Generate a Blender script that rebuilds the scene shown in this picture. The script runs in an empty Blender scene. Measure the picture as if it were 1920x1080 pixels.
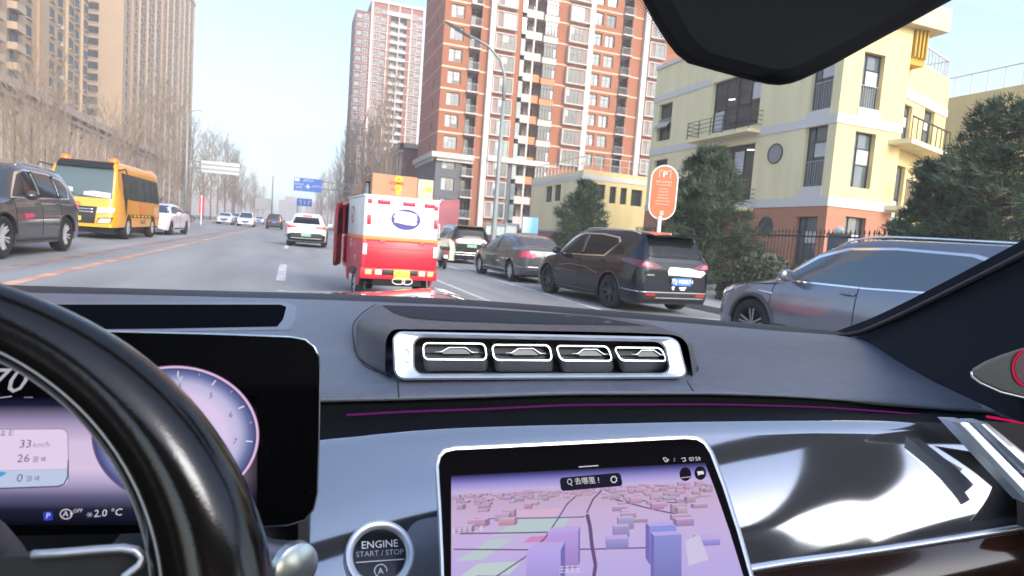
import bpy, bmesh, math, random
import numpy as np
from mathutils import Vector, Matrix
from mathutils.bvhtree import BVHTree
R = math.radians
SC = bpy.context.scene
COL = SC.collection
rnd = random.Random(7)

# ------------------------------------------------------------------ camera
CAM_H = 1.2; FPX = 1150.0
ROLL, PITCH, YAW = R(4.2), R(4.75), R(20.1)
_cy, _sy, _cp, _sp = math.cos(YAW), math.sin(YAW), math.cos(PITCH), math.sin(PITCH)
_f = Vector((_sy*_cp, _cy*_cp, -_sp)); _r = Vector((_cy, -_sy, 0)); _u = _r.cross(_f)
CF = _f; CR = _r*math.cos(ROLL) + _u*math.sin(ROLL); CU = -_r*math.sin(ROLL) + _u*math.cos(ROLL)
EYE = Vector((0, 0, CAM_H))
cd = bpy.data.cameras.new('phone_camera'); cam = bpy.data.objects.new('phone_camera', cd); COL.objects.link(cam)
m3 = Matrix((CR, CU, -CF)).transposed()
cam.matrix_world = Matrix.Translation(EYE) @ m3.to_4x4()
cd.sensor_width = 36.0; cd.lens = FPX/1920*36.0
cd.clip_start = 0.02; cd.clip_end = 3000
cd.dof.use_dof = True; cd.dof.focus_distance = 1.1; cd.dof.aperture_fstop = 11.0
SC.camera = cam

# ------------------------------------------------------------------ sky, sun, exposure
SUN_EL, SUN_AZ = R(29), R(160)          # azimuth clockwise from the road direction (+Y)
w = bpy.data.worlds.new('World'); SC.world = w; w.use_nodes = True
nt = w.node_tree; nt.nodes.clear()
sky = nt.nodes.new('ShaderNodeTexSky'); sky.sky_type = 'NISHITA'; sky.sun_disc = False
sky.sun_elevation = SUN_EL; sky.sun_rotation = SUN_AZ
sky.air_density = 1.0; sky.dust_density = 2.0; sky.ozone_density = 2.0
bg = nt.nodes.new('ShaderNodeBackground'); bg.inputs['Strength'].default_value = 0.125
wo = nt.nodes.new('ShaderNodeOutputWorld')
nt.links.new(sky.outputs[0], bg.inputs['Color']); nt.links.new(bg.outputs[0], wo.inputs['Surface'])
sl = bpy.data.lights.new('sun', 'SUN'); sl.energy = 0.9; sl.angle = R(22); sl.color = (1.0, 0.93, 0.85)
so = bpy.data.objects.new('sun', sl); COL.objects.link(so)
sd = Vector((math.sin(SUN_AZ)*math.cos(SUN_EL), math.cos(SUN_AZ)*math.cos(SUN_EL), math.sin(SUN_EL)))
so.rotation_euler = sd.to_track_quat('Z', 'Y').to_euler()
SC.view_settings.view_transform = 'Standard'; SC.view_settings.look = 'None'
SC.view_settings.gamma = 1.0; SC.view_settings.use_curve_mapping = False
SC.view_settings.exposure = 1.78
SC.render.film_transparent = False
SC.cycles.max_bounces = 6; SC.cycles.transparent_max_bounces = 12
SC.cycles.sample_clamp_indirect = 6.0
SC.cycles.volume_bounces = 1
SC.cycles.use_denoising = True

# ------------------------------------------------------------------ materials
MATS = {}
def mat(name, col, rough=0.6, metal=0.0, var=0.0, scale=8.0, coat=0.0, emit=0.0, spec=0.5, bump=0.0, bscale=None, stretch=None, col2=None, detail=4.0):
    if name in MATS: return MATS[name]
    m = bpy.data.materials.new(name); m.use_nodes = True
    n = m.node_tree.nodes; l = m.node_tree.links; p = n['Principled BSDF']
    p.inputs['Base Color'].default_value = (*col, 1); p.inputs['Roughness'].default_value = rough
    p.inputs['Metallic'].default_value = metal; p.inputs['Specular IOR Level'].default_value = spec
    p.inputs['Coat Weight'].default_value = coat; p.inputs['Coat Roughness'].default_value = 0.04
    if emit:
        p.inputs['Emission Color'].default_value = (*col, 1); p.inputs['Emission Strength'].default_value = emit
    if var or bump or col2:
        tc = n.new('ShaderNodeTexCoord'); mp = n.new('ShaderNodeMapping'); l.new(tc.outputs['Object'], mp.inputs[0])
        if stretch: mp.inputs['Scale'].default_value = stretch
        nz = n.new('ShaderNodeTexNoise'); nz.inputs['Scale'].default_value = scale; nz.inputs['Detail'].default_value = detail
        l.new(mp.outputs[0], nz.inputs['Vector'])
        if var or col2:
            rp = n.new('ShaderNodeValToRGB'); rp.color_ramp.elements[0].position = 0.3; rp.color_ramp.elements[1].position = 0.7
            a = [max(0, c*(1-var)) for c in col]; b = [min(1, c*(1+var)) for c in col] if col2 is None else col2
            rp.color_ramp.elements[0].color = (*a, 1); rp.color_ramp.elements[1].color = (*b, 1)
            l.new(nz.outputs['Fac'], rp.inputs[0]); l.new(rp.outputs[0], p.inputs['Base Color'])
            if emit: l.new(rp.outputs[0], p.inputs['Emission Color'])
        if bump:
            nb = n.new('ShaderNodeTexNoise'); nb.inputs['Scale'].default_value = bscale or scale*4; nb.inputs['Detail'].default_value = 3
            l.new(mp.outputs[0], nb.inputs['Vector'])
            bp = n.new('ShaderNodeBump'); bp.inputs['Strength'].default_value = bump; bp.inputs['Distance'].default_value = 0.01
            l.new(nb.outputs['Fac'], bp.inputs['Height']); l.new(bp.outputs[0], p.inputs['Normal'])
    MATS[name] = m; return m
def emis(name, col, s=1.0):
    if name in MATS: return MATS[name]
    m = bpy.data.materials.new(name); m.use_nodes = True; n = m.node_tree.nodes; n.clear()
    e = n.new('ShaderNodeEmission'); e.inputs[0].default_value = (*col, 1); e.inputs[1].default_value = s
    o = n.new('ShaderNodeOutputMaterial'); m.node_tree.links.new(e.outputs[0], o.inputs[0]); MATS[name] = m; return m
def brick_mat(name, c1, c2, mortar, sc=1.0):
    m = bpy.data.materials.new(name); m.use_nodes = True
    n = m.node_tree.nodes; l = m.node_tree.links; p = n['Principled BSDF']; p.inputs['Roughness'].default_value = 0.85
    tc = n.new('ShaderNodeTexCoord'); sp = n.new('ShaderNodeSeparateXYZ'); cb = n.new('ShaderNodeCombineXYZ'); ad = n.new('ShaderNodeMath')
    l.new(tc.outputs['Object'], sp.inputs[0]); l.new(sp.outputs[0], ad.inputs[0]); l.new(sp.outputs[1], ad.inputs[1])
    l.new(ad.outputs[0], cb.inputs[0]); l.new(sp.outputs[2], cb.inputs[1])
    b = n.new('ShaderNodeTexBrick'); b.inputs['Scale'].default_value = sc; b.inputs['Color1'].default_value = (*c1, 1); b.inputs['Color2'].default_value = (*c2, 1)
    b.inputs['Mortar'].default_value = (*mortar, 1); b.inputs['Mortar Size'].default_value = 0.02
    b.inputs['Brick Width'].default_value = 0.5; b.inputs['Row Height'].default_value = 0.14
    l.new(cb.outputs[0], b.inputs['Vector']); l.new(b.outputs[0], p.inputs['Base Color']); MATS[name] = m; return m

# ------------------------------------------------------------------ object helpers
def tag(o, label=None, cat=None, group=None, kind=None):
    if label: o['label'] = label
    if cat: o['category'] = cat
    if group: o['group'] = group
    if kind: o['kind'] = kind
    return o
def thing(name, label, cat, loc=(0, 0, 0), rz=0.0, group=None):
    o = bpy.data.objects.new(name, None); COL.objects.link(o); o.location = loc; o.rotation_euler = (0, 0, rz)
    o.empty_display_size = 0.2
    return tag(o, label, cat, group)
def children_of(o): return [c for c in o.children]
def copy_tree(o, parent=None):
    c = o.copy(); COL.objects.link(c)
    if parent is not None: c.parent = parent; c.matrix_parent_inverse = o.matrix_parent_inverse.copy()
    for ch in list(o.children): copy_tree(ch, c)
    return c
class MB:
    """collects faces; build() links them as one mesh object"""
    def __init__(s, org=(0, 0, 0)): s.v = []; s.f = []; s.m = []; s.o = Vector(org)
    def add(s, pts, faces, mi=0):
        b = len(s.v); s.v += [tuple(Vector(p)-s.o) for p in pts]
        s.f += [tuple(i+b for i in f) for f in faces]; s.m += [mi]*len(faces); return s
    def poly(s, pts, mi=0): return s.add(pts, [tuple(range(len(pts)))], mi)
    def box(s, c, d, mi=0, rz=0.0, ax=None):
        c = Vector(c); hx, hy, hz = d[0]/2, d[1]/2, d[2]/2
        if ax is None:
            ca, sa = math.cos(rz), math.sin(rz); X, Y, Z = Vector((ca, sa, 0)), Vector((-sa, ca, 0)), Vector((0, 0, 1))
        else: X, Y, Z = ax
        p = [c+X*hx*a+Y*hy*b+Z*hz*e for e in (-1, 1) for a, b in ((-1, -1), (1, -1), (1, 1), (-1, 1))]
        return s.add(p, [(3, 2, 1, 0), (4, 5, 6, 7), (0, 1, 5, 4), (1, 2, 6, 5), (2, 3, 7, 6), (3, 0, 4, 7)], mi)
    def bb(s, x0, x1, y0, y1, z0, z1, mi=0): return s.box(((x0+x1)/2, (y0+y1)/2, (z0+z1)/2), (x1-x0, y1-y0, z1-z0), mi)
    def prism(s, poly, vec, mi=0):
        vec = Vector(vec); a = [Vector(p) for p in poly]; n = len(a)
        s.add(a+[p+vec for p in a], [tuple(range(n-1, -1, -1)), tuple(range(n, 2*n))]+[(i, (i+1) % n, (i+1) % n+n, i+n) for i in range(n)], mi); return s
    def tube(s, path, r, n=6, mi=0, closed=False, flat=None):
        path = [Vector(p) for p in path]; k = len(path); rs = r if isinstance(r, (list, tuple)) else [r]*k
        pts = []; prev = None
        for i, p in enumerate(path):
            a = path[i-1] if (i > 0 or closed) else p; b = path[(i+1) % k] if (i < k-1 or closed) else p
            t = (b-a).normalized() if (b-a).length > 1e-9 else Vector((0, 0, 1))
            if prev is None:
                ref = Vector((0, 0, 1)) if abs(t.z) < 0.9 else Vector((1, 0, 0)); x = t.cross(ref).normalized()
            else:
                x = (prev-t*prev.dot(t)).normalized()
            prev = x; y = t.cross(x)
            for j in range(n):
                an = 2*math.pi*j/n; pts.append(p+(x*math.cos(an)+y*math.sin(an))*rs[i])
        fs = []
        for i in range(k if closed else k-1):
            for j in range(n):
                a0, a1 = i*n, ((i+1) % k)*n; fs.append((a0+j, a0+(j+1) % n, a1+(j+1) % n, a1+j))
        if not closed: fs += [tuple(range(n-1, -1, -1)), tuple(range((k-1)*n, k*n))]
        return s.add(pts, fs, mi)
    def loft(s, rows, mi=0, closed=False):
        n = len(rows[0]); pts = [p for r_ in rows for p in r_]; fs = []
        for i in range(len(rows)-1):
            for j in range(n if closed else n-1):
                k = (j+1) % n; fs.append((i*n+j, i*n+k, (i+1)*n+k, (i+1)*n+j))
        return s.add(pts, fs, mi)
    def lathe(s, c, axis, prof, n=24, mi=0):
        """prof: list of (along axis, radius)"""
        c = Vector(c); t = Vector(axis).normalized(); ref = Vector((0, 0, 1)) if abs(t.z) < 0.9 else Vector((1, 0, 0)); x = t.cross(ref).normalized(); y = t.cross(x)
        rows = [[c+t*h+(x*math.cos(2*math.pi*j/n)+y*math.sin(2*math.pi*j/n))*max(r, 1e-4) for j in range(n)] for h, r in prof]
        return s.loft(rows, mi, closed=True)
    def build(s, name, mats, parent=None, smooth=False, angle=None, fix=True):
        me = bpy.data.meshes.new(name); me.from_pydata(s.v, [], s.f); me.update()
        for m_ in (mats if isinstance(mats, (list, tuple)) else [mats]): me.materials.append(m_)
        if any(s.m): me.polygons.foreach_set('material_index', s.m)
        if fix:
            b = bmesh.new(); b.from_mesh(me); bmesh.ops.recalc_face_normals(b, faces=b.faces); b.to_mesh(me); b.free()
        if smooth:
            me.polygons.foreach_set('use_smooth', [True]*len(me.polygons))
            if angle: me.set_sharp_from_angle(angle=R(angle))
        o = bpy.data.objects.new(name, me); COL.objects.link(o)
        if parent is not None: o.parent = parent
        else: o.location = s.o
        return o
def inst(name, src, parent, loc=(0, 0, 0), rot=(0, 0, 0), sc=(1, 1, 1)):
    o = bpy.data.objects.new(name, src.data if hasattr(src, 'data') else src); COL.objects.link(o); o.parent = parent
    o.location = loc; o.rotation_euler = rot; o.scale = sc; return o
def text_mesh(txt, size, m, M, parent, name='lettering', align='CENTER', shear=0.0, thick=0.0):
    """lettering as a flat mesh; M maps text space (x right, y up, z towards the reader) to parent space"""
    c = bpy.data.curves.new('t', 'FONT'); c.body = txt; c.size = size; c.align_x = align; c.align_y = 'CENTER'; c.shear = shear; c.extrude = thick; c.resolution_u = 2
    o = bpy.data.objects.new('t', c); COL.objects.link(o); bpy.context.view_layer.update()
    me = bpy.data.meshes.new_from_object(o.evaluated_get(bpy.context.evaluated_depsgraph_get()))
    bpy.data.objects.remove(o); bpy.data.curves.remove(c)
    me.materials.clear(); me.materials.append(m); me.transform(M); me.name = name
    ob = bpy.data.objects.new(name, me); COL.objects.link(ob); ob.parent = parent; return ob
def glyphs(n, size, m, M, parent, name='lettering'):
    """writing too small to read in the photo: a few crossing strokes per character"""
    q = random.Random(n*31+int(size*1e4)); b = MB(); s = size*.86; t = size*.055
    def st(x0, y0, x1, y1): b.add([(min(x0, x1)-t, min(y0, y1)-t, 0), (max(x0, x1)+t, min(y0, y1)-t, 0), (max(x0, x1)+t, max(y0, y1)+t, 0), (min(x0, x1)-t, max(y0, y1)+t, 0)], [(0, 1, 2, 3)])
    for k in range(n):
        x = (k-n/2)*size; w_ = s*.8
        for y in sorted(q.sample([-.38, -.2, 0, .2, .38], 3)): a = q.uniform(0, .2); st(x+w_*a, y*s, x+w_*(1-q.uniform(0, .2)), y*s)
        u = q.choice([.3, .5, .7]); st(x+w_*u, -.4*s, x+w_*u, .42*s)
        if q.random() < .6: u = q.choice([.1, .9]); st(x+w_*u, -.35*s, x+w_*u, .3*s)
    o = b.build(name, m, None, fix=False); o.data.transform(M); o.parent = parent; o.location = (0, 0, 0); return o
def frame_matrix(o, x, y, z):
    M = Matrix((x, y, z)).transposed().to_4x4(); M.translation = Vector(o); return M

# ------------------------------------------------------------------ survey helpers: a sight line met with a real plane gives a point of the place
def ray(px, py): return CF+CR*((px-960)/FPX)+CU*((540-py)/FPX)
def at_y(px, py, Y): d = ray(px, py); return EYE+d*(Y/d.y)
def at_x(px, py, X): d = ray(px, py); return EYE+d*(X/d.x)
def at_z(px, py, Z): d = ray(px, py); return EYE+d*((Z-CAM_H)/d.z)
CROSS = 0.022
def gz(x): return -CROSS*max(-9.0, min(9.0, x))
def pchip(pts):
    xs = np.array([p[0] for p in pts], float); ys = np.array([p[1] for p in pts], float); h = np.diff(xs); d = np.diff(ys)/h
    m = np.zeros(len(xs)); m[0] = d[0]; m[-1] = d[-1]
    for i in range(1, len(xs)-1):
        if d[i-1]*d[i] > 0:
            w1 = 2*h[i]+h[i-1]; w2 = h[i]+2*h[i-1]; m[i] = (w1+w2)/(w1/d[i-1]+w2/d[i])
    def f(x):
        x = min(max(x, xs[0]), xs[-1]); i = min(int(np.searchsorted(xs, x, side='right')-1), len(h)-1); t = (x-xs[i])/h[i]
        return float((2*t**3-3*t*t+1)*ys[i]+(t**3-2*t*t+t)*h[i]*m[i]+(-2*t**3+3*t*t)*ys[i+1]+(t**3-t*t)*h[i]*m[i+1])
    return f
# ================================================================== the ground
M_asph = mat('asphalt', (0.26, 0.26, 0.262), 0.75, var=0.20, scale=.9, bump=0.25, bscale=60, stretch=(1, .12, 1), detail=8)
M_white = mat('road_paint_white', (0.52, 0.52, 0.52), 0.75, var=0.35, scale=3, detail=8)
M_yell = mat('road_paint_orange', (0.52, 0.30, 0.21), 0.75, var=0.35, scale=1.5, detail=8)
M_pave = mat('pavement_slabs', (0.34, 0.32, 0.31), 0.85, var=0.15, scale=2)
M_kerb = mat('kerb_stone', (0.36, 0.35, 0.34), 0.85, var=0.12, scale=3)
def strip(name, x0, x1, y0, y1, dz, m, n=1):
    b = MB(); xs = [x0+(x1-x0)*i/n for i in range(n+1)]
    b.loft([[(x, y0, gz(x)+dz) for x in xs], [(x, y1, gz(x)+dz) for x in xs]])
    return b.build(name, m)
b = MB(); xs = [-1500, -9, -6, -3, 0, 3, 6, 9, 1500]; b.loft([[(x, y, gz(x)-0.012) for x in xs] for y in (-300, 0, 60, 300, 2600)])
tag(b.build('ground', mat('dry_soil', (0.20, 0.17, 0.14), 0.95, var=0.2, scale=0.4)), kind='structure')
tag(strip('road', -9.0, 9.2, -60, 900, 0.0, M_asph, 6), kind='structure')
def pavement(name, x0, x1, y0, y1):
    b = MB(); z = gz((x0+x1)/2 if abs(x0) < 9 else x0); b.bb(x0, x1, y0, y1, z-0.05, z+0.12); return tag(b.build(name, M_pave), kind='structure')
pavement('pavement_east', 9.35, 16.0, -40, 700); pavement('pavement_west', -15.0, -9.15, -40, 700)
for nm, x in (('kerb_east', 9.2), ('kerb_west', -9.15)):
    b = MB(); b.bb(x, x+0.15, -40, 700, gz(x)-0.05, gz(x)+0.135); tag(b.build(nm, M_kerb), kind='structure')
b = MB()
def mark(x0, x1, y0, y1): b.add([(x0, y0, gz(x0)+.004), (x1, y0, gz(x1)+.004), (x1, y1, gz(x1)+.004), (x0, y1, gz(x0)+.004)], [(0, 1, 2, 3)])
for k in range(-3, 40): mark(-0.24, -0.06, 12.9+k*15, 17.8+k*15)
for k in range(-6, 36):                                  # parking bays by the east kerb
    y = 10.2+k*6.1; mark(5.98, 9.0, y, y+.13)
mark(5.84, 5.98, -30, 230); mark(3.62, 3.74, -30, 400)
tag(b.build('lane_marking', M_white), kind='structure')
b = MB(); mark(-3.62, -3.44, -30, 600)
tag(b.build('centre_line', M_yell), kind='structure')
b = MB(); mark(-4.45, -4.2, -30, 600)
tag(b.build('worn_centre_line', mat('road_paint_worn', (0.28, 0.2, 0.18), 0.8, var=0.3, scale=2)), kind='structure')

# ================================================================== vehicles
M_tyre = mat('tyre_rubber', (0.018, 0.018, 0.019), 0.8)
M_rim = mat('rim_silver', (0.62, 0.63, 0.65), 0.32, metal=0.45)
M_rimd = mat('rim_dark', (0.09, 0.09, 0.10), 0.3, metal=0.7)
M_chrome = mat('chrome', (0.82, 0.83, 0.85), 0.12, metal=1.0)
M_black = mat('black_plastic', (0.012, 0.012, 0.013), 0.45)
M_gloss = mat('gloss_black', (0.008, 0.008, 0.010), 0.08, coat=0.6)
M_glass = mat('tinted_glass', (0.010, 0.012, 0.015), 0.08, spec=0.35)
M_glassb = mat('windscreen_glass', (0.03, 0.045, 0.06), 0.06, spec=0.9)
M_red = mat('tail_lamp_red', (0.35, 0.012, 0.02), 0.15, coat=0.5)
M_redlit = mat('lit_brake_lamp', (0.9, 0.05, 0.04), 0.3, emit=0.36)
M_lamp = mat('lamp_clear', (0.75, 0.76, 0.78), 0.15, coat=0.5)
M_lamplit = mat('lit_head_lamp', (1.0, 0.98, 0.93), 0.3, emit=1.2)
M_seam = mat('panel_gap', (0.006, 0.006, 0.007), 0.6)
M_plateb = mat('plate_blue', (0.06, 0.19, 0.72), 0.4)
M_plateg = mat('plate_green', (0.22, 0.42, 0.30), 0.5)
M_plateW = mat('plate_white', (0.8, 0.8, 0.8), 0.4)
M_platey = mat('plate_yellow', (0.8, 0.5, 0.04), 0.4)
def paint(name, c, metal=0.35, rough=0.28): return mat('paint_'+name, c, rough, metal=metal, coat=0.9)

def wheel_meshes(Rw, wd, key, rimm, spokes=5):
    k = 'wheel_%s' % key
    if k in bpy.data.meshes: return bpy.data.meshes[k], bpy.data.meshes[k+'_rim']
    b = MB(); h = wd/2
    b.lathe((0, 0, 0), (1, 0, 0), [(-h*.8, Rw*.64), (-h, Rw*.72), (-h, Rw*.9), (-h*.75, Rw*.985), (0, Rw), (h*.75, Rw*.985), (h, Rw*.9), (h, Rw*.72), (h*.8, Rw*.64)], 28)
    t = b.build('wheel', M_tyre, smooth=True, angle=40); t.data.name = k
    c = MB(); rr = Rw*.66
    c.lathe((0, 0, 0), (1, 0, 0), [(-h*.9, rr), (-h*.98, rr*.97), (-h*.8, rr*.9), (-h*.2, rr*.86), (-h*.15, 0)], 28, 1)
    c.lathe((0, 0, 0), (1, 0, 0), [(-h*.72, 0), (-h*.74, rr*.18), (-h*.5, rr*.22)], 14, 0)
    for i in range(spokes):
        a = 2*math.pi*i/spokes+.3; d = Vector((0, math.cos(a), math.sin(a))); e = Vector((0, -math.sin(a), math.cos(a)))
        for s in (-1, 1):
            p0 = d*rr*.12+e*s*rr*.05; p1 = d*rr*.93+e*s*rr*.16
            c.add([p0+Vector((-h*.72, 0, 0))-e*rr*.05, p0+Vector((-h*.72, 0, 0))+e*rr*.05, p1+Vector((-h*.88, 0, 0))+e*rr*.06, p1+Vector((-h*.88, 0, 0))-e*rr*.06,
                   p0+Vector((-h*.45, 0, 0))-e*rr*.05, p0+Vector((-h*.45, 0, 0))+e*rr*.05, p1+Vector((-h*.6, 0, 0))+e*rr*.06, p1+Vector((-h*.6, 0, 0))-e*rr*.06],
                  [(0, 1, 2, 3), (0, 4, 5, 1), (1, 5, 6, 2), (2, 6, 7, 3), (3, 7, 4, 0)], 0)
    # whole rim shows on the outer (-x) face
    rmo = c.build('rim', [rimm, M_black], smooth=True, angle=30); rmo.data.name = k+'_rim'
    mt, mr = t.data, rmo.data; bpy.data.objects.remove(t); bpy.data.objects.remove(rmo)
    return mt, mr

class Car:
    def __init__(s, name, label, cat, S, loc, rz, pm, group=None, scale=1.0):
        s.S = S; s.root = thing(name, label, cat, loc, rz, group); s.root.scale = (scale,)*3; s.pm = pm
        L, W = S['L'], S['W']; top = pchip(S['top']); belt = pchip(S['belt']); rw = pchip(S['roofw'])
        plan = pchip([(-L/2, .80), (-L/2+.06, .90), (-L/2+.22, .965), (-L/2+.7, 1.0), (0, 1.0), (L/2-.9, 1.0), (L/2-.35, .93), (L/2-.1, .80), (L/2, .62)] if 'plan' not in S else S['plan'])
        und = pchip([(-L/2, S.get('tailz', .42)), (-L/2+.12, S.get('tailz', .42)-.12), (-L/2+.7, .24), (0, .22), (L/2-.6, .22), (L/2-.1, .26), (L/2, .38)] if 'und' not in S else S['und'])
        Rw = S['Rw']; Ra = Rw*1.13; s.top = top
        ys = sorted(set([round(-L/2+i*L/92, 4) for i in range(93)]+[-L/2+.015, -L/2+.03, L/2-.015, L/2-.03]))
        rows = []
        bul = S.get('bulge', [(0, .955), (.15, .985), (.45, 1.0), (.8, .975), (1, .935)]); bul = pchip(bul)
        for y in ys:
            zb = und(y)
            for yw in S['axles']:
                if abs(y-yw) < Ra: zb = max(zb, Rw+math.sqrt(Ra*Ra-(y-yw)**2))
            zt = top(y); zbe = min(belt(y), zt-.035); zb = min(zb, zbe-.04); wy = W/2*plan(y)
            ru = min(rw(y)*W/2, wy*.9); h = [(0, zb), (wy*.5, zb), (wy*.9, zb)]
            for i in range(10):
                z = zb+(zbe-zb)*i/9; q = max(0, min(1, (z-.25)/(zbe-.25))); h.append((wy*bul(q), z))
            w0 = wy*bul(1); ze = zt-min(.07, (zt-zbe)*.5)
            for i in range(1, 7):
                t = i/6; h.append((w0+(ru-w0)*(t+.10*math.sin(math.pi*t)*(-1)), zbe+(ze-zbe)*t))
            h += [(ru*.965, zt-(zt-ze)*.55), (ru*.90, zt-(zt-ze)*.25), (ru*.75, zt-(zt-ze)*.08), (ru*.4, zt), (0, zt+.004)]
            ring = [(-x, y, z) for x, z in h]+[(x, y, z) for x, z in reversed(h[1:-1])]
            rows.append(ring)
        b = MB(); b.loft(rows, 0, closed=True); n = len(rows[0])
        for rr_, in ((rows[0],), (rows[-1],)):
            c = Vector((0, rr_[0][1], (rr_[0][2]+rr_[len(rr_)//2][2])/2)); b.add(rr_+[c], [(i, (i+1) % n, n) for i in range(n)])
        s.body = b.build('body', pm, s.root, smooth=True, angle=50)
        s.bvh = BVHTree.FromPolygons([Vector(v) for v in b.v], b.f)
        ub = MB(); ub.bb(-W*.40, W*.40, -L/2+.35, L/2-.35, .2, .62); ub.build('underbody', M_black, s.root)
    def hit(s, ax, u, v):
        L, W = s.S['L'], s.S['W']
        o, d = {'L': ((-W*2, u, v), (1, 0, 0)), 'R': ((W*2, u, v), (-1, 0, 0)), 'B': ((u, -L*2, v), (0, 1, 0)), 'F': ((u, L*2, v), (0, -1, 0)), 'T': ((u, v, 6), (0, 0, -1))}[ax]
        p, nrm, i, dist = s.bvh.ray_cast(Vector(o), Vector(d))
        if p is None:
            q = {'L': (-W/2, u, v), 'R': (W/2, u, v), 'B': (u, -L/2, v), 'F': (u, L/2, v), 'T': (u, v, 1.5)}[ax]
            p, nrm, i, dist = s.bvh.find_nearest(Vector(q))
        return p, Vector(d)
    def patch(s, name, ax, poly, m, off=.006, step=.07, parent=None, thick=0.0):
        bm = bmesh.new(); f = bm.faces.new([bm.verts.new((u, v, 0)) for u, v in poly])
        us = [p[0] for p in poly]; vs = [p[1] for p in poly]
        for k, (lo, hi) in enumerate(((min(us), max(us)), (min(vs), max(vs)))):
            c = lo+step
            while c < hi-1e-4:
                no = (1, 0, 0) if k == 0 else (0, 1, 0); co = (c, 0, 0) if k == 0 else (0, c, 0)
                bmesh.ops.bisect_plane(bm, geom=bm.verts[:]+bm.edges[:]+bm.faces[:], plane_co=co, plane_no=no); c += step
        bmesh.ops.triangulate(bm, faces=bm.faces)
        for v in bm.verts:
            p, d = s.hit(ax, v.co.x, v.co.y); v.co = p-d*off
        if thick:
            dd = {'L': (1, 0, 0), 'R': (-1, 0, 0), 'B': (0, 1, 0), 'F': (0, -1, 0), 'T': (0, 0, -1)}[ax]
            ex = bmesh.ops.extrude_face_region(bm, geom=bm.faces[:]); bmesh.ops.translate(bm, verts=[e for e in ex['geom'] if isinstance(e, bmesh.types.BMVert)], vec=-Vector(dd)*thick)
        bmesh.ops.recalc_face_normals(bm, faces=bm.faces)
        out = {'L': Vector((-1, 0, 0)), 'R': Vector((1, 0, 0)), 'B': Vector((0, -1, 0)), 'F': Vector((0, 1, 0)), 'T': Vector((0, 0, 1))}[ax]
        if not thick:
            for f in bm.faces:
                if f.normal.dot(out) < 0: f.normal_flip()
        me = bpy.data.meshes.new(name); bm.to_mesh(me); bm.free(); me.materials.append(m)
        me.polygons.foreach_set('use_smooth', [True]*len(me.polygons))
        if thick: me.set_sharp_from_angle(angle=R(40))
        o = bpy.data.objects.new(name, me); COL.objects.link(o); o.parent = parent or s.root; return o
    def both(s, name, poly, m, off=.006, **k):
        return [s.patch(name, a, poly, m, off, **k) for a in 'LR']
    def line(s, name, ax, pts, wd, m, off=.008, parent=None):
        """thin strip that follows the body along a polyline"""
        q = []
        for (a, b_) in zip(pts[:-1], pts[1:]):
            n = max(2, int(math.dist(a, b_)/.06))
            q += [(a[0]+(b_[0]-a[0])*i/n, a[1]+(b_[1]-a[1])*i/n) for i in range(n)]
        q.append(pts[-1]); b = MB(); b.tube([s.hit(ax, u, v)[0]-s.hit(ax, u, v)[1]*off*.3 for u, v in q], wd/2, 5)
        return b.build(name, m, parent or s.root, smooth=True)
    def wheels(s, rimm, spokes=5, key=None, wd=.24):
        S = s.S; mt, mr = wheel_meshes(S['Rw'], wd, key or '%s_%.3f_%d' % (rimm.name, S['Rw'], spokes), rimm, spokes)
        for yw in S['axles']:
            for sx in (-1, 1):
                o = bpy.data.objects.new('wheel', mt); COL.objects.link(o); o.parent = s.root; o.location = (sx*(S['W']/2-wd/2-.015), yw, S['Rw'])
                if sx > 0: o.rotation_euler = (0, 0, math.pi)
                r_ = bpy.data.objects.new('rim', mr); COL.objects.link(r_); r_.parent = o
    def box(s, name, x0, x1, y0, y1, z0, z1, m, parent=None, bev=0.0):
        b = MB(); b.bb(x0, x1, y0, y1, z0, z1); o = b.build(name, m, parent or s.root)
        if bev:
            bm = bmesh.new(); bm.from_mesh(o.data); bmesh.ops.bevel(bm, geom=bm.edges[:], offset=bev, segments=2, affect='EDGES', profile=.5); bm.to_mesh(o.data); bm.free()
            o.data.polygons.foreach_set('use_smooth', [True]*len(o.data.polygons)); o.data.set_sharp_from_angle(angle=R(50))
        return o
    def mirrors(s, y, z, m, x=None):
        for sx in (-1, 1):
            b = MB(); X = (x or s.S['W']/2)
            b.lathe((sx*(X+.10), y-.02, z), (0, 1, 0), [(-.055, 0), (-.055, .06), (-.03, .085), (.02, .08), (.07, .05), (.09, 0)], 12)
            for i, v in enumerate(b.v): b.v[i] = (sx*(X+.10)+(v[0]-sx*(X+.10))*1.35, v[1], v[2]) if True else v
            b.bb(min(sx*(X-.08), sx*(X+.06)), max(sx*(X-.08), sx*(X+.06)), y-.02, y+.03, z-.075, z-.045)
            b.build('mirror', m, s.root, smooth=True, angle=40)
    def plate(s, ax, y, z, m, txt=None, w=.44, h=.14, x=0.0, tm=None):
        sg = -1 if ax == 'B' else 1
        o = s.box('number_plate', x-w/2, x+w/2, min(y, y+sg*.012), max(y, y+sg*.012), z-h/2, z+h/2, m)
        if txt:
            X = Vector((-sg, 0, 0)); M = frame_matrix((x, y+sg*.014, z), X, Vector((0, 0, 1)), Vector((0, sg, 0)))
            text_mesh(txt, h*.82, tm or M_plateW, M, o)
        return o
    def rails(s, x, y0, y1, m, dz=.035):
        for sx in (-1, 1):
            n = 14; pts = []
            for i in range(n+1):
                y = y0+(y1-y0)*i/n; e = min(1, min(i, n-i)/1.5); p, d = s.hit('T', sx*x, y); pts.append((sx*x, y, p.z+dz*e))
            b = MB(); b.tube(pts, .014, 6); b.build('roof_rail', m, s.root, smooth=True)

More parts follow.
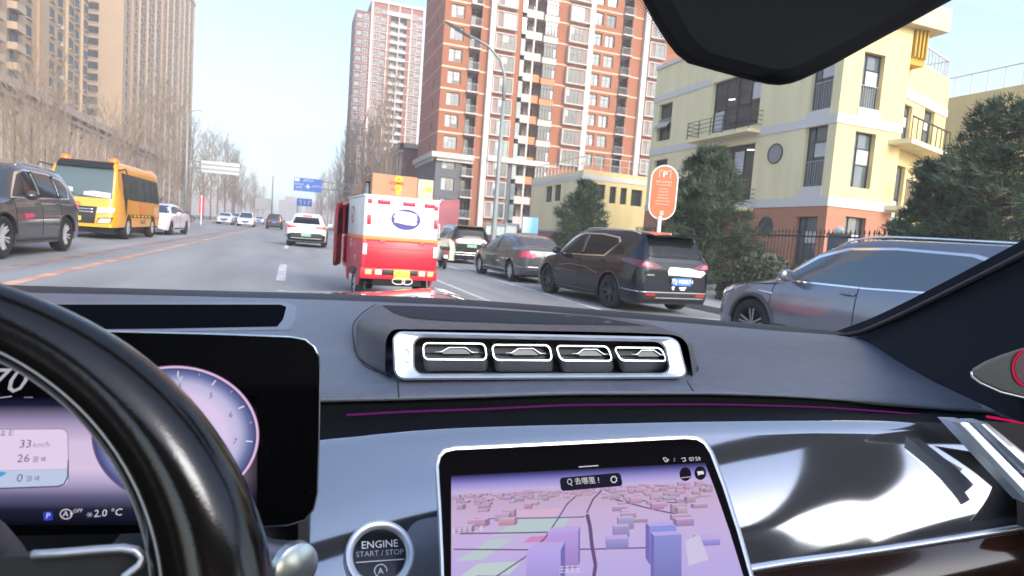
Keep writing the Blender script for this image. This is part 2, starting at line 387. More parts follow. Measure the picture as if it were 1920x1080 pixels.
def suv_top(L, H, hood=1.02, rake=.25, fr=None):
    a = -L/2; f = L/2
    return [(a, .92), (a+.03, 1.07), (a+rake*.55, 1.36), (a+rake, H-.14), (a+rake+.16, H-.045), (a+1.0, H-.01), (-.25, H), (.3, H-.05), (.62, H-.17), (1.28, hood+.07), (1.42, hood+.02), (f-.6, hood-.06), (f-.25, hood-.13), (f-.06, hood-.27), (f, hood-.42)]
SUV = lambda L=4.75, W=1.9, H=1.72, wb=2.75, Rw=.36, sh=.05, rake=.25, **k: dict(dict(L=L, W=W, Rw=Rw, axles=(-wb/2+sh-.05, wb/2+sh), top=suv_top(L, H, rake=rake),
    belt=[(-L/2, 1.10), (-1.2, 1.08), (.4, 1.03), (1.3, .98), (L/2-.3, .82), (L/2, .7)], roofw=[(-L/2, .70), (-L/2+.4, .66), (0, .70), (.6, .72), (1.3, .82), (L/2, .80)]), **k)
def arch_trim(c, m, w=.035):
    Rw = c.S['Rw']; Ra = Rw*1.13+.01
    for yw in c.S['axles']:
        for ax in 'LR':
            pts = [(yw+Ra*math.cos(a), Rw+Ra*math.sin(a)) for a in np.linspace(.12, math.pi-.12, 15)]
            c.line('arch_trim', ax, pts, w, m, off=.004)
def dress(c, side, rear, front, seams=(), handles=(), chrome=None, lamps_r=(), lamps_f=(), lampm_r=None, lampm_f=None, sill=True, mirror=(.78, 1.08), glass=None, pillars=(), hm=None, rim=None, spokes=5):
    g = glass or M_glass; hz = hm or c.pm
    for a in 'LR':
        if chrome: 
            cy = sum(p[0] for p in side)/len(side); cz = sum(p[1] for p in side)/len(side)
            c.patch('window_trim', a, [(cy+(y-cy)*1.03+(.02 if y > cy else -.02), z+(.028 if z > cz else -.022)) for y, z in side], chrome, .003)
        wdw = c.patch('side_window', a, side, g, .006)
        for (y0, z0, y1, z1, wd) in pillars: c.line('window_pillar', a, [(y0, z0), (y1, z1)], wd, M_gloss, .006, parent=wdw)
        for s in seams: c.line('door_gap', a, s, .012, M_seam, .003)
        for (y, z) in handles:
            p, d = c.hit(a, y, z); b = MB(); b.tube([p+Vector((0, -.10, 0)), p-d*.03+Vector((0, -.07, 0)), p-d*.035, p-d*.03+Vector((0, .07, 0)), p+Vector((0, .10, 0))], .016, 6); b.build('door_handle', hz, c.root, smooth=True)
        if sill: c.line('sill_trim', a, [(c.S['axles'][0]+.5, .30), (c.S['axles'][1]-.5, .30)], .07, M_black, .002)
    if rear: c.patch('rear_window', 'B', rear, g, .016, step=.04)
    if front: c.patch('windscreen', 'F', front, M_glassb if glass is None else g, .007)
    for ax, poly in lamps_r: c.patch('tail_lamp', ax, poly, lampm_r or M_red, .012, thick=.01)
    for ax, poly in lamps_f: c.patch('headlight', ax, poly, lampm_f or M_lamp, .012, thick=.01)
    if mirror: c.mirrors(mirror[0], mirror[1], hm or c.pm)
    c.wheels(rim or M_rim, spokes)
def mir(poly): return [(-u, v) for u, v in poly]

# ---- dark grey oncoming SUV, far left
c = Car('sport_utility_vehicle', 'dark grey SUV driving towards the camera ahead of the yellow school bus', 'SUV', SUV(H=1.73, wb=2.82, Rw=.37), (-5.85, 15.29, gz(-5.85)), R(178.5), paint('graphite', (.05, .048, .05)), scale=1.06)
dress(c, [(.98, 1.08), (.45, 1.5), (.1, 1.585), (-1.0, 1.58), (-1.62, 1.50), (-1.78, 1.36), (-1.62, 1.14), (-.2, 1.09)], [(-.6, 1.14), (.6, 1.14), (.52, 1.55), (-.52, 1.55)], [(-.74, 1.1), (.74, 1.1), (.62, 1.6), (-.62, 1.6)],
      seams=[[(1.0, 1.05), (1.02, .6), (.95, .36)], [(-.12, 1.09), (-.12, .36)], [(-1.05, 1.12), (-1.12, .8), (-.98, .5), (-.9, .36)]], handles=[(.02, .98), (-.98, 1.0)], chrome=M_chrome,
      lamps_r=[('L', [(-2.3, 1.02), (-2.0, 1.03), (-1.95, .95), (-2.3, .85)]), ('R', [(-2.3, 1.02), (-2.0, 1.03), (-1.95, .95), (-2.3, .85)]), ('B', [(-.85, .85), (-.5, .92), (-.5, 1.02), (-.85, 1.02)]), ('B', [(.85, .85), (.5, .92), (.5, 1.02), (.85, 1.02)])],
      lamps_f=[('F', [(-.8, .72), (-.45, .70), (-.45, .82), (-.8, .84)]), ('F', [(.8, .72), (.45, .70), (.45, .82), (.8, .84)])], pillars=[(-.14, 1.1, -.12, 1.58, .09), (-1.12, 1.12, -1.2, 1.56, .07)], spokes=6, mirror=(.75, 1.12))
arch_trim(c, M_black); c.rails(.60, -1.75, .2, M_chrome)
c.patch('door_sticker', 'L', [(.72, .78), (.30, .80), (.28, .73), (.70, .69)], mat('sticker_red', (.6, .04, .12), .4), .008)
c.line('belt_trim', 'L', [(.95, 1.07), (-1.6, 1.115)], .02, M_chrome, .008); c.line('shoulder_crease', 'L', [(.9, .97), (-1.9, 1.0)], .012, M_chrome, -.006)

# ---- pink white sedan behind the bus
def sedan_top(L, H, boot=1.02, hood=.95):
    a, f = -L/2, L/2
    return [(a, .82), (a+.02, .98), (a+.1, boot), (a+.55, boot+.04), (a+1.25, H-.10), (a+1.6, H-.03), (-.2, H), (.25, H-.03), (.6, H-.14), (1.25, hood+.06), (1.4, hood), (f-.5, hood-.12), (f-.12, hood-.27), (f, hood-.4)]
SED = lambda L=4.8, W=1.83, H=1.46, wb=2.8, Rw=.335, boot=1.02, **k: dict(dict(L=L, W=W, Rw=Rw, axles=(-wb/2-.02, wb/2-.02), top=sedan_top(L, H, boot), belt=[(-L/2, 1.0), (-1.5, 1.0), (.5, .95), (1.3, .9), (L/2-.3, .72), (L/2, .62)],
    roofw=[(-L/2, .8), (-L/2+.9, .70), (-.4, .64), (.4, .66), (1.3, .82), (L/2, .8)]), **k)
c = Car('saloon_car', 'pale pinkish white electric saloon waiting behind the yellow school bus', 'car', SED(H=1.45), (-5.97, 33.65, gz(-5.97)), R(175.7), paint('blush_white', (.80, .72, .76), .1))
dress(c, [(1.02, 1.0), (.5, 1.27), (.1, 1.34), (-.6, 1.33), (-1.2, 1.2), (-1.45, 1.06), (-.2, .99)], [(-.55, 1.1), (.55, 1.1), (.48, 1.34), (-.48, 1.34)], [(-.72, 1.0), (.72, 1.0), (.58, 1.36), (-.58, 1.36)],
      seams=[[(1.0, .98), (1.0, .35)], [(-.1, .98), (-.1, .35)]], handles=[(.05, .9), (-.9, .92)], lamps_f=[('F', [(-.78, .62), (-.5, .6), (-.5, .68), (-.76, .72)]), ('F', [(.78, .62), (.5, .6), (.5, .68), (.76, .72)])], lampm_f=M_lamplit, mirror=(.72, 1.0), rim=M_rimd)
c.patch('bumper_grille', 'F', [(-.6, .32), (.6, .32), (.55, .40), (-.55, .40)], M_black, .008)

# ---- white crossover with brake lights on
c = Car('crossover_car', 'white crossover with glowing red brake lights and a green number plate', 'car', SUV(L=4.5, W=1.85, H=1.6, wb=2.7, Rw=.34, rake=.7), (.85, 32.94, 0), R(-4.1), paint('white', (.8, .8, .8), .0))
dress(c, [(1.0, 1.03), (.45, 1.4), (.1, 1.48), (-.9, 1.45), (-1.45, 1.28), (-1.5, 1.15), (-.2, 1.05)], [(-.62, 1.1), (.62, 1.1), (.52, 1.42), (-.52, 1.42)], [(-.72, 1.06), (.72, 1.06), (.6, 1.5), (-.6, 1.5)],
      seams=[[(-.05, 1.03), (-.05, .36)], [(.98, 1.0), (.98, .36)]], handles=[(.05, .95), (-.9, .97)], spokes=5, mirror=(.72, 1.08), rim=M_rimd,
      lamps_r=[('B', [(-.88, .86), (-.42, .92), (-.42, .99), (-.88, 1.02)]), ('B', [(.88, .86), (.42, .92), (.42, .99), (.88, 1.02)]), ('L', [(-2.22, .88), (-1.9, .96), (-1.9, 1.0), (-2.22, 1.02)]), ('R', [(-2.22, .88), (-1.9, .96), (-1.9, 1.0), (-2.22, 1.02)])], lampm_r=M_redlit)
c.patch('high_brake_lamp', 'B', [(-.22, 1.46), (.22, 1.46), (.2, 1.52), (-.2, 1.52)], M_redlit, .03, thick=.02)
c.patch('rear_bumper', 'B', [(-.9, .30), (.9, .30), (.9, .56), (.66, .66), (-.66, .66), (-.9, .56)], M_black, .012, thick=.02); c.line('bumper_trim', 'B', [(-.7, .42), (.7, .42)], .04, M_chrome, .06)
c.plate('B', -2.30, .58, M_plateg)
c.patch('badge', 'B', [(-.05, .92), (.05, .92), (.05, .98), (-.05, .98)], M_chrome, .012)
arch_trim(c, M_black)

# ---- the far traffic
def far_car(name, label, S, x, y, rz, pm, lit=False, back=False, group=None):
    c = Car(name, label, 'car', S, (x, y, gz(x)), R(rz), pm, group)
    H = max(z for _, z in S['top'])
    dress(c, [(1.0, 1.04), (.45, H-.22), (0, H-.13), (-1.2, H-.15), (-1.6, H-.4), (-.2, 1.06)], [(-.6, 1.1), (.6, 1.1), (.52, H-.16), (-.52, H-.16)], [(-.72, 1.04), (.72, 1.04), (.6, H-.1), (-.6, H-.1)], mirror=(.75, 1.05),
          lamps_r=[('B', [(-.85, .85), (-.5, .85), (-.5, 1.0), (-.85, 1.0)]), ('B', [(.85, .85), (.5, .85), (.5, 1.0), (.85, 1.0)])],
          lamps_f=[('F', [(-.8, .66), (-.48, .66), (-.45, .76), (-.8, .80)]), ('F', [(.8, .66), (.48, .66), (.45, .76), (.8, .80)])], lampm_f=M_lamplit if lit else None)
    c.patch('grille', 'F', [(-.4, .5), (.4, .5), (.42, .7), (-.42, .7)], M_black, .01)
    if back: c.plate('B', -S['L']/2-.02, .8, M_plateb)
    else: c.plate('F', S['L']/2+.02, .48, M_plateb)
    return c
def gpos(px, py):
    d = ray(px, py); t = -CAM_H/(d.z+CROSS*d.x); p = EYE+d*t; return p.x, p.y
far_car('saloon_car', 'silver white saloon, leftmost of the far oncoming cars', SED(), *gpos(423, 420.5), 180, paint('pearl', (.72, .73, .75), .2))
far_car('sport_utility_vehicle', 'white SUV with lit headlights among the far oncoming cars', SUV(H=1.75), *gpos(462, 424.5), 180, paint('white_b', (.78, .78, .78), 0), lit=True)
far_car('hatchback_car', 'dark blue car half hidden between two far white cars', SED(H=1.5), *gpos(443, 419.5), 180, paint('navy', (.03, .035, .06)))
far_car('saloon_car', 'small silver car farthest behind the white SUV in oncoming traffic', SED(), *gpos(486, 420), 180, paint('silver_far', (.6, .62, .66), .3), lit=True)
c = far_car('minivan', 'black minivan driving away down the far lane', SUV(H=1.85, W=1.9, rake=.15), -1.85, 80, 0, paint('black_far', (.012, .012, .014)), back=True)

# ---- black SUV with a green plate, far end of the parked row
c = Car('sport_utility_vehicle', 'black SUV with a green plate parked ahead of the grey saloon', 'SUV', SUV(L=4.8, W=1.95, H=1.75, wb=2.9), (7.55, 28.6, gz(7.5)), R(0), paint('black_b', (.012, .013, .016)))
dress(c, [(1.0, 1.08), (.45, 1.5), (.1, 1.6), (-1.2, 1.58), (-1.75, 1.5), (-1.8, 1.18), (-.2, 1.1)], [(-.66, 1.14), (.66, 1.14), (.58, 1.58), (-.58, 1.58)], [(-.74, 1.1), (.74, 1.1), (.62, 1.6), (-.62, 1.6)], rim=M_rimd,
      lamps_r=[('B', [(-.92, .98), (-.45, 1.0), (-.45, 1.06), (-.92, 1.08)]), ('B', [(.92, .98), (.45, 1.0), (.45, 1.06), (.92, 1.08)])], chrome=M_chrome, handles=[(.02, .98), (-1, 1.0)])
c.patch('light_bar', 'B', [(-.45, 1.0), (.45, 1.0), (.45, 1.05), (-.45, 1.05)], M_chrome, .012, thick=.01); c.plate('B', -2.44, .83, M_plateg)
c.box('spoiler', -.6, .6, -2.32, -2.0, 1.68, 1.715, M_gloss); c.line('rear_wiper', 'B', [(-.15, 1.2), (.25, 1.24)], .02, M_black, .02)
c.line('bumper_trim', 'B', [(-.8, .52), (.8, .52)], .035, M_chrome, .04); c.line('bumper_trim', 'B', [(-.75, .42), (.75, .42)], .03, M_chrome, .04)

# ---- grey saloon
c = Car('saloon_car', 'dusty dark grey saloon parked between two black SUVs', 'car', SED(H=1.48, wb=2.81, boot=1.06), (7.10, 18.95, gz(7.05)), R(2.4), paint('slate', (.085, .092, .10), .5, .33))
dress(c, [(1.02, 1.0), (.5, 1.30), (.1, 1.37), (-.6, 1.36), (-1.15, 1.24), (-1.5, 1.07), (-.2, 1.0)], [(-.62, 1.12), (.62, 1.12), (.50, 1.38), (-.50, 1.38)], [(-.72, 1.02), (.72, 1.02), (.58, 1.36), (-.58, 1.36)], glass=mat('dusty_glass', (.07, .068, .068), .25, spec=.6),
      seams=[[(1.0, .98), (1.02, .6), (.95, .34)], [(-.15, 1.0), (-.15, .34)], [(-1.05, 1.0), (-1.12, .75), (-.95, .5)], ], handles=[(.02, .9), (-1.0, .92)], pillars=[(-.15, 1.0, -.14, 1.36, .07)],
      lamps_r=[('L', [(-2.36, .80), (-2.12, .78), (-2.06, .9), (-2.16, .99), (-2.36, .98)]), ('R', [(-2.36, .80), (-2.12, .78), (-2.06, .9), (-2.16, .99), (-2.36, .98)]), ('B', [(-.86, .80), (-.55, .78), (-.48, .88), (-.55, .98), (-.86, .98)]), ('B', [(.86, .80), (.55, .78), (.48, .88), (.55, .98), (.86, .98)])],
      lampm_r=mat('tail_lamp_pink', (.62, .05, .10), .15, coat=.6), spokes=7, mirror=(.72, 1.0))
c.plate('B', -2.43, .82, M_plateW, w=.4)
c.line('boot_trim', 'B', [(-.3, .96), (.3, .96)], .03, M_chrome, .02); c.line('bumper_trim', 'B', [(-.8, .52), (.8, .52)], .022, M_chrome, .03); c.line('bumper_trim', 'L', [(-2.3, .50), (-1.85, .52)], .02, M_chrome, .006)
c.line('sill_strip', 'L', [(-1.0, .36), (.95, .36)], .022, M_chrome, .008)

# ---- black SUV with a blue plate
pm = mat('paint_black_deep', (.008, .011, .019), .2, coat=.4, spec=.3)
c = Car('sport_utility_vehicle', 'glossy black SUV with a blue plate parked beside the orange parking sign', 'SUV', SUV(L=4.72, W=1.92, H=1.70, wb=2.74, Rw=.37, tailz=.34), (7.16, 12.85, gz(7.16)), R(4.6), pm)
dress(c, [(1.08, 1.07), (.55, 1.44), (.15, 1.555), (-.6, 1.56), (-1.25, 1.5), (-1.38, 1.40), (-1.0, 1.12), (-.2, 1.09)], [(-.70, 1.17), (.70, 1.17), (.60, 1.52), (-.60, 1.52)], [(-.74, 1.1), (.74, 1.1), (.62, 1.6), (-.62, 1.6)], glass=M_glass,
      seams=[[(1.05, 1.02), (1.08, .6), (1.0, .36)], [(-.10, 1.08), (-.12, .36)], [(-1.0, 1.09), (-1.12, .8), (-.98, .5), (-.85, .36)]], handles=[(.02, .99), (-.98, 1.01)], chrome=M_chrome, rim=M_rimd, spokes=6, mirror=(.85, 1.12), hm=pm,
      pillars=[(-.12, 1.09, -.1, 1.55, .09)],
      lamps_r=[(a, [(-2.33, .96), (-2.05, 1.0), (-1.55, 1.09), (-1.6, 1.12), (-2.33, 1.10)]) for a in 'LR']+[('B', [(-.93, .95), (-.55, .93), (-.36, .97), (-.60, 1.07), (-.93, 1.10)]), ('B', [(.93, .95), (.55, .93), (.36, .97), (.60, 1.07), (.93, 1.10)])], lampm_r=mat('smoked_lamp', (.10, .008, .014), .1, coat=.6))
for a in 'LR':
    c.patch('quarter_window', a, [(-1.42, 1.38), (-1.25, 1.15), (-1.7, 1.18), (-1.62, 1.3)], M_glass, .006)
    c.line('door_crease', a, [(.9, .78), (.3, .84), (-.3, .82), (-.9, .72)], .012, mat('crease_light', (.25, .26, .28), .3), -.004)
arch_trim(c, M_gloss, .05); c.rails(.62, -1.9, .25, M_chrome)
for s in (-1, 1): c.patch('lamp_lens', 'B', [(s*.60, .98), (s*.88, .98), (s*.80, 1.055), (s*.66, 1.05)] if s > 0 else [(-.88, .98), (-.60, .98), (-.66, 1.05), (-.80, 1.055)], mat('lamp_lens', (.55, .10, .16), .2, coat=.5), .026)
b = MB(); b.loft([[(x, -2.02, 1.66+.012*(1-abs(x)/.66)) for x in np.linspace(-.62, .62, 9)], [(x, -2.40, 1.60+.03*(1-(x/.66)**2)) for x in np.linspace(-.66, .66, 9)], [(x, -2.38, 1.56+.03*(1-(x/.66)**2)) for x in np.linspace(-.64, .64, 9)], [(x, -2.05, 1.58) for x in np.linspace(-.6, .6, 9)]])
b.build('spoiler', M_gloss, c.root, smooth=True, angle=30)
c.patch('tail_panel', 'B', [(-.9, 1.07), (.9, 1.07), (.86, 1.15), (-.86, 1.15)], M_gloss, .008)
c.line('rear_wiper', 'B', [(-.12, 1.22), (.05, 1.24), (.30, 1.19)], .028, M_black, .03)
c.patch('silver_trim', 'B', [(-.22, .82), (.62, .80), (.74, .90), (.60, .97), (-.18, .985), (-.24, .90)], mat('silver_trim', (.70, .68, .66), .22, metal=.8), .012, thick=.008)
c.patch('badge', 'B', [(.12, .90), (.20, .90), (.20, .955), (.12, .955)], M_chrome, .026)
c.patch('model_badge', 'B', [(-.78, .80), (-.55, .80), (-.56, .825), (-.76, .825)], M_chrome, .012)
c.plate('B', -2.40, .70, M_plateb, '京J·980B74', w=.46, h=.15, x=.12)
c.patch('torn_sticker', 'B', [(-.10, .60), (-.02, .60), (-.05, .52), (-.09, .54)], M_plateW, .012); c.patch('torn_sticker', 'B', [(.08, .59), (.28, .60), (.22, .52), (.12, .53)], M_plateW, .012)
c.patch('bumper_panel', 'B', [(-.92, .32), (.92, .32), (.92, .46), (-.92, .46)], M_black, .008, thick=.012)
c.line('bumper_trim', 'B', [(-.85, .47), (.85, .47)], .03, mat('satin_silver', (.45, .46, .47), .3, metal=.8), .03); c.line('bumper_trim', 'B', [(-.5, .36), (.85, .36)], .022, MATS['satin_silver'], .03)
c.line('bumper_trim', 'L', [(-2.3, .47), (-1.85, .49)], .024, MATS['satin_silver'], .006)
for s in (-1, 1): c.patch('reflector', 'B', [(s*.62-.12, .40), (s*.62+.12, .40), (s*.62+.12, .445), (s*.62-.12, .445)], M_red, .024, thick=.006)

# ---- grey SUV beside us
pm = paint('steel_grey', (.16, .18, .225), .55, .24)
c = Car('sport_utility_vehicle', 'steel grey SUV parked nearest, its side filling the view above the dashboard', 'SUV', SUV(L=4.85, W=1.94, H=1.66, wb=2.90, Rw=.37), (7.25, 5.58, gz(7.2)), R(2.5), pm)
dress(c, [(1.12, 1.06), (.62, 1.38), (.2, 1.50), (-.4, 1.53), (-1.2, 1.50), (-1.75, 1.36), (-1.9, 1.2), (-1.4, 1.12), (-.2, 1.07)], [(-.66, 1.14), (.66, 1.14), (.58, 1.5), (-.58, 1.5)], [(-.74, 1.08), (.74, 1.08), (.62, 1.55), (-.62, 1.55)], glass=mat('sky_reflect_glass', (.07, .105, .14), .07, spec=.9),  # blue of the panes stands for reflected sky
      seams=[[(1.15, 1.04), (1.18, .62), (1.05, .36)], [(-.12, 1.06), (-.14, .36)], [(-1.05, 1.08), (-1.15, .8), (-1.0, .5), (-.9, .36)]], handles=[(.0, .97), (-.98, .99)], chrome=M_chrome, spokes=5, mirror=(.85, 1.12), rim=mat('rim_grey', (.34, .35, .37), .25, metal=.9),
      lamps_f=[('F', [(-.84, .74), (-.45, .70), (-.45, .78), (-.82, .84)]), ('F', [(.84, .74), (.45, .70), (.45, .78), (.82, .84)])]+[(a, [(2.32, .70), (1.98, .82), (2.0, .86), (2.3, .80)]) for a in 'LR'])
arch_trim(c, mat('arch_grey', (.06, .06, .065), .5), .06); c.rails(.60, -1.9, .45, M_chrome, .04)
for a in 'LR':
    c.patch('bonnet_gap', a, [(2.0, .90), (1.1, .985), (1.1, 1.0), (2.0, .915)], M_seam, .004); c.line('fender_badge', a, [(1.42, .865), (1.15, .85)], .03, M_chrome, .006)
    c.patch('door_vent', a, [(1.02, .42), (.78, .42), (.80, .45), (1.02, .45)], M_black, .006)
# ---- yellow school bus
M_bus = paint('bus_yellow', (.80, .33, .012), 0.0, .35)
S = dict(L=5.9, W=2.08, Rw=.40, axles=(-1.75, 1.55), top=[(-2.95, 2.2), (-2.93, 2.42), (-2.8, 2.55), (-2.4, 2.60), (1.5, 2.62), (2.2, 2.58), (2.45, 2.45), (2.60, 2.2), (2.80, 1.45), (2.88, 1.2), (2.93, .9), (2.95, .7)],
         belt=[(-2.95, 1.35), (2.2, 1.35), (2.7, 1.2), (2.95, .6)], roofw=[(-2.95, .84), (0, .84), (2.3, .82), (2.7, .9), (2.95, .9)], plan=[(-2.95, .90), (-2.85, .97), (-2.6, 1.0), (2.0, 1.0), (2.6, .97), (2.85, .90), (2.95, .84)],
         und=[(-2.95, .45), (0, .42), (2.3, .42), (2.95, .40)], bulge=[(0, .97), (.3, 1.0), (1, .985)])
c = Car('school_bus', 'yellow school bus with a black roof visor driving towards the camera', 'bus', S, (-6.30, 26.48, gz(-6.2)), R(177.8), M_bus)
gbus = mat('bus_glass', (.03, .045, .045), .08, spec=.8)
c.patch('windscreen', 'F', [(-.86, 1.34), (.86, 1.34), (.82, 2.33), (.74, 2.42), (-.74, 2.42), (-.82, 2.33)], mat('bus_windscreen', (.07, .10, .10), .07, spec=.9), .012)
vis = c.patch('roof_visor', 'F', [(-.80, 2.34), (.80, 2.34), (.76, 2.56), (-.76, 2.56)], M_black, .05, thick=.06)
c.patch('dash_cloth', 'F', [(-.05, 1.42), (-.80, 1.36), (-.80, 1.52), (-.30, 1.56), (-.05, 1.52)], M_plateW, .022)
c.patch('green_notice', 'F', [(.25, 1.50), (.62, 1.50), (.60, 1.66), (.28, 1.64)], mat('notice_green', (.35, .55, .38), .6), .022)
for x0, x1 in ((.1, -.62), (.75, .15)): c.line('wiper', 'F', [(x0, 1.38), (x1, 1.36+.08)], .03, M_black, .03)
for a in 'LR':
    wd = c.patch('side_window', a, [(2.15, 1.42), (2.1, 2.25), (-2.7, 2.22), (-2.72, 1.34), (1.3, 1.36)], gbus, .008)
    for y in (1.35, .45, -.5, -1.45, -2.2): c.line('window_pillar', a, [(y, 1.37), (y, 2.22)], .05, M_black, .008, parent=wd)
    c.patch('cab_panel', a, [(2.15, 1.42), (1.98, .86), (1.90, .86), (1.75, 1.42)], M_black, .007)
    st = c.patch('safety_stripe', a, [(1.75, .76), (-1.55, .76), (-1.55, .86), (1.75, .86)], M_black, .008)
    for k in range(6): c.patch('stripe_mark', a, [(1.55-k*.5, .785), (1.25-k*.5, .785), (1.25-k*.5, .835), (1.55-k*.5, .835)], mat('stripe_yellow', (.85, .62, .03), .5), .012, parent=st)
    c.patch('red_emblem', a, [(.15, .92), (-.55, .92), (-.55, 1.28), (.15, 1.28)], mat('emblem_red', (.70, .20, .06), .5), .008); c.patch('red_emblem', a, [(-1.75, .80), (-2.5, .80), (-2.5, 1.2), (-1.75, 1.2)], mat('emblem_pale', (.66, .34, .22), .5), .009)
sgn = Vector((-1, 0, 0))
M = frame_matrix(c.hit('L', -.2, .6)[0]+Vector((-.012, 0, 0)), (0, -1, 0), (0, 0, 1), (-1, 0, 0)); glyphs(5, .14, M_black, M, c.root, 'side_lettering')
M = frame_matrix(c.hit('F', .15, 1.12)[0]+Vector((0, .03, 0)), (-1, 0, .0), (0, -.2, .98), (0, .98, .2)); text_mesh('校车', .17, mat('lettering_red', (.65, .08, .04), .5), M, c.root, 'front_lettering')
for s in (-1, 1):
    q = lambda pts: [(s*u, v) for u, v in pts] if s > 0 else [(s*u, v) for u, v in pts][::-1]
    c.patch('headlight', 'F', q([(.46, .86), (.92, .90), (.95, 1.04), (.50, 1.03)]), M_lamp, .02, thick=.02)
    c.patch('fog_lamp', 'F', q([(.45, .52), (.86, .55), (.92, .74), (.52, .70)]), M_black, .012)
    c.patch('fog_lens', 'F', q([(.50, .55), (.82, .57), (.86, .68), (.56, .66)]), M_lamplit, .022)
    c.lamp = None
gr = c.patch('grille', 'F', [(-.40, .50), (.40, .50), (.46, 1.06), (-.46, 1.06)], M_black, .015)
for z in (.97, .88): c.line('grille_bar', 'F', [(-.36, z), (.36, z)], .035, M_chrome, .06, parent=gr)
c.plate('F', 2.97, .66, M_platey, w=.26, h=.14, x=.1)
c.patch('front_bumper', 'F', [(-.96, .40), (.96, .40), (.96, .50), (-.96, .50)], M_bus, .03, thick=.02)
for s in (-1, 1):
    b = MB(); b.lathe((s*.70, 2.1, 2.58), (0, 0, 1), [(0, .14), (.08, .13), (.13, .08), (.14, 0)], 14); b.build('beacon', mat('beacon_orange', (.85, .16, .02), .25, emit=.25), c.root, smooth=True)
    b = MB(); b.lathe((s*.70, -2.6, 2.55), (0, 0, 1), [(0, .12), (.07, .11), (.11, 0)], 12); b.build('beacon', MATS['beacon_orange'], c.root, smooth=True)
    b = MB(); b.tube([(s*.92, 2.45, 2.3), (s*1.2, 2.75, 2.35), (s*1.3, 2.8, 2.1)], .025, 6); b.bb(min(s*1.18, s*1.36), max(s*1.18, s*1.36), 2.72, 2.82, 1.75, 2.15); b.build('mirror', M_black, c.root)
c.wheels(M_rim, 8, wd=.26)

# ---- red and white cargo tricycle straight ahead
T = thing('cargo_tricycle', 'red and white enclosed cargo tricycle with cardboard boxes on its roof', 'cargo tricycle', (1.62, 10.55, gz(1.6)), R(3.2))
M_tred = mat('tricycle_red', (.60, .010, .03), .38, coat=.3, var=.16, scale=2.2, detail=9); M_twhite = mat('tricycle_white', (.66, .69, .70), .42, coat=.2, var=.10, scale=2.2, detail=9)
M_tside = mat('tricycle_faded_red', (.52, .07, .09), .5, var=.12, scale=4)
M_tor = mat('tricycle_orange', (.80, .22, .06), .45)
def tb(name, x0, x1, y0, y1, z0, z1, m, bev=.015, parent=T):
    b = MB(); b.bb(x0, x1, y0, y1, z0, z1); o = b.build(name, m, parent)
    if bev:
        bm = bmesh.new(); bm.from_mesh(o.data); bmesh.ops.bevel(bm, geom=bm.edges[:], offset=bev, segments=2, affect='EDGES', profile=.5); bm.to_mesh(o.data); bm.free()
        o.data.polygons.foreach_set('use_smooth', [True]*len(o.data.polygons)); o.data.set_sharp_from_angle(angle=R(50))
    return o
# origin = rear axle line on the ground; rear face at y=-0.75
W2 = .60; yr = -.70; yf = .95
tb('lower_box', -W2, W2, yr, yf, .50, 1.045, M_tside)
tg = tb('tailgate', -W2+.06, W2+.005, yr-.022, yr+.01, .60, 1.02, M_tred, .01)
for s in (-1, 1): tb('corner_post', s*(W2-.03)-.035, s*(W2-.03)+.035, yr-.018, yr+.02, .52, 1.04, mat('post_red', (.58, .01, .03), .4), .008)
tb('orange_band', -W2-.004, W2+.004, yr-.024, yf+.004, 1.03, 1.09, M_tor, .008)
tb('upper_box', -W2, W2, yr-.01, yf, 1.08, 1.72, M_twhite, .025)
tb('roof_edge', -W2-.018, W2+.018, yr-.03, yf+.02, 1.70, 1.735, M_twhite, .012)
for x, w_ in ((-.52, .07), (-.30, .2), (.10, .2), (.44, .18)): tb('reflector', x-w_/2, x+w_/2, yr-.018, yr-.008, 1.60, 1.665, mat('reflect_red', (.62, .01, .05), .3), .002)
tb('reflector', W2-.09, W2-.02, yr-.018, yr-.008, 1.57, 1.64, MATS['reflect_red'], .002)
for x in (-.52, W2-.045): tb('reflector', x-.03, x+.03, yr-.018, yr-.008, 1.27, 1.42, MATS['reflect_red'], .002)
for x in (-W2+.035, W2-.03): tb('reflector', x-.03, x+.03, yr-.034, yr-.016, .80, .97, mat('reflect_white', (.85, .78, .74), .3), .002)
def disc(name, c, rx, rz_, m, parent, n=40, y=0.0, side=False):
    b = MB(); pts = [(c[0]+rx*math.cos(a), c[1], c[2]+rz_*math.sin(a)) if not side else (c[0], c[1]+rx*math.cos(a), c[2]+rz_*math.sin(a)) for a in np.linspace(0, 2*math.pi, n, endpoint=False)]
    b.prism(pts, (0, -.004, 0) if not side else (-.004, 0, 0)); return b.build(name, m, parent)
lg = disc('oval_emblem', (.06, yr-.012, 1.385), .235, .165, mat('emblem_navy', (.045, .04, .22), .5), T)
b = MB(); pz = [(-.155, 1.50), (-.06, 1.515), (.08, 1.505), (.20, 1.475), (.205, 1.42), (.215, 1.40), (.195, 1.36), (.215, 1.335), (.18, 1.30), (.05, 1.302), (-.10, 1.325), (-.155, 1.33), (-.15, 1.40), (-.175, 1.41), (-.17, 1.435), (-.15, 1.44)]
b.prism([(x+.03, yr-.019, z) for x, z in pz], (0, -.003, 0)); b.build('paper_patch', mat('pale_lilac', (.66, .66, .80), .6, var=.08, scale=12, stretch=(1, 1, 8)), lg)
em = disc('side_emblem', (-W2-.001, .42, 1.42), .14, .15, mat('emblem_maroon', (.25, .13, .13), .5), T, side=True)
disc('emblem_face', (-W2-.006, .42, 1.42), .10, .11, mat('emblem_cream', (.62, .55, .52), .5), em, side=True); disc('emblem_flame', (-W2-.011, .42, 1.39), .05, .06, mat('emblem_maroon2', (.42, .18, .16), .5), em, side=True)
ML = lambda y, z: frame_matrix((-W2-.006, y, z), (0, -1, 0), (0, 0, 1), (-1, 0, 0))
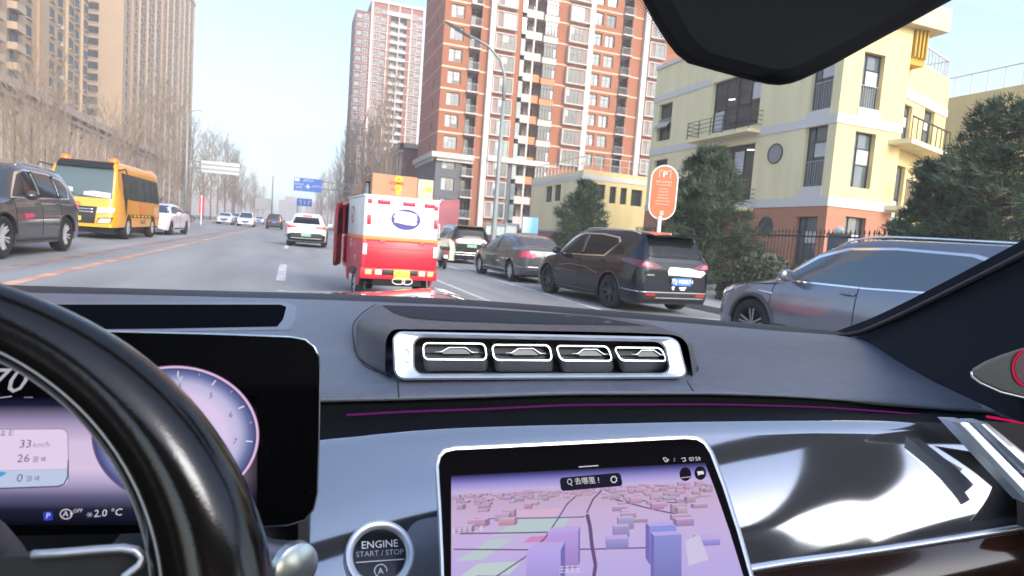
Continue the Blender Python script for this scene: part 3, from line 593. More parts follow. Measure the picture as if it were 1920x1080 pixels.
glyphs(1, .20, M_plateW, ML(.42, .93), T, 'side_lettering'); glyphs(3, .10, mat('faded_white', (.62, .45, .46), .6), ML(.08, .92), T, 'side_lettering'); glyphs(2, .10, M_plateW, ML(-.05, .72), T, 'side_lettering')
for x in (-.30, .34): tb('tailgate_hinge', x-.05, x+.05, yr-.036, yr-.02, .99, 1.04, M_tside, .004)
tb('tailgate_seam', -W2+.05, W2, yr-.0235, yr-.0215, .905, .912, mat('seam_red', (.25, .006, .012), .6), 0)
for x in (-.05, .09): tb('door_seam', x-.002+.45, x+.002+.45, yr-.0125, yr-.0095, 1.10, 1.60, mat('seam_white', (.35, .36, .37), .6), 0) if x > 0 else None
# rear bumper with lamps and plate
tb('rear_bumper', -W2-.02, W2+.02, yr-.05, yr+.05, .42, .60, M_tred, .015)
for x, m in ((-.50, 'amber'), (-.34, 'pale'), (.36, 'pale'), (.50, 'amber')):
    tb('tail_lamp', x-.05, x+.05, yr-.065, yr-.048, .49, .57, mat('lamp_'+m, (.85, .45, .18) if m == 'amber' else (.85, .66, .42), .25), .006)
for x in (-.19, .20): tb('vent_slot', x-.09, x+.09, yr-.054, yr-.046, .49, .575, M_black, .003)
pl = tb('number_plate', -.10, .16, yr-.075, yr-.064, .42, .58, M_platey, .003)
b = MB(); b.tube([(-.02+.10*math.cos(a), yr-.09, .40+.05*math.sin(a)) for a in np.linspace(0, 2*math.pi, 18, endpoint=False)], .008, 5, closed=True); b.tube([(.12+.08*math.cos(a), yr-.09, .40+.05*math.sin(a)) for a in np.linspace(0, 2*math.pi, 18, endpoint=False)], .008, 5, closed=True); b.build('tow_chain', M_plateW, T, smooth=True)
for y0, y1 in ((.62, .90), (-.62, -.30)):
    for s in (-1, 1):
        b = MB(); b.prism([(s*W2-.02, y1, .52), (s*W2-.02, y0, .52), (s*W2-.02, (y0+y1)/2+(.1 if y0 < 0 else -.05), .28)], (.04, 0, 0)); b.build('side_skirt', M_tside, T)
tb('chassis', -.40, .40, -.6, 2.0, .30, .50, M_black)
mt, mr = wheel_meshes(.27, .13, 'trike', M_rim, 6)
for x, y in ((-.53, .02), (.53, .02), (0, 1.95)):
    o = bpy.data.objects.new('wheel', mt); COL.objects.link(o); o.parent = T; o.location = (x, y, .27)
    if x > 0: o.rotation_euler = (0, 0, math.pi)
    r_ = bpy.data.objects.new('rim', mr); COL.objects.link(r_); r_.parent = o
for s in (-1, 1): tb('mudguard', s*.53-.09, s*.53+.09, -.26, .30, .52, .545, M_black, .01)
# cab ahead of the box, door open on the left
tb('cab_roof', -.58, .58, .95, 1.95, 1.60, 1.66, M_tred, .02); tb('cab_nose', -.54, .54, 1.75, 2.1, .45, 1.05, M_tred, .06); tb('cab_floor', -.55, .55, .95, 1.8, .45, .52, M_tred, .01)
for s in (-1, 1):
    b = MB(); b.tube([(s*.56, .97, .5), (s*.56, .97, 1.62), (s*.55, 1.9, 1.62), (s*.54, 2.05, 1.05)], .03, 6); b.build('cab_pillar', M_tred, T)
b = MB(); b.add([(-.52, 2.06, 1.05), (.52, 2.06, 1.05), (.52, 1.92, 1.6), (-.52, 1.92, 1.6)], [(0, 1, 2, 3)]); b.build('windscreen', M_glassb, T)
M_door = mat('door_dark_red', (.22, .010, .022), .45, var=.15, scale=3)
dpts = [(0, .52), (.12, .47), (.62, .47), (.74, .55), (.74, 1.02), (.70, 1.45), (.58, 1.62), (.30, 1.66), (0, 1.60)]
ang = R(15); hx, hy = -.575, 1.85      # hinged at the front, swung outwards
b = MB(); dv = Vector((-math.sin(ang), -math.cos(ang), 0)); nv = Vector((dv.y, -dv.x, 0)); b.prism([Vector((hx, hy, z))+dv*u for u, z in dpts], nv*.05)
dr = b.build('open_door', M_door, T)
b = MB(); wp = [(.12, 1.08), (.64, 1.06), (.62, 1.42), (.52, 1.55), (.14, 1.53)]; b.prism([Vector((hx, hy, z))+dv*u-nv*.004 for u, z in wp], nv*.058); b.build('door_window', mat('red_reflect_glass', (.075, .008, .014), .15), dr)  # maroon of the pane imitates a reflection in the door window
# ---- cardboard cargo on the tricycle's roof
M_card = mat('cardboard', (.36, .215, .13), .85, var=.10, scale=3)
M_film = mat('wrapped_cardboard', (.44, .29, .21), .35, var=.14, scale=5, coat=.3)
ry = R(3.2)
def tri_world(x, y, z): return Vector((1.62, 10.55, gz(1.6)))+Matrix.Rotation(ry, 3, 'Z') @ Vector((x, y, z))
def carton(label, x, y, z, d, m, rz=0.0, tilt=0.0, tape=None, name='cardboard_box'):
    o = thing(name, label, 'box', tri_world(x, y, z), ry+rz, 'cartons on the tricycle roof'); o.rotation_euler = (0, tilt, ry+rz)
    b = MB(); b.bb(-d[0]/2, d[0]/2, -d[1]/2, d[1]/2, 0, d[2]); w_ = b.build('carton', m, o)
    bm = bmesh.new(); bm.from_mesh(w_.data); bmesh.ops.bevel(bm, geom=bm.edges[:], offset=.018, segments=2, affect='EDGES', profile=.5); bm.to_mesh(w_.data); bm.free()
    b = MB(); b.bb(-d[0]/2-.002, d[0]/2+.002, -.03, .03, d[2]*.3, d[2]+.003); b.build('tape', mat('parcel_tape', (.50, .33, .2), .25), o)
    if tape:
        b = MB(); y0 = -d[1]/2-.003
        for (x0, x1, z0, z1) in tape: b.bb(x0, x1, y0-.002, y0, z0, z1)
        b.build('yellow_mark', mat('mark_yellow', (.85, .52, .02), .5), o)
    return o
o = carton('big cardboard box with a yellow vertical mark on the tricycle roof', -.10, -.05, 1.736, (.74, .9, .35), M_card, tape=[(.02, .09, .04, .33), (-.01, .12, .26, .31), (-.0, .11, .12, .17)])
b = MB(); b.bb(-.10, .14, -.455, -.452, .20, .245); b.bb(-.06, .02, -.455, -.452, .1, .14); b.build('red_print', mat('print_red', (.5, .1, .05), .6), o)
o = carton('plastic wrapped box with rounded edge beside the yellow marked carton', .40, -.12, 1.736, (.27, .8, .33), M_film)
b = MB(); b.bb(.0, .10, -.405, -.402, .14, .20); b.build('yellow_label', MATS['mark_yellow'], o); b = MB(); b.bb(-.12, -.10, -.405, -.402, .10, .28); b.build('white_label', M_plateW, o)
carton('folded brown carton leaning at the roof front over the open door', -.36, .58, 1.74, (.40, .5, .20), mat('cardboard_dark', (.42, .27, .2), .9, var=.1, scale=4), rz=.15, tilt=.12)
o = thing('metal_can', 'small grey tin standing in front of the roof cartons', 'can', tri_world(-.50, -.30, 1.736)); b = MB(); b.lathe((0, 0, 0), (0, 0, 1), [(0, .0), (0, .05), (.13, .05), (.14, .045), (.14, .03), (.19, .03), (.19, 0)], 16); b.build('can_body', mat('tin_grey', (.16, .20, .21), .4, metal=.4), o, smooth=True, angle=40)
b = MB(); b.lathe((0, 0, .19), (0, 0, 1), [(0, .034), (.03, .034), (.03, 0)], 12); b.build('lid', M_black, o)

# ---- scooter with a pale wind quilt and the white frame cart
sx, sy_ = gpos(829, 503)
o = thing('motor_scooter', 'small scooter with a cream wind quilt parked behind the tricycle', 'scooter', (sx, sy_, gz(sx)), R(-6))
b = MB(); b.lathe((0, -.55, .24), (1, 0, 0), [(-.05, .15), (-.06, .2), (0, .24), (.06, .2), (.05, .15)], 18); b.build('wheel', M_tyre, o, smooth=True)
b = MB(); b.lathe((0, .60, .24), (1, 0, 0), [(-.05, .15), (-.06, .2), (0, .24), (.06, .2), (.05, .15)], 18); b.build('wheel', M_tyre, o, smooth=True)
b = MB(); b.prism([(-.13, -.75, .45), (-.13, -.72, .68), (-.13, -.1, .72), (-.13, .05, .35), (-.13, .35, .28), (-.13, -.25, .28)], (.26, 0, 0)); b.build('scooter_body', mat('scooter_dark', (.03, .035, .04), .3), o)
b = MB(); b.bb(-.14, .14, -.70, -.05, .70, .80); b.build('seat', M_black, o)
b = MB(); b.tube([(0, .58, .24), (0, .45, .7), (0, .38, 1.02)], .035, 6); b.tube([(-.34, .30, 1.05), (0, .38, 1.02), (.34, .30, 1.05)], .018, 6); b.build('handlebar', M_black, o)
b = MB(); b.bb(-.07, .07, -.80, -.775, .40, .52); b.build('number_plate', M_plateW, o); b = MB(); b.bb(-.09, .09, -.79, -.76, .56, .63); b.build('tail_lamp', M_red, o)
q = [[(-.30+.14*math.cos(t)*.0+x, .32+.10*math.cos(x*5), z) for x in np.linspace(-.12, .72, 12)] for t, z in ((0, 1.08), (0, .9), (0, .7), (0, .42), (0, .30))]
q = [[(p[0]*(.72+.32*i/4), p[1]+.10*math.sin(i), p[2]) for p in r_] for i, r_ in enumerate(q)]
b = MB(); b.loft(q); b.loft([[(p[0], p[1]-.05, p[2]) for p in r_] for r_ in q]); b.build('wind_quilt', mat('quilt_cream', (.62, .58, .46), .9, var=.1, scale=6), o, smooth=True)
b = MB(); b.loft([[(.20, .2, 1.0), (.34, .24, 1.02), (.42, .2, .95)], [(.26, .15, .75), (.38, .2, .72), (.46, .12, .7)], [(.22, .1, .35), (.34, .15, .33), (.42, .1, .36)]]); b.build('quilt_flap', MATS['quilt_cream'], o, smooth=True)
fx, fy = 5.75, 28.0
o = thing('cargo_cart', 'white tubular cargo cart standing between tricycle and green plate SUV', 'cart', (fx, fy, gz(fx)), 0)
b = MB(); 
for z in (.75, 1.62): b.tube([(-.6, -.5, z), (.55, -.5, z), (.62, -.4, z), (.62, .9, z), (-.6, .9, z), (-.6, -.5, z)], .03, 6)
for x, y in ((-.6, -.5), (.6, -.48), (.62, .9), (-.6, .9), (0, -.5)): b.tube([(x, y, .5), (x, y, 1.62)], .025, 6)
b.build('rail_frame', M_plateW, o); b = MB(); b.bb(-.62, .64, -.52, .92, .50, .58); b.build('deck', mat('deck_grey', (.25, .26, .26), .6), o)
for x in (-.5, .5):
    b = MB(); b.lathe((x, .2, .26), (1, 0, 0), [(-.05, .16), (-.06, .22), (0, .26), (.06, .22), (.05, .16), (.0, .0)], 16); b.build('wheel', M_tyre, o, smooth=True)
# ================================================================== buildings
class Face:
    """a facade plane: u runs along it, z up, d outwards; geometry collected in place coordinates of its building"""
    def __init__(s, o, u, n): s.o = Vector(o); s.u = Vector(u).normalized(); s.n = Vector(n).normalized()
    def P(s, u, z, d=0.0): return s.o+s.u*u+Vector((0, 0, z))+s.n*d
    def upx(s, px, py): 
        d = ray(px, py); t = (s.o-EYE).dot(s.n)/d.dot(s.n); p = EYE+d*t; q = p-s.o; return q.dot(s.u), q.z
    def wall(s, b, u0, u1, z0, z1, holes=(), depth=.25, mi=0, zmat=None):
        us = sorted(set([u0, u1]+[x for h in holes for x in h[:2]])); zs = sorted(set([z0, z1]+[x for h in holes for x in h[2:4]]+[z for z, _ in (zmat or [])]))
        us = [x for x in us if u0-1e-6 <= x <= u1+1e-6]; zs = [z for z in zs if z0-1e-6 <= z <= z1+1e-6]
        for a, c in zip(us[:-1], us[1:]):
            for e, f in zip(zs[:-1], zs[1:]):
                um, zm = (a+c)/2, (e+f)/2
                if any(h[0] < um < h[1] and h[2] < zm < h[3] for h in holes): continue
                m_ = mi
                for z, k in (zmat or []):
                    if zm > z: m_ = k
                b.add([s.P(a, e), s.P(c, e), s.P(c, f), s.P(a, f)], [(0, 1, 2, 3)], m_)
        for a, c, e, f in [h[:4] for h in holes]:
            zm = (e+f)/2; m_ = mi
            for z, k in (zmat or []):
                if zm > z: m_ = k
            q = [(a, e), (c, e), (c, f), (a, f)]
            for (x, y), (x2, y2) in zip(q, q[1:]+q[:1]): b.add([s.P(x, y), s.P(x, y, -depth), s.P(x2, y2, -depth), s.P(x2, y2)], [(0, 1, 2, 3)], m_)
    def bar(s, b, u0, u1, z0, z1, d0, d1, mi=0):
        p = [s.P(u, z, d) for d in (d0, d1) for u, z in ((u0, z0), (u1, z0), (u1, z1), (u0, z1))]
        b.add(p, [(0, 3, 2, 1), (4, 5, 6, 7), (0, 1, 5, 4), (1, 2, 6, 5), (2, 3, 7, 6), (3, 0, 4, 7)], mi)
    def rot(s): return math.atan2(s.u.y, s.u.x)
def window_mesh(key, w, h, cols, rows, frame, glass, fw=.06, reveal=0.0, open_row=None, mix=None):
    """mesh in local coords: x along facade (centred), z up from sill, -y outwards when the facade runs along +x"""
    if key in bpy.data.meshes: return bpy.data.meshes[key]
    b = MB(); 
    def bar(x0, x1, z0, z1): b.bb(x0, x1, -.05, .02, z0, z1, 0)
    bar(-w/2, w/2, 0, fw); bar(-w/2, w/2, h-fw, h); bar(-w/2, -w/2+fw, fw, h-fw); bar(w/2-fw, w/2, fw, h-fw)
    for c in cols: bar(-w/2+w*c-fw*.4, -w/2+w*c+fw*.4, fw, h-fw)
    for r_ in rows: bar(-w/2+fw, w/2-fw, h*r_-fw*.4, h*r_+fw*.4)
    b.add([(-w/2, 0, 0), (w/2, 0, 0), (w/2, 0, h), (-w/2, 0, h)], [(0, 1, 2, 3)], 1)
    if mix:
        for (x0, x1, z0, z1) in mix: b.add([(-w/2+w*x0, -.012, h*z0), (-w/2+w*x1, -.012, h*z0), (-w/2+w*x1, -.012, h*z1), (-w/2+w*x0, -.012, h*z1)], [(0, 1, 2, 3)], 2)
    ms = [frame, glass]+([MATS['curtain']] if mix else [])
    o = b.build('window', ms); o.data.name = key; me = o.data; bpy.data.objects.remove(o); return me
def put_window(F, me, u, z, d, parent, name='window'):
    o = bpy.data.objects.new(name, me); COL.objects.link(o); o.parent = parent
    p = F.P(u, z, d); o.location = p-parent.location; X = F.u; Y = -F.n
    if X.cross(Y).z < 0: X = -X
    M = Matrix((X, Y, Vector((0, 0, 1)))).transposed(); o.rotation_euler = M.to_euler(); return o
def many_windows(F, lst, parent, near=100, key=None):
    """lst: (mesh, u, z, d) nearest first: the first are parts, the rest one stuff part"""
    for me, u, z, d in lst[:near]: put_window(F, me, u, z, d, parent)
    if lst[near:]:
        b = bmesh.new(); mats_ = []
        for me, u, z, d in lst[near:]:
            p = F.P(u, z, d)-parent.location; X = F.u; Y = -F.n
            if X.cross(Y).z < 0: X = -X
            M = frame_matrix(p, X, Y, Vector((0, 0, 1))); off = []
            t = bmesh.new(); t.from_mesh(me); t.transform(M)
            for m_ in me.materials:
                if m_ not in mats_: mats_.append(m_)
                off.append(mats_.index(m_))
            for f in t.faces: f.material_index = off[f.material_index]
            tm = bpy.data.meshes.new('tmp'); t.to_mesh(tm); t.free(); b.from_mesh(tm); bpy.data.meshes.remove(tm)
        me = bpy.data.meshes.new('upper_windows'); b.to_mesh(me); b.free()
        for m_ in mats_: me.materials.append(m_)
        o = bpy.data.objects.new('upper_windows', me); COL.objects.link(o); o.parent = parent; tag(o, kind='stuff')
mat('curtain', (.50, .52, .53), .6, var=.2, scale=.6)
M_pane = mat('pane_sky', (.10, .13, .15), .05, spec=.9, var=.5, scale=.35); M_paned = mat('pane_dark', (.035, .045, .05), .05, spec=.8, var=.5, scale=.3); M_paneb = mat('pane_blue', (.16, .21, .23), .06, spec=.9, var=.4, scale=.4)
M_wfr = mat('window_frame_white', (.74, .72, .70), .5); M_dfr = mat('window_frame_dark', (.05, .05, .055), .5); M_gfr = mat('window_frame_grey', (.22, .22, .22), .5)
M_rail = mat('rail_metal', (.32, .33, .34), .5)

def bar_at(z, F, b, u0, u1, hgt, d1, mi): F.bar(b, u0, u1, z, z+hgt, .0, d1, mi)

# ---- the big orange apartment block
YB = 82.0; org = Vector((17.85, YB, 0))
AB = thing('apartment_block', 'large orange brick apartment block with white bay frames above a dark grey base', 'apartment building', org)
FS = Face(org, (1, 0, 0), (0, -1, 0)); FW = Face(org, (0, 1, 0), (-1, 0, 0))
M_orb = brick_mat('orange_tile', (.36, .122, .060), (.31, .106, .052), (.30, .13, .07), 2.0)
M_pinkb = brick_mat('side_light_tile', (.42, .17, .12), (.38, .15, .105), (.36, .17, .13), 2.0)  # gable copy of the orange tile, its paler light put into the colour
M_gbase = mat('grey_base', (.115, .12, .13), .8, var=.1, scale=.5); M_wtrim = mat('white_trim', (.53, .49, .46), .7, var=.05, scale=1); M_peach = mat('peach_band', (.66, .46, .34), .75); M_brpan = mat('brown_panel', (.27, .21, .19), .7, var=.12, scale=.8)
fl = [2.85+i*2.85 for i in range(19)]; zb0 = 11.4; HB = 58.0
zx = lambda a: atYx(a)
def ux(z): d = ray(640+z/2.571, 187); return d.x*(YB/d.y)-org.x
b = MB(org); floors = [11.65+i*2.85 for i in range(16)]
low = [.2+i*2.85+.2 for i in range(4)]
uE = 42.0
# wall planes with openings; columns in survey units
cols = dict(win1=(ux(505), ux(570)), bal1=(ux(600), ux(652)), ws1=(ux(690), ux(716)), pan=(ux(722), ux(746)), bay1=(ux(752), ux(812)), rec1=(ux(868), ux(902)), rec2=(ux(912), ux(942)), dwin=(ux(952), ux(1012)), bay2=(ux(1074), ux(1134)), ws2=(ux(1163), ux(1186)), win2=(ux(1192), ux(1232)), win3=(ux(1248), ux(1294)), bal2=(ux(1328), ux(1374)), ws3=(ux(1428), ux(1452)), bay3=(ux(1460), ux(1478)), bay4=(ux(1486), ux(1530)))
recess = [cols['bal1'], (ux(845), ux(1012)), cols['bal2']]
holes = []
for z in floors+low:
    for k in ('win1', 'win2', 'win3'):
        if z < 11 and k != 'win1': continue
        holes.append((*cols[k], z+.75, z+2.45))
for (a, c_) in recess: holes.append((a, c_, .3, HB-2))
FS.wall(b, 0, ux(655), .0, zb0, [h for h in holes if h[1] <= ux(656)], .3, 1); FS.wall(b, 0, ux(655), zb0, HB, [h for h in holes if h[1] <= ux(656)], .3, 0)
FS.wall(b, ux(655), ux(818), 0, HB, [], .3, 0); FS.wall(b, ux(818), ux(1018), 0, zb0-.5, [h for h in holes if ux(830) < h[0] < ux(1015)], 1.6, 1); FS.wall(b, ux(818), ux(1018), zb0-.5, HB, [h for h in holes if ux(830) < h[0] < ux(1015)], 1.6, 0); FS.wall(b, ux(1018), uE, 0, HB, [h for h in holes if h[0] > ux(1018)], .3, 0)
# west gable and back
hw = [(4.2, 4.9, z+.9, z+1.9) for z in floors]
FW.wall(b, 0, 13.2, 0, zb0, [], .2, 1); FW.wall(b, 0, 13.2, zb0, HB, hw, .2, 2)
b.add([FS.P(0, HB), FS.P(uE, HB), FS.P(uE, HB, -13.2), FS.P(0, HB, -13.2)], [(0, 1, 2, 3)], 0); b.add([FS.P(0, 0, -13.2), FS.P(uE, 0, -13.2), FS.P(uE, HB, -13.2), FS.P(0, HB, -13.2)], [(0, 1, 2, 3)], 0); b.add([FS.P(uE, 0), FS.P(uE, 0, -13.2), FS.P(uE, HB, -13.2), FS.P(uE, HB)], [(0, 1, 2, 3)], 0)
# recess back walls
for (a, c_) in recess: b.add([FS.P(a, 0, -1.6), FS.P(c_, 0, -1.6), FS.P(c_, HB, -1.6), FS.P(a, HB, -1.6)], [(0, 1, 2, 3)], 3)
wl = b.build('wall', [M_orb, M_gbase, M_pinkb, mat('recess_wall', (.30, .21, .18), .8, var=.1, scale=.4)], AB)
for z in floors: 
    b = MB(org); FS.bar(b, 0, ux(598), z-.12, z+.12, 0, .06); FW.bar(b, 0, 13.2, z-.07, z+.07, 0, .04); b.build('band_trim', M_peach, AB)
    if z > 40: continue
    for k1, k2 in ((655, 690), (1018, 1072), (1187, 1326), (1376, 1427)): b = MB(org); FS.bar(b, ux(k1), ux(k2), z-.1, z+.1, 0, .05); b.build('band_trim', M_peach, AB)
b = MB(org)
for k in ('ws1', 'ws2', 'ws3'): FS.bar(b, *cols[k], .5, HB, 0, .55)
FS.bar(b, ux(903), ux(911), .5, HB-1, -.2, .15)
b.build('white_pilaster', M_wtrim, AB)
b = MB(org); FS.bar(b, -.7, ux(652), zb0-.35, zb0+.35, .0, .75); FS.bar(b, -.45, ux(652), zb0-.75, zb0-.35, .0, .4); FW.bar(b, -.7, 13.2, zb0-.35, zb0+.35, .0, .75); FW.bar(b, -.4, 13.2, zb0-.75, zb0-.35, 0, .4); FS.bar(b, ux(716), ux(1018), zb0-.1, zb0+.6, 0, .9); b.build('cornice', M_wtrim, AB)
# bays: white framed boxes with brown panels and windows
cw = lambda k: cols[k][1]-cols[k][0]
mw1 = window_mesh('win_orange', cw('win1'), 1.7, (.36, .68), (.68,), M_gfr, M_pane, .07, mix=[(.05, .33, .1, .95)])
mw2 = window_mesh('win_orange_b', cw('win2'), 1.7, (.5,), (.65,), M_gfr, M_paneb, .07, mix=[(.55, .95, .1, .6)]); mw3 = window_mesh('win_orange_c', cw('win3'), 1.7, (.5,), (.65,), M_gfr, M_paned, .07)
mb1 = window_mesh('win_bay', cw('bay1'), 1.95, (.34, .67), (.6,), M_gfr, M_pane, .07, mix=[(.05, .32, .05, .95)]); mb2 = window_mesh('win_bay_b', cw('bay2'), 1.95, (.34, .67), (.55,), M_gfr, M_paneb, .07); mb4 = window_mesh('win_bay_d', cw('bay4'), 1.95, (.5,), (.6,), M_gfr, M_pane, .07)
mdw = window_mesh('win_dark_bay', cw('dwin'), 2.0, (.25, .5, .75), (.7,), M_dfr, M_paned, .07, mix=[(.78, .97, .05, .6)]); mrc = window_mesh('win_recess', cw('rec1')*.8, 1.9, (.5,), (.7,), M_dfr, M_paned, .06); mbl = window_mesh('win_balcony', cw('bal1')*.9, 2.2, (.3, .65), (.75,), M_gfr, M_paned, .06)
qv = random.Random(21)
def variants(key, w_, h_, cols_, rows_, fr, n_=3):
    out = []
    for k in range(n_):
        mx = [(x0, x0+qv.uniform(.18, .42), qv.choice([.04, .3, .5]), .96) for x0 in (.04, qv.uniform(.5, .62))][:qv.choice([0, 1, 2])]
        out.append(window_mesh('%s_v%d' % (key, k), w_, h_, cols_, rows_, fr, qv.choice([M_pane, M_paned, M_paneb]), .07, mix=mx or None))
    return out
VAR = {mw1.name: [mw1]+variants('win_orange', cw('win1'), 1.7, (.36, .68), (.68,), M_gfr), mw2.name: [mw2]+variants('win_orange_b', cw('win2'), 1.7, (.5,), (.65,), M_gfr), mw3.name: [mw3]+variants('win_orange_c', cw('win3'), 1.7, (.5,), (.65,), M_gfr), mb1.name: [mb1]+variants('win_bay', cw('bay1'), 1.95, (.34, .67), (.6,), M_gfr), mb2.name: [mb2]+variants('win_bay_b', cw('bay2'), 1.95, (.34, .67), (.55,), M_gfr)}
WL = []; vis = [z for z in low[1:]+floors if z < 36]; hid = [z for z in floors if z >= 36]
mid = lambda k: (cols[k][0]+cols[k][1])/2
for grp in (vis, hid):
    for z in grp:
        WL += [(mw1, mid('win1'), z+.75, -.25), (mbl, mid('bal1'), z+.25, -1.55)]
        if z > 11: WL += [(mw2, mid('win2'), z+.75, -.25), (mw3, mid('win3'), z+.75, -.25)]
        WL += [(mb1, mid('bay1'), z+.45, .56), (mdw, mid('dwin'), z+.5, .42), (mrc, mid('rec1'), z+.3, -1.55), (mrc, mid('rec2'), z+.3, -1.55)]
        if z > 11: WL += [(mb2, mid('bay2'), z+.45, .56), (mb4, mid('bay4'), z+.45, .56), (mbl, mid('bal2'), z+.25, -1.55)]
WL = [(qv.choice(VAR[m_.name]) if m_.name in VAR else m_, u, z, d) for m_, u, z, d in WL]
many_windows(FS, WL, AB, 100)
M_bal0 = mat('balcony_orange', (.58, .22, .09), .7); M_bal1 = mat('balcony_pale', (.56, .47, .43), .75)
for z in [q for q in low[1:]+floors if q < 40]:
    for k, k2 in (('bay1', 'pan'), ('bay2', None), ('bay4', 'bay3')):
        if z < 11 and k == 'bay2': continue
        a, c_ = cols[k]; a0 = cols[k2][0]-.05 if k2 else a-.12; c0 = c_+.12 if k2 else ux(1160); b = MB(org)
        FS.bar(b, a0-.08, c0, z+.30, z+.44, .0, .68); FS.bar(b, a0-.08, c0, z+2.42, z+2.56, .0, .68); FS.bar(b, a0-.08, a0+.05, z+.44, z+2.42, .0, .66); FS.bar(b, c0-.1, c0, z+.44, z+2.42, 0, .66); FS.bar(b, a-.12, a-.03, z+.44, z+2.42, 0, .64)
        fr_ = b.build('bay_frame', M_wtrim, AB); b = MB(org); FS.bar(b, a0+.05, c0-.1, z+.44, z+2.42, 0, .52); b.build('bay_panel', M_brpan, fr_)
    a, c_ = cols['dwin']; b = MB(org); FS.bar(b, a-.1, c_+.15, z-.35, z+.5, -1.6, .42, 1 if int(z*3) % 3 else 0); b.build('balcony', [M_bal0, M_bal1], AB)
    for (a, c_, m_) in ((ux(866), ux(903), 1), (ux(911), ux(945), 0 if int(z) % 3 else 1)): b = MB(org); FS.bar(b, a, c_, z-.2, z+.85, -1.5, .1, m_ if z < 24 else 1); b.build('balcony', [M_bal0, M_bal1], AB)
    b = MB(org); FS.bar(b, ux(845), ux(866), z+.3, z+2.5, -1.4, .12); b.build('glass_bay', M_paneb, AB)
    for k in ('bal1', 'bal2'):
        a, c_ = cols[k]; b = MB(org); FS.bar(b, a-.1, c_+.1, z-.12, z+.06, -1.5, .55); sl_ = b.build('balcony', M_bal1, AB); b = MB(org)
        FS.bar(b, a, c_+.05, z+1.0, z+1.06, .45, .5)
        for i in range(9): u = a+(c_-a)*i/8; FS.bar(b, u, u+.035, z+.06, z+1.0, .46, .49)
        b.build('balcony_rail', M_rail, sl_)
b = MB(org); FW.bar(b, 4.1, 5.0, 0, 0, 0, 0) if False else None
for z in floors: FW.bar(b, 4.2, 4.9, z+.9, z+1.9, -.15, -.1)
b.build('gable_glazing', M_paned, AB)

# ---- distant slim red tower
YT = 225.0; org = Vector((18.0, YT, 0)); HT = 79.0
RT = thing('red_tower', 'distant slim red brown residential tower with white grid balconies', 'apartment tower', org)
FS = Face(org, (1, 0, 0), (0, -1, 0)); FW = Face(org, (0, 1, 0), (-1, 0, 0))
M_rt = brick_mat('red_brown_tile', (.34, .13, .085), (.30, .115, .075), (.30, .14, .1), 1.5); M_rtd = brick_mat('brown_tile', (.22, .10, .075), (.20, .09, .07), (.2, .11, .09), 1.5)
b = MB(org); FS.wall(b, 0, 5.0, 0, HT-4, [], .2, 1); FS.wall(b, 5.0, 24, 0, HT, [(12, 17.6, 8, HT-4)], 2.0, 0); FW.wall(b, 0, 16, 0, HT-4, [], .2, 1); b.add([FS.P(12, 8, -2), FS.P(17.6, 8, -2), FS.P(17.6, HT-4, -2), FS.P(12, HT-4, -2)], [(0, 1, 2, 3)], 2)
b.add([FS.P(5, HT-4), FS.P(5, HT), FS.P(5, HT, -16), FS.P(5, HT-4, -16)], [(0, 1, 2, 3)], 0); b.add([FS.P(0, HT-4), FS.P(5, HT-4), FS.P(5, HT-4, -16), FS.P(0, HT-4, -16)], [(0, 1, 2, 3)], 0); b.add([FS.P(5, HT), FS.P(24, HT), FS.P(24, HT, -16), FS.P(5, HT, -16)], [(0, 1, 2, 3)], 0)
b.build('wall', [M_rt, M_rtd, mat('dark_recess', (.12, .10, .10), .8)], RT)
b = MB(org); 
for u in (5.2, 10.7, 14.7, 18.9, 23.2): FS.bar(b, u, u+(.75 if u in (5.2, 23.2) else .35), 4, HT+.5, 0, .4)
for i in range(27):
    z = 3.2+i*2.85
    if z > HT-5: break
    FS.bar(b, 5.9, 11.7, z, z+.22, 0, .3); FS.bar(b, 17.8, 23.3, z, z+.22, 0, .3); FS.bar(b, 12, 17.6, z-.2, z+.8, -1.8, .2); FS.bar(b, 0, 5.0, z, z+.14, 0, .15); FW.bar(b, 0, 8, z, z+.12, 0, .1)
    for u in (6.2, 8.4, 19.2, 21.3): FS.bar(b, u, u+.14, z, z+2.85, 0, .25)
FS.bar(b, 4.8, 24.3, HT-.3, HT+.7, 0, .5); FS.bar(b, 10.5, 19, HT-4, HT-2.6, 0, .6)
b.build('white_grid', mat('white_grid_paint', (.66, .58, .54), .7), RT)
wa = window_mesh('win_rt', 1.6, 1.6, (.5,), (), M_wfr, M_paned, .1); wb_ = window_mesh('win_rt_b', 1.8, 1.5, (.5,), (), M_gfr, M_paneb, .1); WL = []
for i in range(2, 26):
    z = 3.2+i*2.85
    WL += [(wa, 7.3, z+.7, .1), (wb_, 9.5, z+.7, .1), (wa, 20.3, z+.7, .1), (wb_, 22.3, z+.7, .1)]
for i in range(2, 25):
    z = 3.2+i*2.85; WL += [(wb_, 1.4, z+.7, .05), (wa, 3.6, z+.7, .05), (wb_, 13.3, z+.8, -1.8), (wb_, 16.0, z+.8, -1.8)]
many_windows(FS, WL, RT, 100)

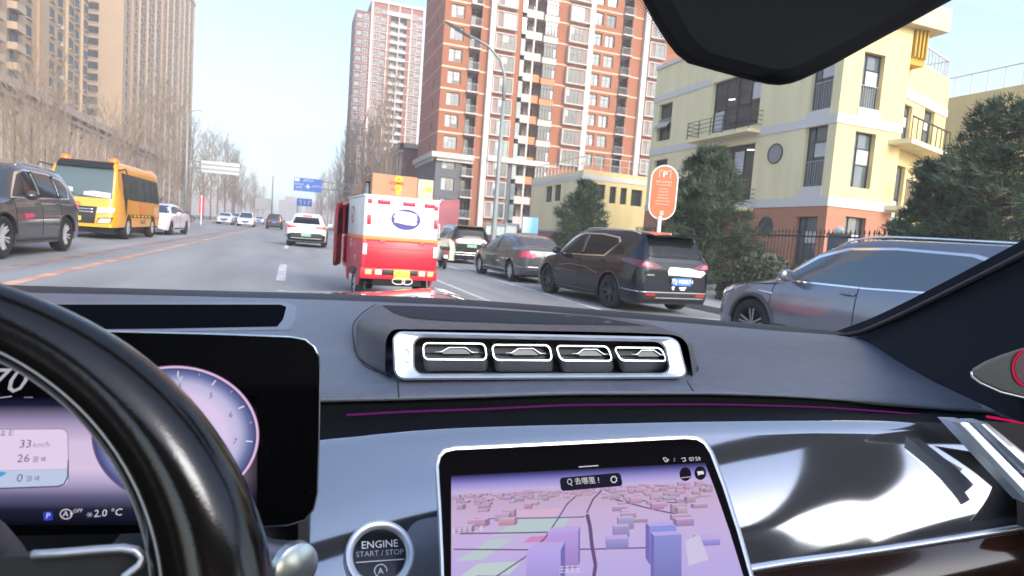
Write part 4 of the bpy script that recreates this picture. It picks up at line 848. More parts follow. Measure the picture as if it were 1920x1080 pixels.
# ---- maroon podium block between tower and orange block
org = Vector((17.7, 108, 0)); PB = thing('podium_building', 'maroon low commercial block with a pale cornice between the two towers', 'commercial building', org)
FS = Face(org, (1, 0, 0), (0, -1, 0)); FW = Face(org, (0, 1, 0), (-1, 0, 0)); b = MB(org)
hl = [(2+i*3.6, 4.2+i*3.6, z, z+2.2) for i in range(15) for z in (4.2, 8.0, 11.6)]
FS.wall(b, 0, 16, 0, 15.4, [], .2, 0); FW.wall(b, 0, 57, 0, 15.4, hl, .3, 1); b.add([FS.P(0, 15.4), FS.P(16, 15.4), FS.P(16, 15.4, -57), FS.P(0, 15.4, -57)], [(0, 1, 2, 3)], 0)
b.build('wall', [mat('maroon_wall', (.17, .055, .06), .8, var=.1, scale=.5), mat('taupe_wall', (.20, .15, .14), .8, var=.1, scale=.4)], PB)
b = MB(org); FW.bar(b, -.6, 57.5, 15.2, 15.9, 0, .9); FS.bar(b, -.9, 16, 15.2, 15.9, 0, .6); FW.bar(b, 0, 57, 14.4, 14.8, 0, .5)
for i in range(16): FW.bar(b, .9+i*3.6, 1.5+i*3.6, 3.5, 14.4, 0, .3)
b.build('cornice', mat('taupe_trim', (.42, .38, .36), .7), PB)
wm = window_mesh('win_pod', 2.2, 2.2, (.5,), (.6,), M_gfr, M_paned, .1); many_windows(FW, [(wm, (h[0]+h[1])/2, h[2], -.25) for h in hl], PB, 60)

# ---- tan towers on the west side
M_tan = mat('tan_render', (.42, .295, .185), .85, var=.05, scale=.25); M_tan2 = mat('pale_tan', (.47, .35, .23), .85, var=.06, scale=.3); M_tanr = mat('rust_tan', (.42, .27, .175), .85)
M_pdk = mat('pane_tower', (.02, .024, .026), .25, spec=.2); wt = window_mesh('win_tan', 2.3, 1.8, (.5,), (.7,), M_dfr, M_pdk, .07); wt2 = window_mesh('win_tan_b', 2.1, 1.7, (.5,), (), M_dfr, M_pdk, .07)
def slab(label, X, y0, y1, H, cols_, endw, end_holes, near):
    org = Vector((X, y0, 0)); B_ = thing('residential_tower', label, 'apartment tower', org)
    FE = Face(org, (0, 1, 0), (1, 0, 0)); FS = Face(org, (-1, 0, 0), (0, -1, 0)); b = MB(org)
    L = y1-y0; hs = []
    FE.wall(b, 0, L, 0, H, [], .2, 0); FS.wall(b, 0, endw, 0, H, [], .2, 0); b.add([FE.P(0, H), FE.P(L, H), FE.P(L, H, -endw), FE.P(0, H, -endw)], [(0, 1, 2, 3)], 0); b.add([FE.P(L, 0), FE.P(L, 0, -endw), FE.P(L, H, -endw), FE.P(L, H)], [(0, 1, 2, 3)], 0); b.add([FE.P(0, 0, -endw), FE.P(L, 0, -endw), FE.P(L, H, -endw), FE.P(0, H, -endw)], [(0, 1, 2, 3)], 0)
    b.build('wall', M_tan, B_); pb = MB(org); tr = MB(org); WL = []; WE = []
    nf = int(H/2.9)-1
    for (u, kind) in cols_:
        if kind == 'bay': FE.bar(pb, u-1.5, u+1.5, 0, H-2, 0, .38, 0)
        if kind == 'fin': FE.bar(pb, u-.5, u+.5, 0, H+1, 0, .35, 1)
        if kind in ('bay', 'win', 'bal'):
            for i in range(nf):
                z = 3+i*2.9
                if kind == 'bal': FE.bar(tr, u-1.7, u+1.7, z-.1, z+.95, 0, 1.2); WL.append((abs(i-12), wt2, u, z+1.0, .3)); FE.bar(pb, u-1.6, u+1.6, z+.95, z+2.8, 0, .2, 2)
                else:
                    WL.append((abs(i-9)+u*.05, wt if kind == 'bay' else wt2, u, z+.7, 0.42 if kind == 'bay' else .03)); FE.bar(tr, u-1.1, u+1.1, z+.5, z+.66, 0, .75 if kind == 'bay' else .4)
    for u in end_holes:
        for i in range(nf): WE.append((wt, u, 3+i*2.9+.7, .03)); FS.bar(tr, u-1.0, u+1.0, 3+i*2.9+.45, 3+i*2.9+.62, 0, .3)
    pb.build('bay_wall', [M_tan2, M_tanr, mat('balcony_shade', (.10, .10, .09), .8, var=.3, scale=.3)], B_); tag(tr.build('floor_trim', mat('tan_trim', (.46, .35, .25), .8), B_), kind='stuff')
    WL.sort(key=lambda t: t[0]); many_windows(FE, [t[1:] for t in WL], B_, near)
    if WE: many_windows(FS, WE, B_, 100-near)
    if near == 100:
        qa = random.Random(5)
        for u in (4, 13, 23, 30, 48, 52.3):
            for i in range(3, 14):
                if qa.random() < .6: b = MB(org); z = 3+i*2.9+.1; FE.bar(b, u+1.75, u+2.65, z, z+.65, 0, .45); b.build('air_conditioner', mat('aircon_white', (.55, .55, .53), .6), B_)
    b = MB(org); FE.bar(b, -.4, L+.4, H, H+1.6, -.5, .5); FS.bar(b, -.4, endw, H, H+1.6, -.5, .5); b.build('parapet', M_tan2, B_)
    return B_
slab('nearer tan tower with dark balconies at the far left of the street', -40, 84, 150, 96, [(4, 'bal'), (9.5, 'win'), (13, 'bal'), (18, 'fin'), (23, 'bal'), (30, 'bal'), (36, 'win'), (40, 'fin'), (46, 'win'), (50, 'win'), (54.5, 'bay'), (59, 'win'), (63, 'bay')], 14, (), 100)
slab('long tan tower with a dense window grid and blank end wall', -42, 186, 300, 88, [(4, 'win'), (9, 'fin'), (13, 'win'), (18, 'bay'), (23, 'win'), (28, 'bay'), (34, 'win'), (39, 'bay'), (44, 'win'), (48, 'fin'), (53, 'win'), (58, 'bay'), (64, 'win'), (69, 'bay'), (75, 'win'), (80, 'fin'), (85, 'win'), (91, 'bay'), (97, 'win'), (103, 'bay'), (109, 'win'), (113, 'fin')], 24, (6.5, 10.5), 60)
# stone fronted podium along the west pavement
org = Vector((-27, 46, 0)); WP = thing('podium_building', 'stone fronted shop podium with tall narrow windows below the tan towers', 'commercial building', org)
FE = Face(org, (0, 1, 0), (1, 0, 0)); b = MB(org); L = 110; hs = [(2+i*4.2, 3.7+i*4.2, 5.2, 10.4) for i in range(25)]+[(1.6+i*4.2, 4.2+i*4.2, .4, 3.4) for i in range(25)]
FE.wall(b, 0, L, 0, 12.5, hs, .5, 0); FS = Face(org, (-1, 0, 0), (0, -1, 0)); FS.wall(b, 0, 14, 0, 12.5, [], .2, 0); b.add([FE.P(0, 12.5), FE.P(L, 12.5), FE.P(L, 12.5, -14), FE.P(0, 12.5, -14)], [(0, 1, 2, 3)], 0)
b.build('wall', mat('stone_cladding', (.44, .345, .29), .85, var=.12, scale=.5), WP); b = MB(org); FE.bar(b, -.5, L+.5, 12.2, 13.1, 0, 1.0); FE.bar(b, -.3, L+.3, 11.4, 11.8, 0, .5); FE.bar(b, -.3, L+.3, 4.0, 4.5, 0, .8)
for i in range(26): FE.bar(b, .5+i*4.2, 1.3+i*4.2, 0, 11.4, 0, .3)
b.build('cornice', mat('stone_trim', (.40, .325, .28), .85, var=.1, scale=.6), WP)
wp_ = window_mesh('win_podium', 1.7, 5.2, (.5,), (.4, .7), M_dfr, M_paned, .1); ws_ = window_mesh('shop_front', 2.6, 3.0, (.33, .66), (.75,), M_dfr, M_paned, .1)
for h in hs: put_window(FE, wp_ if h[2] > 4 else ws_, (h[0]+h[1])/2, h[2], -.4, WP, 'window' if h[2] > 4 else 'shop_window')

# ---- yellow kindergarten, main wing
XY = 23.25; YC = 22.0; org = Vector((XY, YC, -.2))
KG = thing('kindergarten_building', 'pale yellow school building with white bands and a brick base at the corner', 'school building', org)
M_y = mat('yellow_pale_lit', (.76, .68, .43), .85, var=.07, scale=.8, stretch=(2, 2, .25), detail=8); M_y2 = mat('yellow_warm_lit', (.72, .58, .29), .85, var=.07, scale=.8, stretch=(2, 2, .25), detail=8); M_band = mat('pale_band', (.62, .60, .58), .8); M_bk = brick_mat('salmon_brick', (.46, .19, .11), (.38, .15, .09), (.42, .24, .17), 2.2); M_och = mat('ochre_wall', (.50, .33, .05), .8)  # one yellow wall in two tones, the light on each facing painted in
FL = Face(org, (0, 1, 0), (-1, 0, 0)); FR = Face(org, (1, 0, 0), (0, -1, 0))
z4 = lambda F, x, y: F.upx(1180+x/2.454, y/2.454)
def rect(F, x0, y0, x1, y1):
    a = z4(F, x0, y0); c_ = z4(F, x1, y1); return (min(a[0], c_[0]), max(a[0], c_[0]), min(a[1], c_[1]), max(a[1], c_[1]))
zA = z4(FL, 965, 560)[1]; zB = z4(FL, 920, 945)[1]; uL = FL.upx(1222, 250)[0]; ZT = 13.6; uR = FR.upx(1690, 250)[0]
zA2 = zA+.42; zB2 = zB+.42
def fix(r_, w=None): return r_
wl1 = rect(FL, 842, 330, 925, 495); wl2 = rect(FL, 800, 590, 880, 855); wl3 = rect(FL, 785, 950, 840, 1075)
big1 = rect(FL, 385, 400, 590, 570); big2 = rect(FL, 370, 690, 552, 830); sm1 = rect(FL, 138, 485, 185, 640); sm2 = rect(FL, 122, 738, 156, 800); 
HLs = [wl1[:2]+(wl1[2], wl1[3]+1.2), (wl1[0], wl1[1], wl2[2], wl2[3]), (wl1[0], wl1[1], .9, zB-.5), big1[:3]+(big1[3]+.2,), (big1[0], big1[1], big2[2]-1.2, big2[3]), sm1, (sm1[0], sm1[1], sm2[2]-.8, sm2[3])]
wr1 = rect(FR, 1085, 235, 1150, 510); wr2 = rect(FR, 1030, 600, 1098, 870); wr3 = (wr2[0], wr2[1], .8, zB-.4)
HRs = [(wr1[0], wr1[1], wr1[2], wr1[3]), (wr1[0], wr1[1], wr2[2], wr2[3]), (wr1[0], wr1[1], .8, zB-.4)]
b = MB(org); FL.wall(b, 0, uL, -.2, ZT, HLs, .35, 0, zmat=[(-.3, 2), (zB, 0)]); FR.wall(b, 0, uR, -.2, ZT+1.6, HRs, .35, 1, zmat=[(-.3, 2), (zB, 1)])
b.add([FL.P(0, ZT), FL.P(uL, ZT), FL.P(uL, ZT, -uR), FL.P(0, ZT, -uR)], [(0, 1, 2, 3)], 0); b.add([FL.P(uL, 0), FL.P(uL, 0, -uR), FL.P(uL, ZT, -uR), FL.P(uL, ZT)], [(0, 1, 2, 3)], 0); b.add([FR.P(uR, 0), FR.P(uR, 0, -6), FR.P(uR, ZT+1.6, -6), FR.P(uR, ZT+1.6)], [(0, 1, 2, 3)], 1); b.add([FR.P(0, ZT), FR.P(0, ZT+1.6), FR.P(0, ZT+1.6, -6), FR.P(0, ZT, -6)], [(0, 1, 2, 3)], 1)
b.add([FR.P(0, ZT+1.6), FR.P(uR, ZT+1.6), FR.P(uR, ZT+1.6, -6), FR.P(0, ZT+1.6, -6)], [(0, 1, 2, 3)], 1)
b.build('wall', [M_y, M_y2, M_bk], KG)
b = MB(org)
for z in (zA, zB): FL.bar(b, -.03, uL, z-.02, z+.42, 0, .05); FR.bar(b, 0, uR, z-.02, z+.42, 0, .05)
FL.bar(b, wl1[0]-.05, wl1[1]+.05, wl1[2]-.75, wl1[2], 0, .045); FL.bar(b, wl1[0]-.05, wl1[1]+.05, wl2[2]-.75, wl2[2], 0, .045); FR.bar(b, wr1[0]-.05, wr1[1]+.05, wr1[2]-.6, wr1[2], 0, .045)
zU = z4(FL, 390, 395)[1]; FL.bar(b, big1[1], uL, zU+.1, zU+.5, 0, .05); FL.bar(b, 0, uL, ZT-.1, ZT+.15, -.3, .12)
b.build('white_band', M_band, KG)
def kwin(F, h, cols_, rows_, g=M_pane, mix=None, open_=None):
    me = window_mesh('kw_%.2f_%.2f_%.2f' % (h[0], h[2], h[3]-h[2]), h[1]-h[0], h[3]-h[2], cols_, rows_, M_dfr, g, .05, mix=mix); return put_window(F, me, (h[0]+h[1])/2, h[2], -.28, KG)
for h in HLs[:3]: kwin(FL, h, (.3,), (.48, .74), mix=[(.32, .97, .5, .73)])
kwin(FL, HLs[3], (.25, .5, .75), (.45,), M_paned, mix=[(.03, .23, .05, .42), (.78, .97, .5, .8)]); kwin(FL, HLs[4], (.25, .5, .75), (.5,), M_paned, mix=[(.55, .73, .5, .9)]); kwin(FL, HLs[5], (), (.5,), M_paned); kwin(FL, HLs[6], (), (.5,), M_paned)
b = MB(org); h = HLs[5]; zc = h[2]+(h[3]-h[2])*.62; b.add([FL.P(h[0], zc, -.2), FL.P(h[1], zc, -.2), FL.P(h[1], zc-.75, .35), FL.P(h[0], zc-.75, .35)], [(0, 1, 2, 3)]); b.add([FL.P(h[0], zc, -.23), FL.P(h[1], zc, -.23), FL.P(h[1], zc-.75, .32), FL.P(h[0], zc-.75, .32)], [(0, 1, 2, 3)]); b.build('open_sash', M_paneb, KG)
for h in HRs: kwin(FR, h, (.35,), (.42, .72), mix=[(.37, .97, .44, .7)])
# window guard rails, ceiling lamps seen through the large panes, round windows, balconies
for F, h in ((FL, HLs[0]), (FL, HLs[1]), (FR, HRs[0])):
    b = MB(org)
    for i in range(9): u = h[0]+(h[1]-h[0])*(i+.5)/9; F.bar(b, u-.012, u+.012, h[2]+.05, h[2]+(h[3]-h[2])*.42, -.2, -.17)
    F.bar(b, h[0], h[1], h[2]+(h[3]-h[2])*.42, h[2]+(h[3]-h[2])*.42+.04, -.2, -.17); b.build('guard_rail', M_rail, KG)
b = MB(org)
for (x, y) in ((455, 458), (405, 722), (540, 690)):
    u, z = z4(FL, x, y); b.add([FL.P(u-.28, z-.02, -.262), FL.P(u+.28, z+.05, -.262), FL.P(u+.28, z+.10, -.262), FL.P(u-.28, z+.03, -.262)], [(0, 1, 2, 3)])
b.build('ceiling_lamp', emis('room_lamp', (1, .98, .92), 1.6), KG)
for (x, y, r_) in ((672, 707, .52), (628, 1040, .50)):
    u, z = z4(FL, x, y); pts = [(u+r_*math.cos(a), z+r_*math.sin(a)) for a in np.linspace(0, 2*math.pi, 32, endpoint=False)]
    b = MB(org); b.loft([[FL.P(*p, .0) for p in pts], [FL.P(*p, .05) for p in pts], [FL.P(u+(p[0]-u)*.9, z+(p[1]-z)*.9, .05) for p in pts], [FL.P(u+(p[0]-u)*.9, z+(p[1]-z)*.9, -.02+.035) for p in pts]], closed=True); w_ = b.build('round_window', M_dfr, KG)
    b = MB(org); b.poly([FL.P(u+(p[0]-u)*.9, z+(p[1]-z)*.9, .018) for p in pts]); b.build('pane', mat('pane_grey', (.26, .26, .27), .15) if y < 900 else M_paned, w_)
def balcony(F, u0, u1, z, d, nm, solid=False):
    b = MB(org); F.bar(b, u0, u1, z-.18, z, 0, d); o = b.build('balcony', M_y, KG); b = MB(org)
    if solid: F.bar(b, u0, u1, z, z+1.0, d-.1, d)
    else:
        for k in range(4): zz = z+.25+k*.24; F.bar(b, u0, u1, zz, zz+.03, d-.06, d-.03); F.bar(b, u0, u0+.03, zz, zz+.03, 0, d-.03); F.bar(b, u1-.03, u1, zz, zz+.03, 0, d-.03)
        for i in range(6): u = u0+(u1-u0)*i/5; F.bar(b, u-.02, u+.02, z, z+1.0, d-.07, d-.03)
    b.build('balcony_rail', M_dfr, KG if False else o); return o
balcony(FL, big1[0]-.35, big1[1]+.9, big1[2]-.35, .9, 'a'); balcony(FL, big1[0]-.35, big1[0]+2.4, HLs[4][2]-.3, .9, 'b')
# set-back wing to the east with terrace and projecting eave
oW = FR.P(uR, 0, -.35); FW2 = Face(oW, (.951, .309, 0), (.309, -.951, 0)); b = MB(org); uw0, zT2 = 0.0, FW2.upx(1783, 150)[1]; uw1 = FW2.upx(1783, 150)[0]; print('wing', uw1, zT2)
q1 = FW2.upx(1692, 230); q2 = FW2.upx(1738, 250); q3 = FW2.upx(1680, 350)
hw = [(FW2.upx(1688, 230)[0], FW2.upx(1708, 230)[0], FW2.upx(1690, 262)[1], FW2.upx(1690, 190)[1]), (FW2.upx(1730, 240)[0], FW2.upx(1750, 240)[0], FW2.upx(1735, 268)[1], FW2.upx(1740, 205)[1]), (FW2.upx(1674, 350)[0], FW2.upx(1694, 350)[0], .6, FW2.upx(1680, 308)[1])]
FW2.wall(b, uw0-.5, uw1, -.2, zT2, hw, .3, 0); b.add([FW2.P(uw0, zT2), FW2.P(uw1, zT2), FW2.P(uw1, zT2, -12), FW2.P(uw0, zT2, -12)], [(0, 1, 2, 3)], 0); b.add([FW2.P(uw1, 0), FW2.P(uw1, 0, -12), FW2.P(uw1, zT2, -12), FW2.P(uw1, zT2)], [(0, 1, 2, 3)], 0)
b.build('side_wing', M_y2, KG); b = MB(org); zq = FW2.upx(1700, 180)[1]; FW2.bar(b, uw0-.3, uw1, zq-.1, zq+.35, 0, .05); zq = FW2.upx(1720, 280)[1]; b.build('white_band', M_band, KG)
for h in hw:
    me = window_mesh('kw2_%.2f' % h[0], h[1]-h[0], h[3]-h[2], (), (.4, .72), M_dfr, M_pane, .05, mix=[(.05, .95, .42, .7)]); put_window(FW2, me, (h[0]+h[1])/2, h[2], -.22, KG)
b = MB(org)
for i in range(14): u = uw0+.3+(uw1-uw0-.4)*i/13; FW2.bar(b, u-.02, u+.02, zT2, zT2+1.0, -.2, -.16)
FW2.bar(b, uw0, uw1, zT2+.98, zT2+1.03, -.21, -.15)
FW2.bar(b, uw1-.05, uw1, zT2+.98, zT2+1.03, -10.3, -.1)
for i in range(12): FW2.bar(b, uw1-.05, uw1, zT2, zT2+1.0, -.3-i*.9, -.27-i*.9)
b.build('terrace_rail_frame', mat('terrace_rail_pale', (.55, .55, .53), .6), KG)
# ochre fins under the projecting roof slab
zf = FR.upx(1690, 115)[1]; zf2 = FR.upx(1695, 60)[1]; b = MB(org)
FR.bar(b, uR, uR+1.0, zf, zf2+.2, -1.2, -.05)
for i in range(4): FR.bar(b, uR+.08+i*.24, uR+.17+i*.24, zf+.3, zf2+.5, -.05, .12)
b.build('ochre_fins', M_och, KG); b = MB(org); FR.bar(b, uR-3.5, uR+1.7, zf2+.25, zf2+1.3, -1.3, .5); b.build('roof_slab', mat('eave_plaster', (.58, .50, .36), .85, var=.05, scale=.6), KG)
# triangular stair balconies on the south wing
for (x0, y0, x1, y1, hh) in ((1662, 262, 1742, 285, 1.0), (1650, 385, 1680, 400, 1.2)):
    a = FW2.upx(x0, y0); c_ = FW2.upx(x1, y1); b = MB(org); u0, u1 = a[0], c_[0]
    b.prism([FW2.P(u0, a[1], 0), FW2.P(u1, a[1], 0), FW2.P(u1-.5, a[1], 1.1), FW2.P(u0, a[1], 1.1)], (0, 0, -.22)); o = b.build('balcony', M_y, KG); b = MB(org)
    for i in range(9): u = u0+(u1-.5-u0)*i/8; FW2.bar(b, u-.015, u+.015, a[1], a[1]+hh, 1.02, 1.06)
    FW2.bar(b, u0, u1-.5, a[1]+hh-.03, a[1]+hh+.03, 1.0, 1.07); b.build('balcony_rail', M_dfr, o)
# eastern far wing behind the pines
XE = 40.0; org2 = Vector((XE, 12.0, -.2)); FE2 = Face(org2, (0, 1, 0), (-1, 0, 0)); EW = thing('school_wing', 'plain yellow school wing with pale roof railing behind the tallest pine', 'school building', org2)
zE = at_x(1800, 180, XE).z+.2; b = MB(org2); FE2.wall(b, 0, 40, -.2, zE, [(4+i*5, 5.6+i*5, z, z+2) for i in range(6) for z in (2.5, 6.3)], .3, 0); b.add([FE2.P(0, zE), FE2.P(40, zE), FE2.P(40, zE, -10), FE2.P(0, zE, -10)], [(0, 1, 2, 3)], 0); FX = Face(org2, (1, 0, 0), (0, -1, 0)); FX.wall(b, 0, 10, -.2, zE, [], .2, 0); b.build('wall', M_y2, EW)
b = MB(org2); FE2.bar(b, 0, 40, zE+1.3, zE+1.36, -.3, -.25); 
for i in range(40): FE2.bar(b, i*1.0, i*1.0+.04, zE, zE+1.3, -.3, -.26)
b.build('roof_rail', MATS['terrace_rail_pale'], EW); wm = window_mesh('win_wing', 1.6, 2.0, (.5,), (), M_dfr, M_pane, .06)
for i in range(6):
    for z in (2.5, 6.3): put_window(FE2, wm, 4.8+i*5, z, -.25, EW)
# ---- low yellow wing
org = Vector((22.5, 46.4, -.2)); LW = thing('school_wing', 'low two storey yellow wing with terrace railing behind the pointed conifer', 'school building', org)
FL = Face(org, (0, 1, 0), (-1, 0, 0)); FR = Face(org, (1, 0, 0), (0, -1, 0)); zl = FL.upx(1095, 318)[1]; uu = FL.upx(998, 335)[0]; z5 = lambda F, x, y: F.upx(800+x/3.177, 280+y/3.177)
def rect5(F, x0, y0, x1, y1): a = z5(F, x0, y0); c_ = z5(F, x1, y1); return (min(a[0], c_[0]), max(a[0], c_[0]), min(a[1], c_[1]), max(a[1], c_[1]))
hl = [rect5(FL, 708, 222, 742, 312), rect5(FL, 760, 212, 794, 306)]; hr = [rect5(FR, 1010, 206, 1060, 300), rect5(FR, 1094, 220, 1124, 324), rect5(FR, 1158, 228, 1187, 330), rect5(FR, 1222, 238, 1278, 342)]
b = MB(org); FL.wall(b, 0, uu, -.2, zl, hl, .3, 0); FR.wall(b, 0, 14, -.2, zl, hr, .3, 1); b.add([FL.P(0, zl), FL.P(uu, zl), FL.P(uu, zl, -14), FL.P(0, zl, -14)], [(0, 1, 2, 3)], 0); b.add([FL.P(uu, 0), FL.P(uu, 0, -14), FL.P(uu, zl, -14), FL.P(uu, zl)], [(0, 1, 2, 3)], 0); b.build('wall', [M_y, M_y2], LW)
b = MB(org); FL.bar(b, -.05, uu, zl-.75, zl-.35, 0, .05); FR.bar(b, 0, 14, zl-.75, zl-.35, 0, .05); b.build('white_band', M_band, LW)
for F, hs_ in ((FL, hl), (FR, hr)):
    for h in hs_:
        me = window_mesh('lw_%.2f' % h[0], h[1]-h[0], h[3]-h[2], (.5,) if h[1]-h[0] > .9 else (), (.7,), M_dfr, M_paned, .06); put_window(F, me, (h[0]+h[1])/2, h[2], -.25, LW)
b = MB(org)
for F, n_, L_ in ((FL, 14, uu), (FR, 16, 14)):
    F.bar(b, 0, L_, zl+1.15, zl+1.2, -.3, -.26); F.bar(b, 0, L_, zl+.6, zl+.63, -.3, -.26)
    for i in range(n_+1): u = L_*i/n_; F.bar(b, u-.03, u+.03, zl, zl+1.2, -.3, -.25)
b.build('terrace_rail_frame', MATS['terrace_rail_pale'], LW)
# maroon site hoarding and low wall by the orange block
org = Vector((12.4, 58, 0)); HB_ = thing('hoarding', 'faded maroon site hoarding below the dark grey base of the orange block', 'hoarding', org)
p0 = at_y(796, 420, 58); p1 = at_y(862, 374, 58); p2 = at_y(797, 377, 58); b = MB(org); b.prism([(p0.x, 58, 1.2), (p1.x, 58, 1.2), (p1.x, 58, p1.z), (p2.x, 58, p2.z)], (0, .1, 0)); b.build('panel', mat('hoarding_maroon', (.40, .12, .14), .7, var=.15, scale=.7), HB_)
b = MB(org)
for x in np.linspace(p0.x+.1, p1.x-.1, 4): b.bb(x-.05, x+.05, 58.1, 58.2, -.3, p1.z-.1)
b.bb(p0.x-2, p1.x, 58.02, 58.08, -.3, 1.2); b.build('hoarding_post', M_rail, HB_)
org = Vector((16.6, 30, -.2)); gw = thing('boundary_wall', 'low reddish brick boundary wall behind the pointed conifer', 'wall', org)
b = MB(org); b.bb(16.5, 16.8, 26, 74, -.3, 1.75); b.build('wall', brick_mat('plum_brick', (.30, .14, .12), (.26, .12, .10), (.28, .17, .15), 2.0), gw); b = MB(org); b.bb(16.42, 16.88, 26, 74, 1.75, 1.88); b.build('coping', M_kerb, gw)
# ================================================================== trees
M_bark = mat('poplar_bark', (.24, .205, .17), .9, var=.25, scale=3); M_twig = mat('bare_twigs', (.26, .205, .16), .9, var=.15, scale=2)
M_need = mat('pine_needles', (.058, .088, .050), .85, var=.65, scale=2.6, detail=6); M_pbark = mat('pine_bark', (.10, .07, .05), .9)
def bare_tree(seed, H, spread, fork=.25, nb=40, upright=.85, sub=5, r0=.16):
    """trunk mesh and twig crown mesh of a leafless tree"""
    q = random.Random(seed); tr = MB(); cr = MB(); lean = [(q.uniform(-.02, .02)*H, q.uniform(-.02, .02)*H)]
    tp = [Vector((lean[0][0]*t*t, lean[0][1]*t*t, H*t)) for t in (0, .2, .4, .6, .8, 1)]
    tr.tube(tp, [r0, r0*.85, r0*.62, r0*.42, r0*.22, .012], 7)
    for i in range(nb):
        t = fork+(1-fork)*(i+q.random())/nb*.92; base = Vector((lean[0][0]*t*t, lean[0][1]*t*t, H*t)); az = q.uniform(0, 2*math.pi)
        L = spread*(1.15-t*.55)*q.uniform(.6, 1.2); up = upright*q.uniform(.8, 1.15)
        d = Vector((math.cos(az), math.sin(az), 0)); pts = [base]; a = 1.0-up*.55
        for k in range(4):
            a2 = a*(1-.22*k); pts.append(pts[-1]+(d*a2+Vector((0, 0, 1))*(1.25-a2))*L*.32+Vector((q.uniform(-.05, .05), q.uniform(-.05, .05), 0))*L)
        rb = r0*.22*(1.2-t); cr.tube(pts, [rb, rb*.7, rb*.5, rb*.3, .004], 4)
        for j in range(sub):
            s_ = q.uniform(.25, 1.0)*4; k = min(3, int(s_)); p = pts[k].lerp(pts[k+1], s_-k); az2 = az+q.uniform(-1.3, 1.3); e = Vector((math.cos(az2)*.55, math.sin(az2)*.55, q.uniform(.5, 1.1)))*L*q.uniform(.25, .55)
            m_ = p+e*.5+Vector((q.uniform(-.04, .04), q.uniform(-.04, .04), .03))*L; cr.tube([p, m_, p+e], [.016, .011, .004], 3)
            for w_ in range(3):
                f = p+e*q.uniform(.2, .9); g = Vector((q.uniform(-.5, .5), q.uniform(-.5, .5), q.uniform(.4, 1)))*L*.2; cr.tube([f, f+g], [.009, .003], 3)
    a = tr.build('trunk', M_bark, smooth=True); b_ = cr.build('crown', M_twig, fix=False); ms = (a.data, b_.data); bpy.data.objects.remove(a); bpy.data.objects.remove(b_); return ms
def plant(kind, label, ms, x, y, rz, sc, group, z=None):
    o = thing(kind, label, 'tree', (x, y, gz(x)+.1 if z is None else z), rz, group); o.scale = (sc, sc, sc*rnd.uniform(.95, 1.08))
    for nm, me in zip(('trunk', 'crown'), ms):
        c_ = bpy.data.objects.new(nm, me); COL.objects.link(c_); c_.parent = o
    return o
POP = [bare_tree(s, 15, 3.0, .16, 54, .95, 8, .14) for s in (1, 2, 3)]
BRO = [bare_tree(s, 8.6, 3.9, .2, 38, .55, 8, .13) for s in (11, 12, 13)]
# poplar avenue, both sides
gW = 'bare poplars along the west pavement'; gE = 'bare poplars along the east pavement'
for i, y in enumerate([64, 70, 76, 83, 89, 95, 102, 109, 116, 124, 132, 140, 149, 158, 168, 178, 190, 204, 220, 238, 258, 280, 305]):
    plant('poplar_tree', 'leafless poplar in the avenue of the west pavement', POP[i % 3], -12.8+rnd.uniform(-.7, .7), y+rnd.uniform(-1.2, 1.2), rnd.uniform(0, 6), rnd.uniform(.78, 1.1), gW)
for i, y in enumerate([84, 92, 99, 107, 114, 122, 131, 141, 152, 164, 178, 194, 212, 235, 262, 295]):
    plant('poplar_tree', 'leafless poplar in the avenue of the east pavement', POP[(i+1) % 3], 12.2+rnd.uniform(-.6, .6)-(1.2 if y > 120 else 0), y+rnd.uniform(-1, 1), rnd.uniform(0, 6), rnd.uniform(1.15, 1.45) if y < 150 else rnd.uniform(1.0, 1.3), gE)
# broad bare street trees in front of the stone podium
for i, (x, y, s_) in enumerate([(-12.2, 38, .74), (-15.5, 34, .8), (-13.2, 46, .8), (-17.5, 49, .9), (-12.6, 54, .85), (-14.2, 62, .92), (-19, 58, 1.0)]):
    plant('street_tree', 'bare brown street tree in front of the stone podium', BRO[i % 3], x, y, rnd.uniform(0, 6), s_, 'bare street trees before the stone podium')
def pine(seed, H, Wd, taper=1.0, nclump=520, gap=.25, top=.9):
    q = random.Random(seed); tr = MB(); tr.tube([(0, 0, 0), (.03, 0, H*.5), (0, .03, H*.93)], [.10, .07, .02], 7); cr = MB()
    cl = []
    for i in range(nclump):
        t = q.random()**.85; z = H*(.06+.90*t); prof = Wd*.5*(1-t*top)**taper*(1 if t > .1 else .75+t*2.5)
        az = q.uniform(0, 2*math.pi); lump = .72+.28*math.sin(3*az+seed)*math.cos(z*2.1+seed)+.25*math.sin(z*3.3+az*2)
        r_ = prof*max(.25, lump)*q.uniform(.45, 1.02); cl.append((Vector((r_*math.cos(az), r_*math.sin(az), z)), az, r_, t))
    for p, az, r_, t in cl:
        out = Vector((math.cos(az), math.sin(az), q.uniform(.15, .9))).normalized(); sz = (.30-.12*t)*q.uniform(.7, 1.25)*(Wd/3.5)**.5
        if q.random() < .35 and r_ > .2: tr.tube([Vector((0, 0, max(.1, p.z-.25*r_))), p], [.025, .006], 4)
        for k in range(34):
            d = (out*.6+Vector((q.gauss(0, .6), q.gauss(0, .6), q.gauss(.15, .5)))).normalized(); s_ = d.cross(Vector((q.random(), q.random(), q.random())).normalized()).normalized()*.011*(.7+q.random()); o_ = p+Vector((q.gauss(0, .3), q.gauss(0, .3), q.gauss(0, .25)))*sz
            L = sz*q.uniform(.45, 1.0); cr.add([o_-s_, o_+s_, o_+d*L+s_*.25, o_+d*L-s_*.25], [(0, 1, 2, 3)])
    a = tr.build('trunk', M_pbark, smooth=True); b_ = cr.build('crown', M_need, fix=False); ms = (a.data, b_.data); bpy.data.objects.remove(a); bpy.data.objects.remove(b_); return ms
px_, py_ = 1098, 480
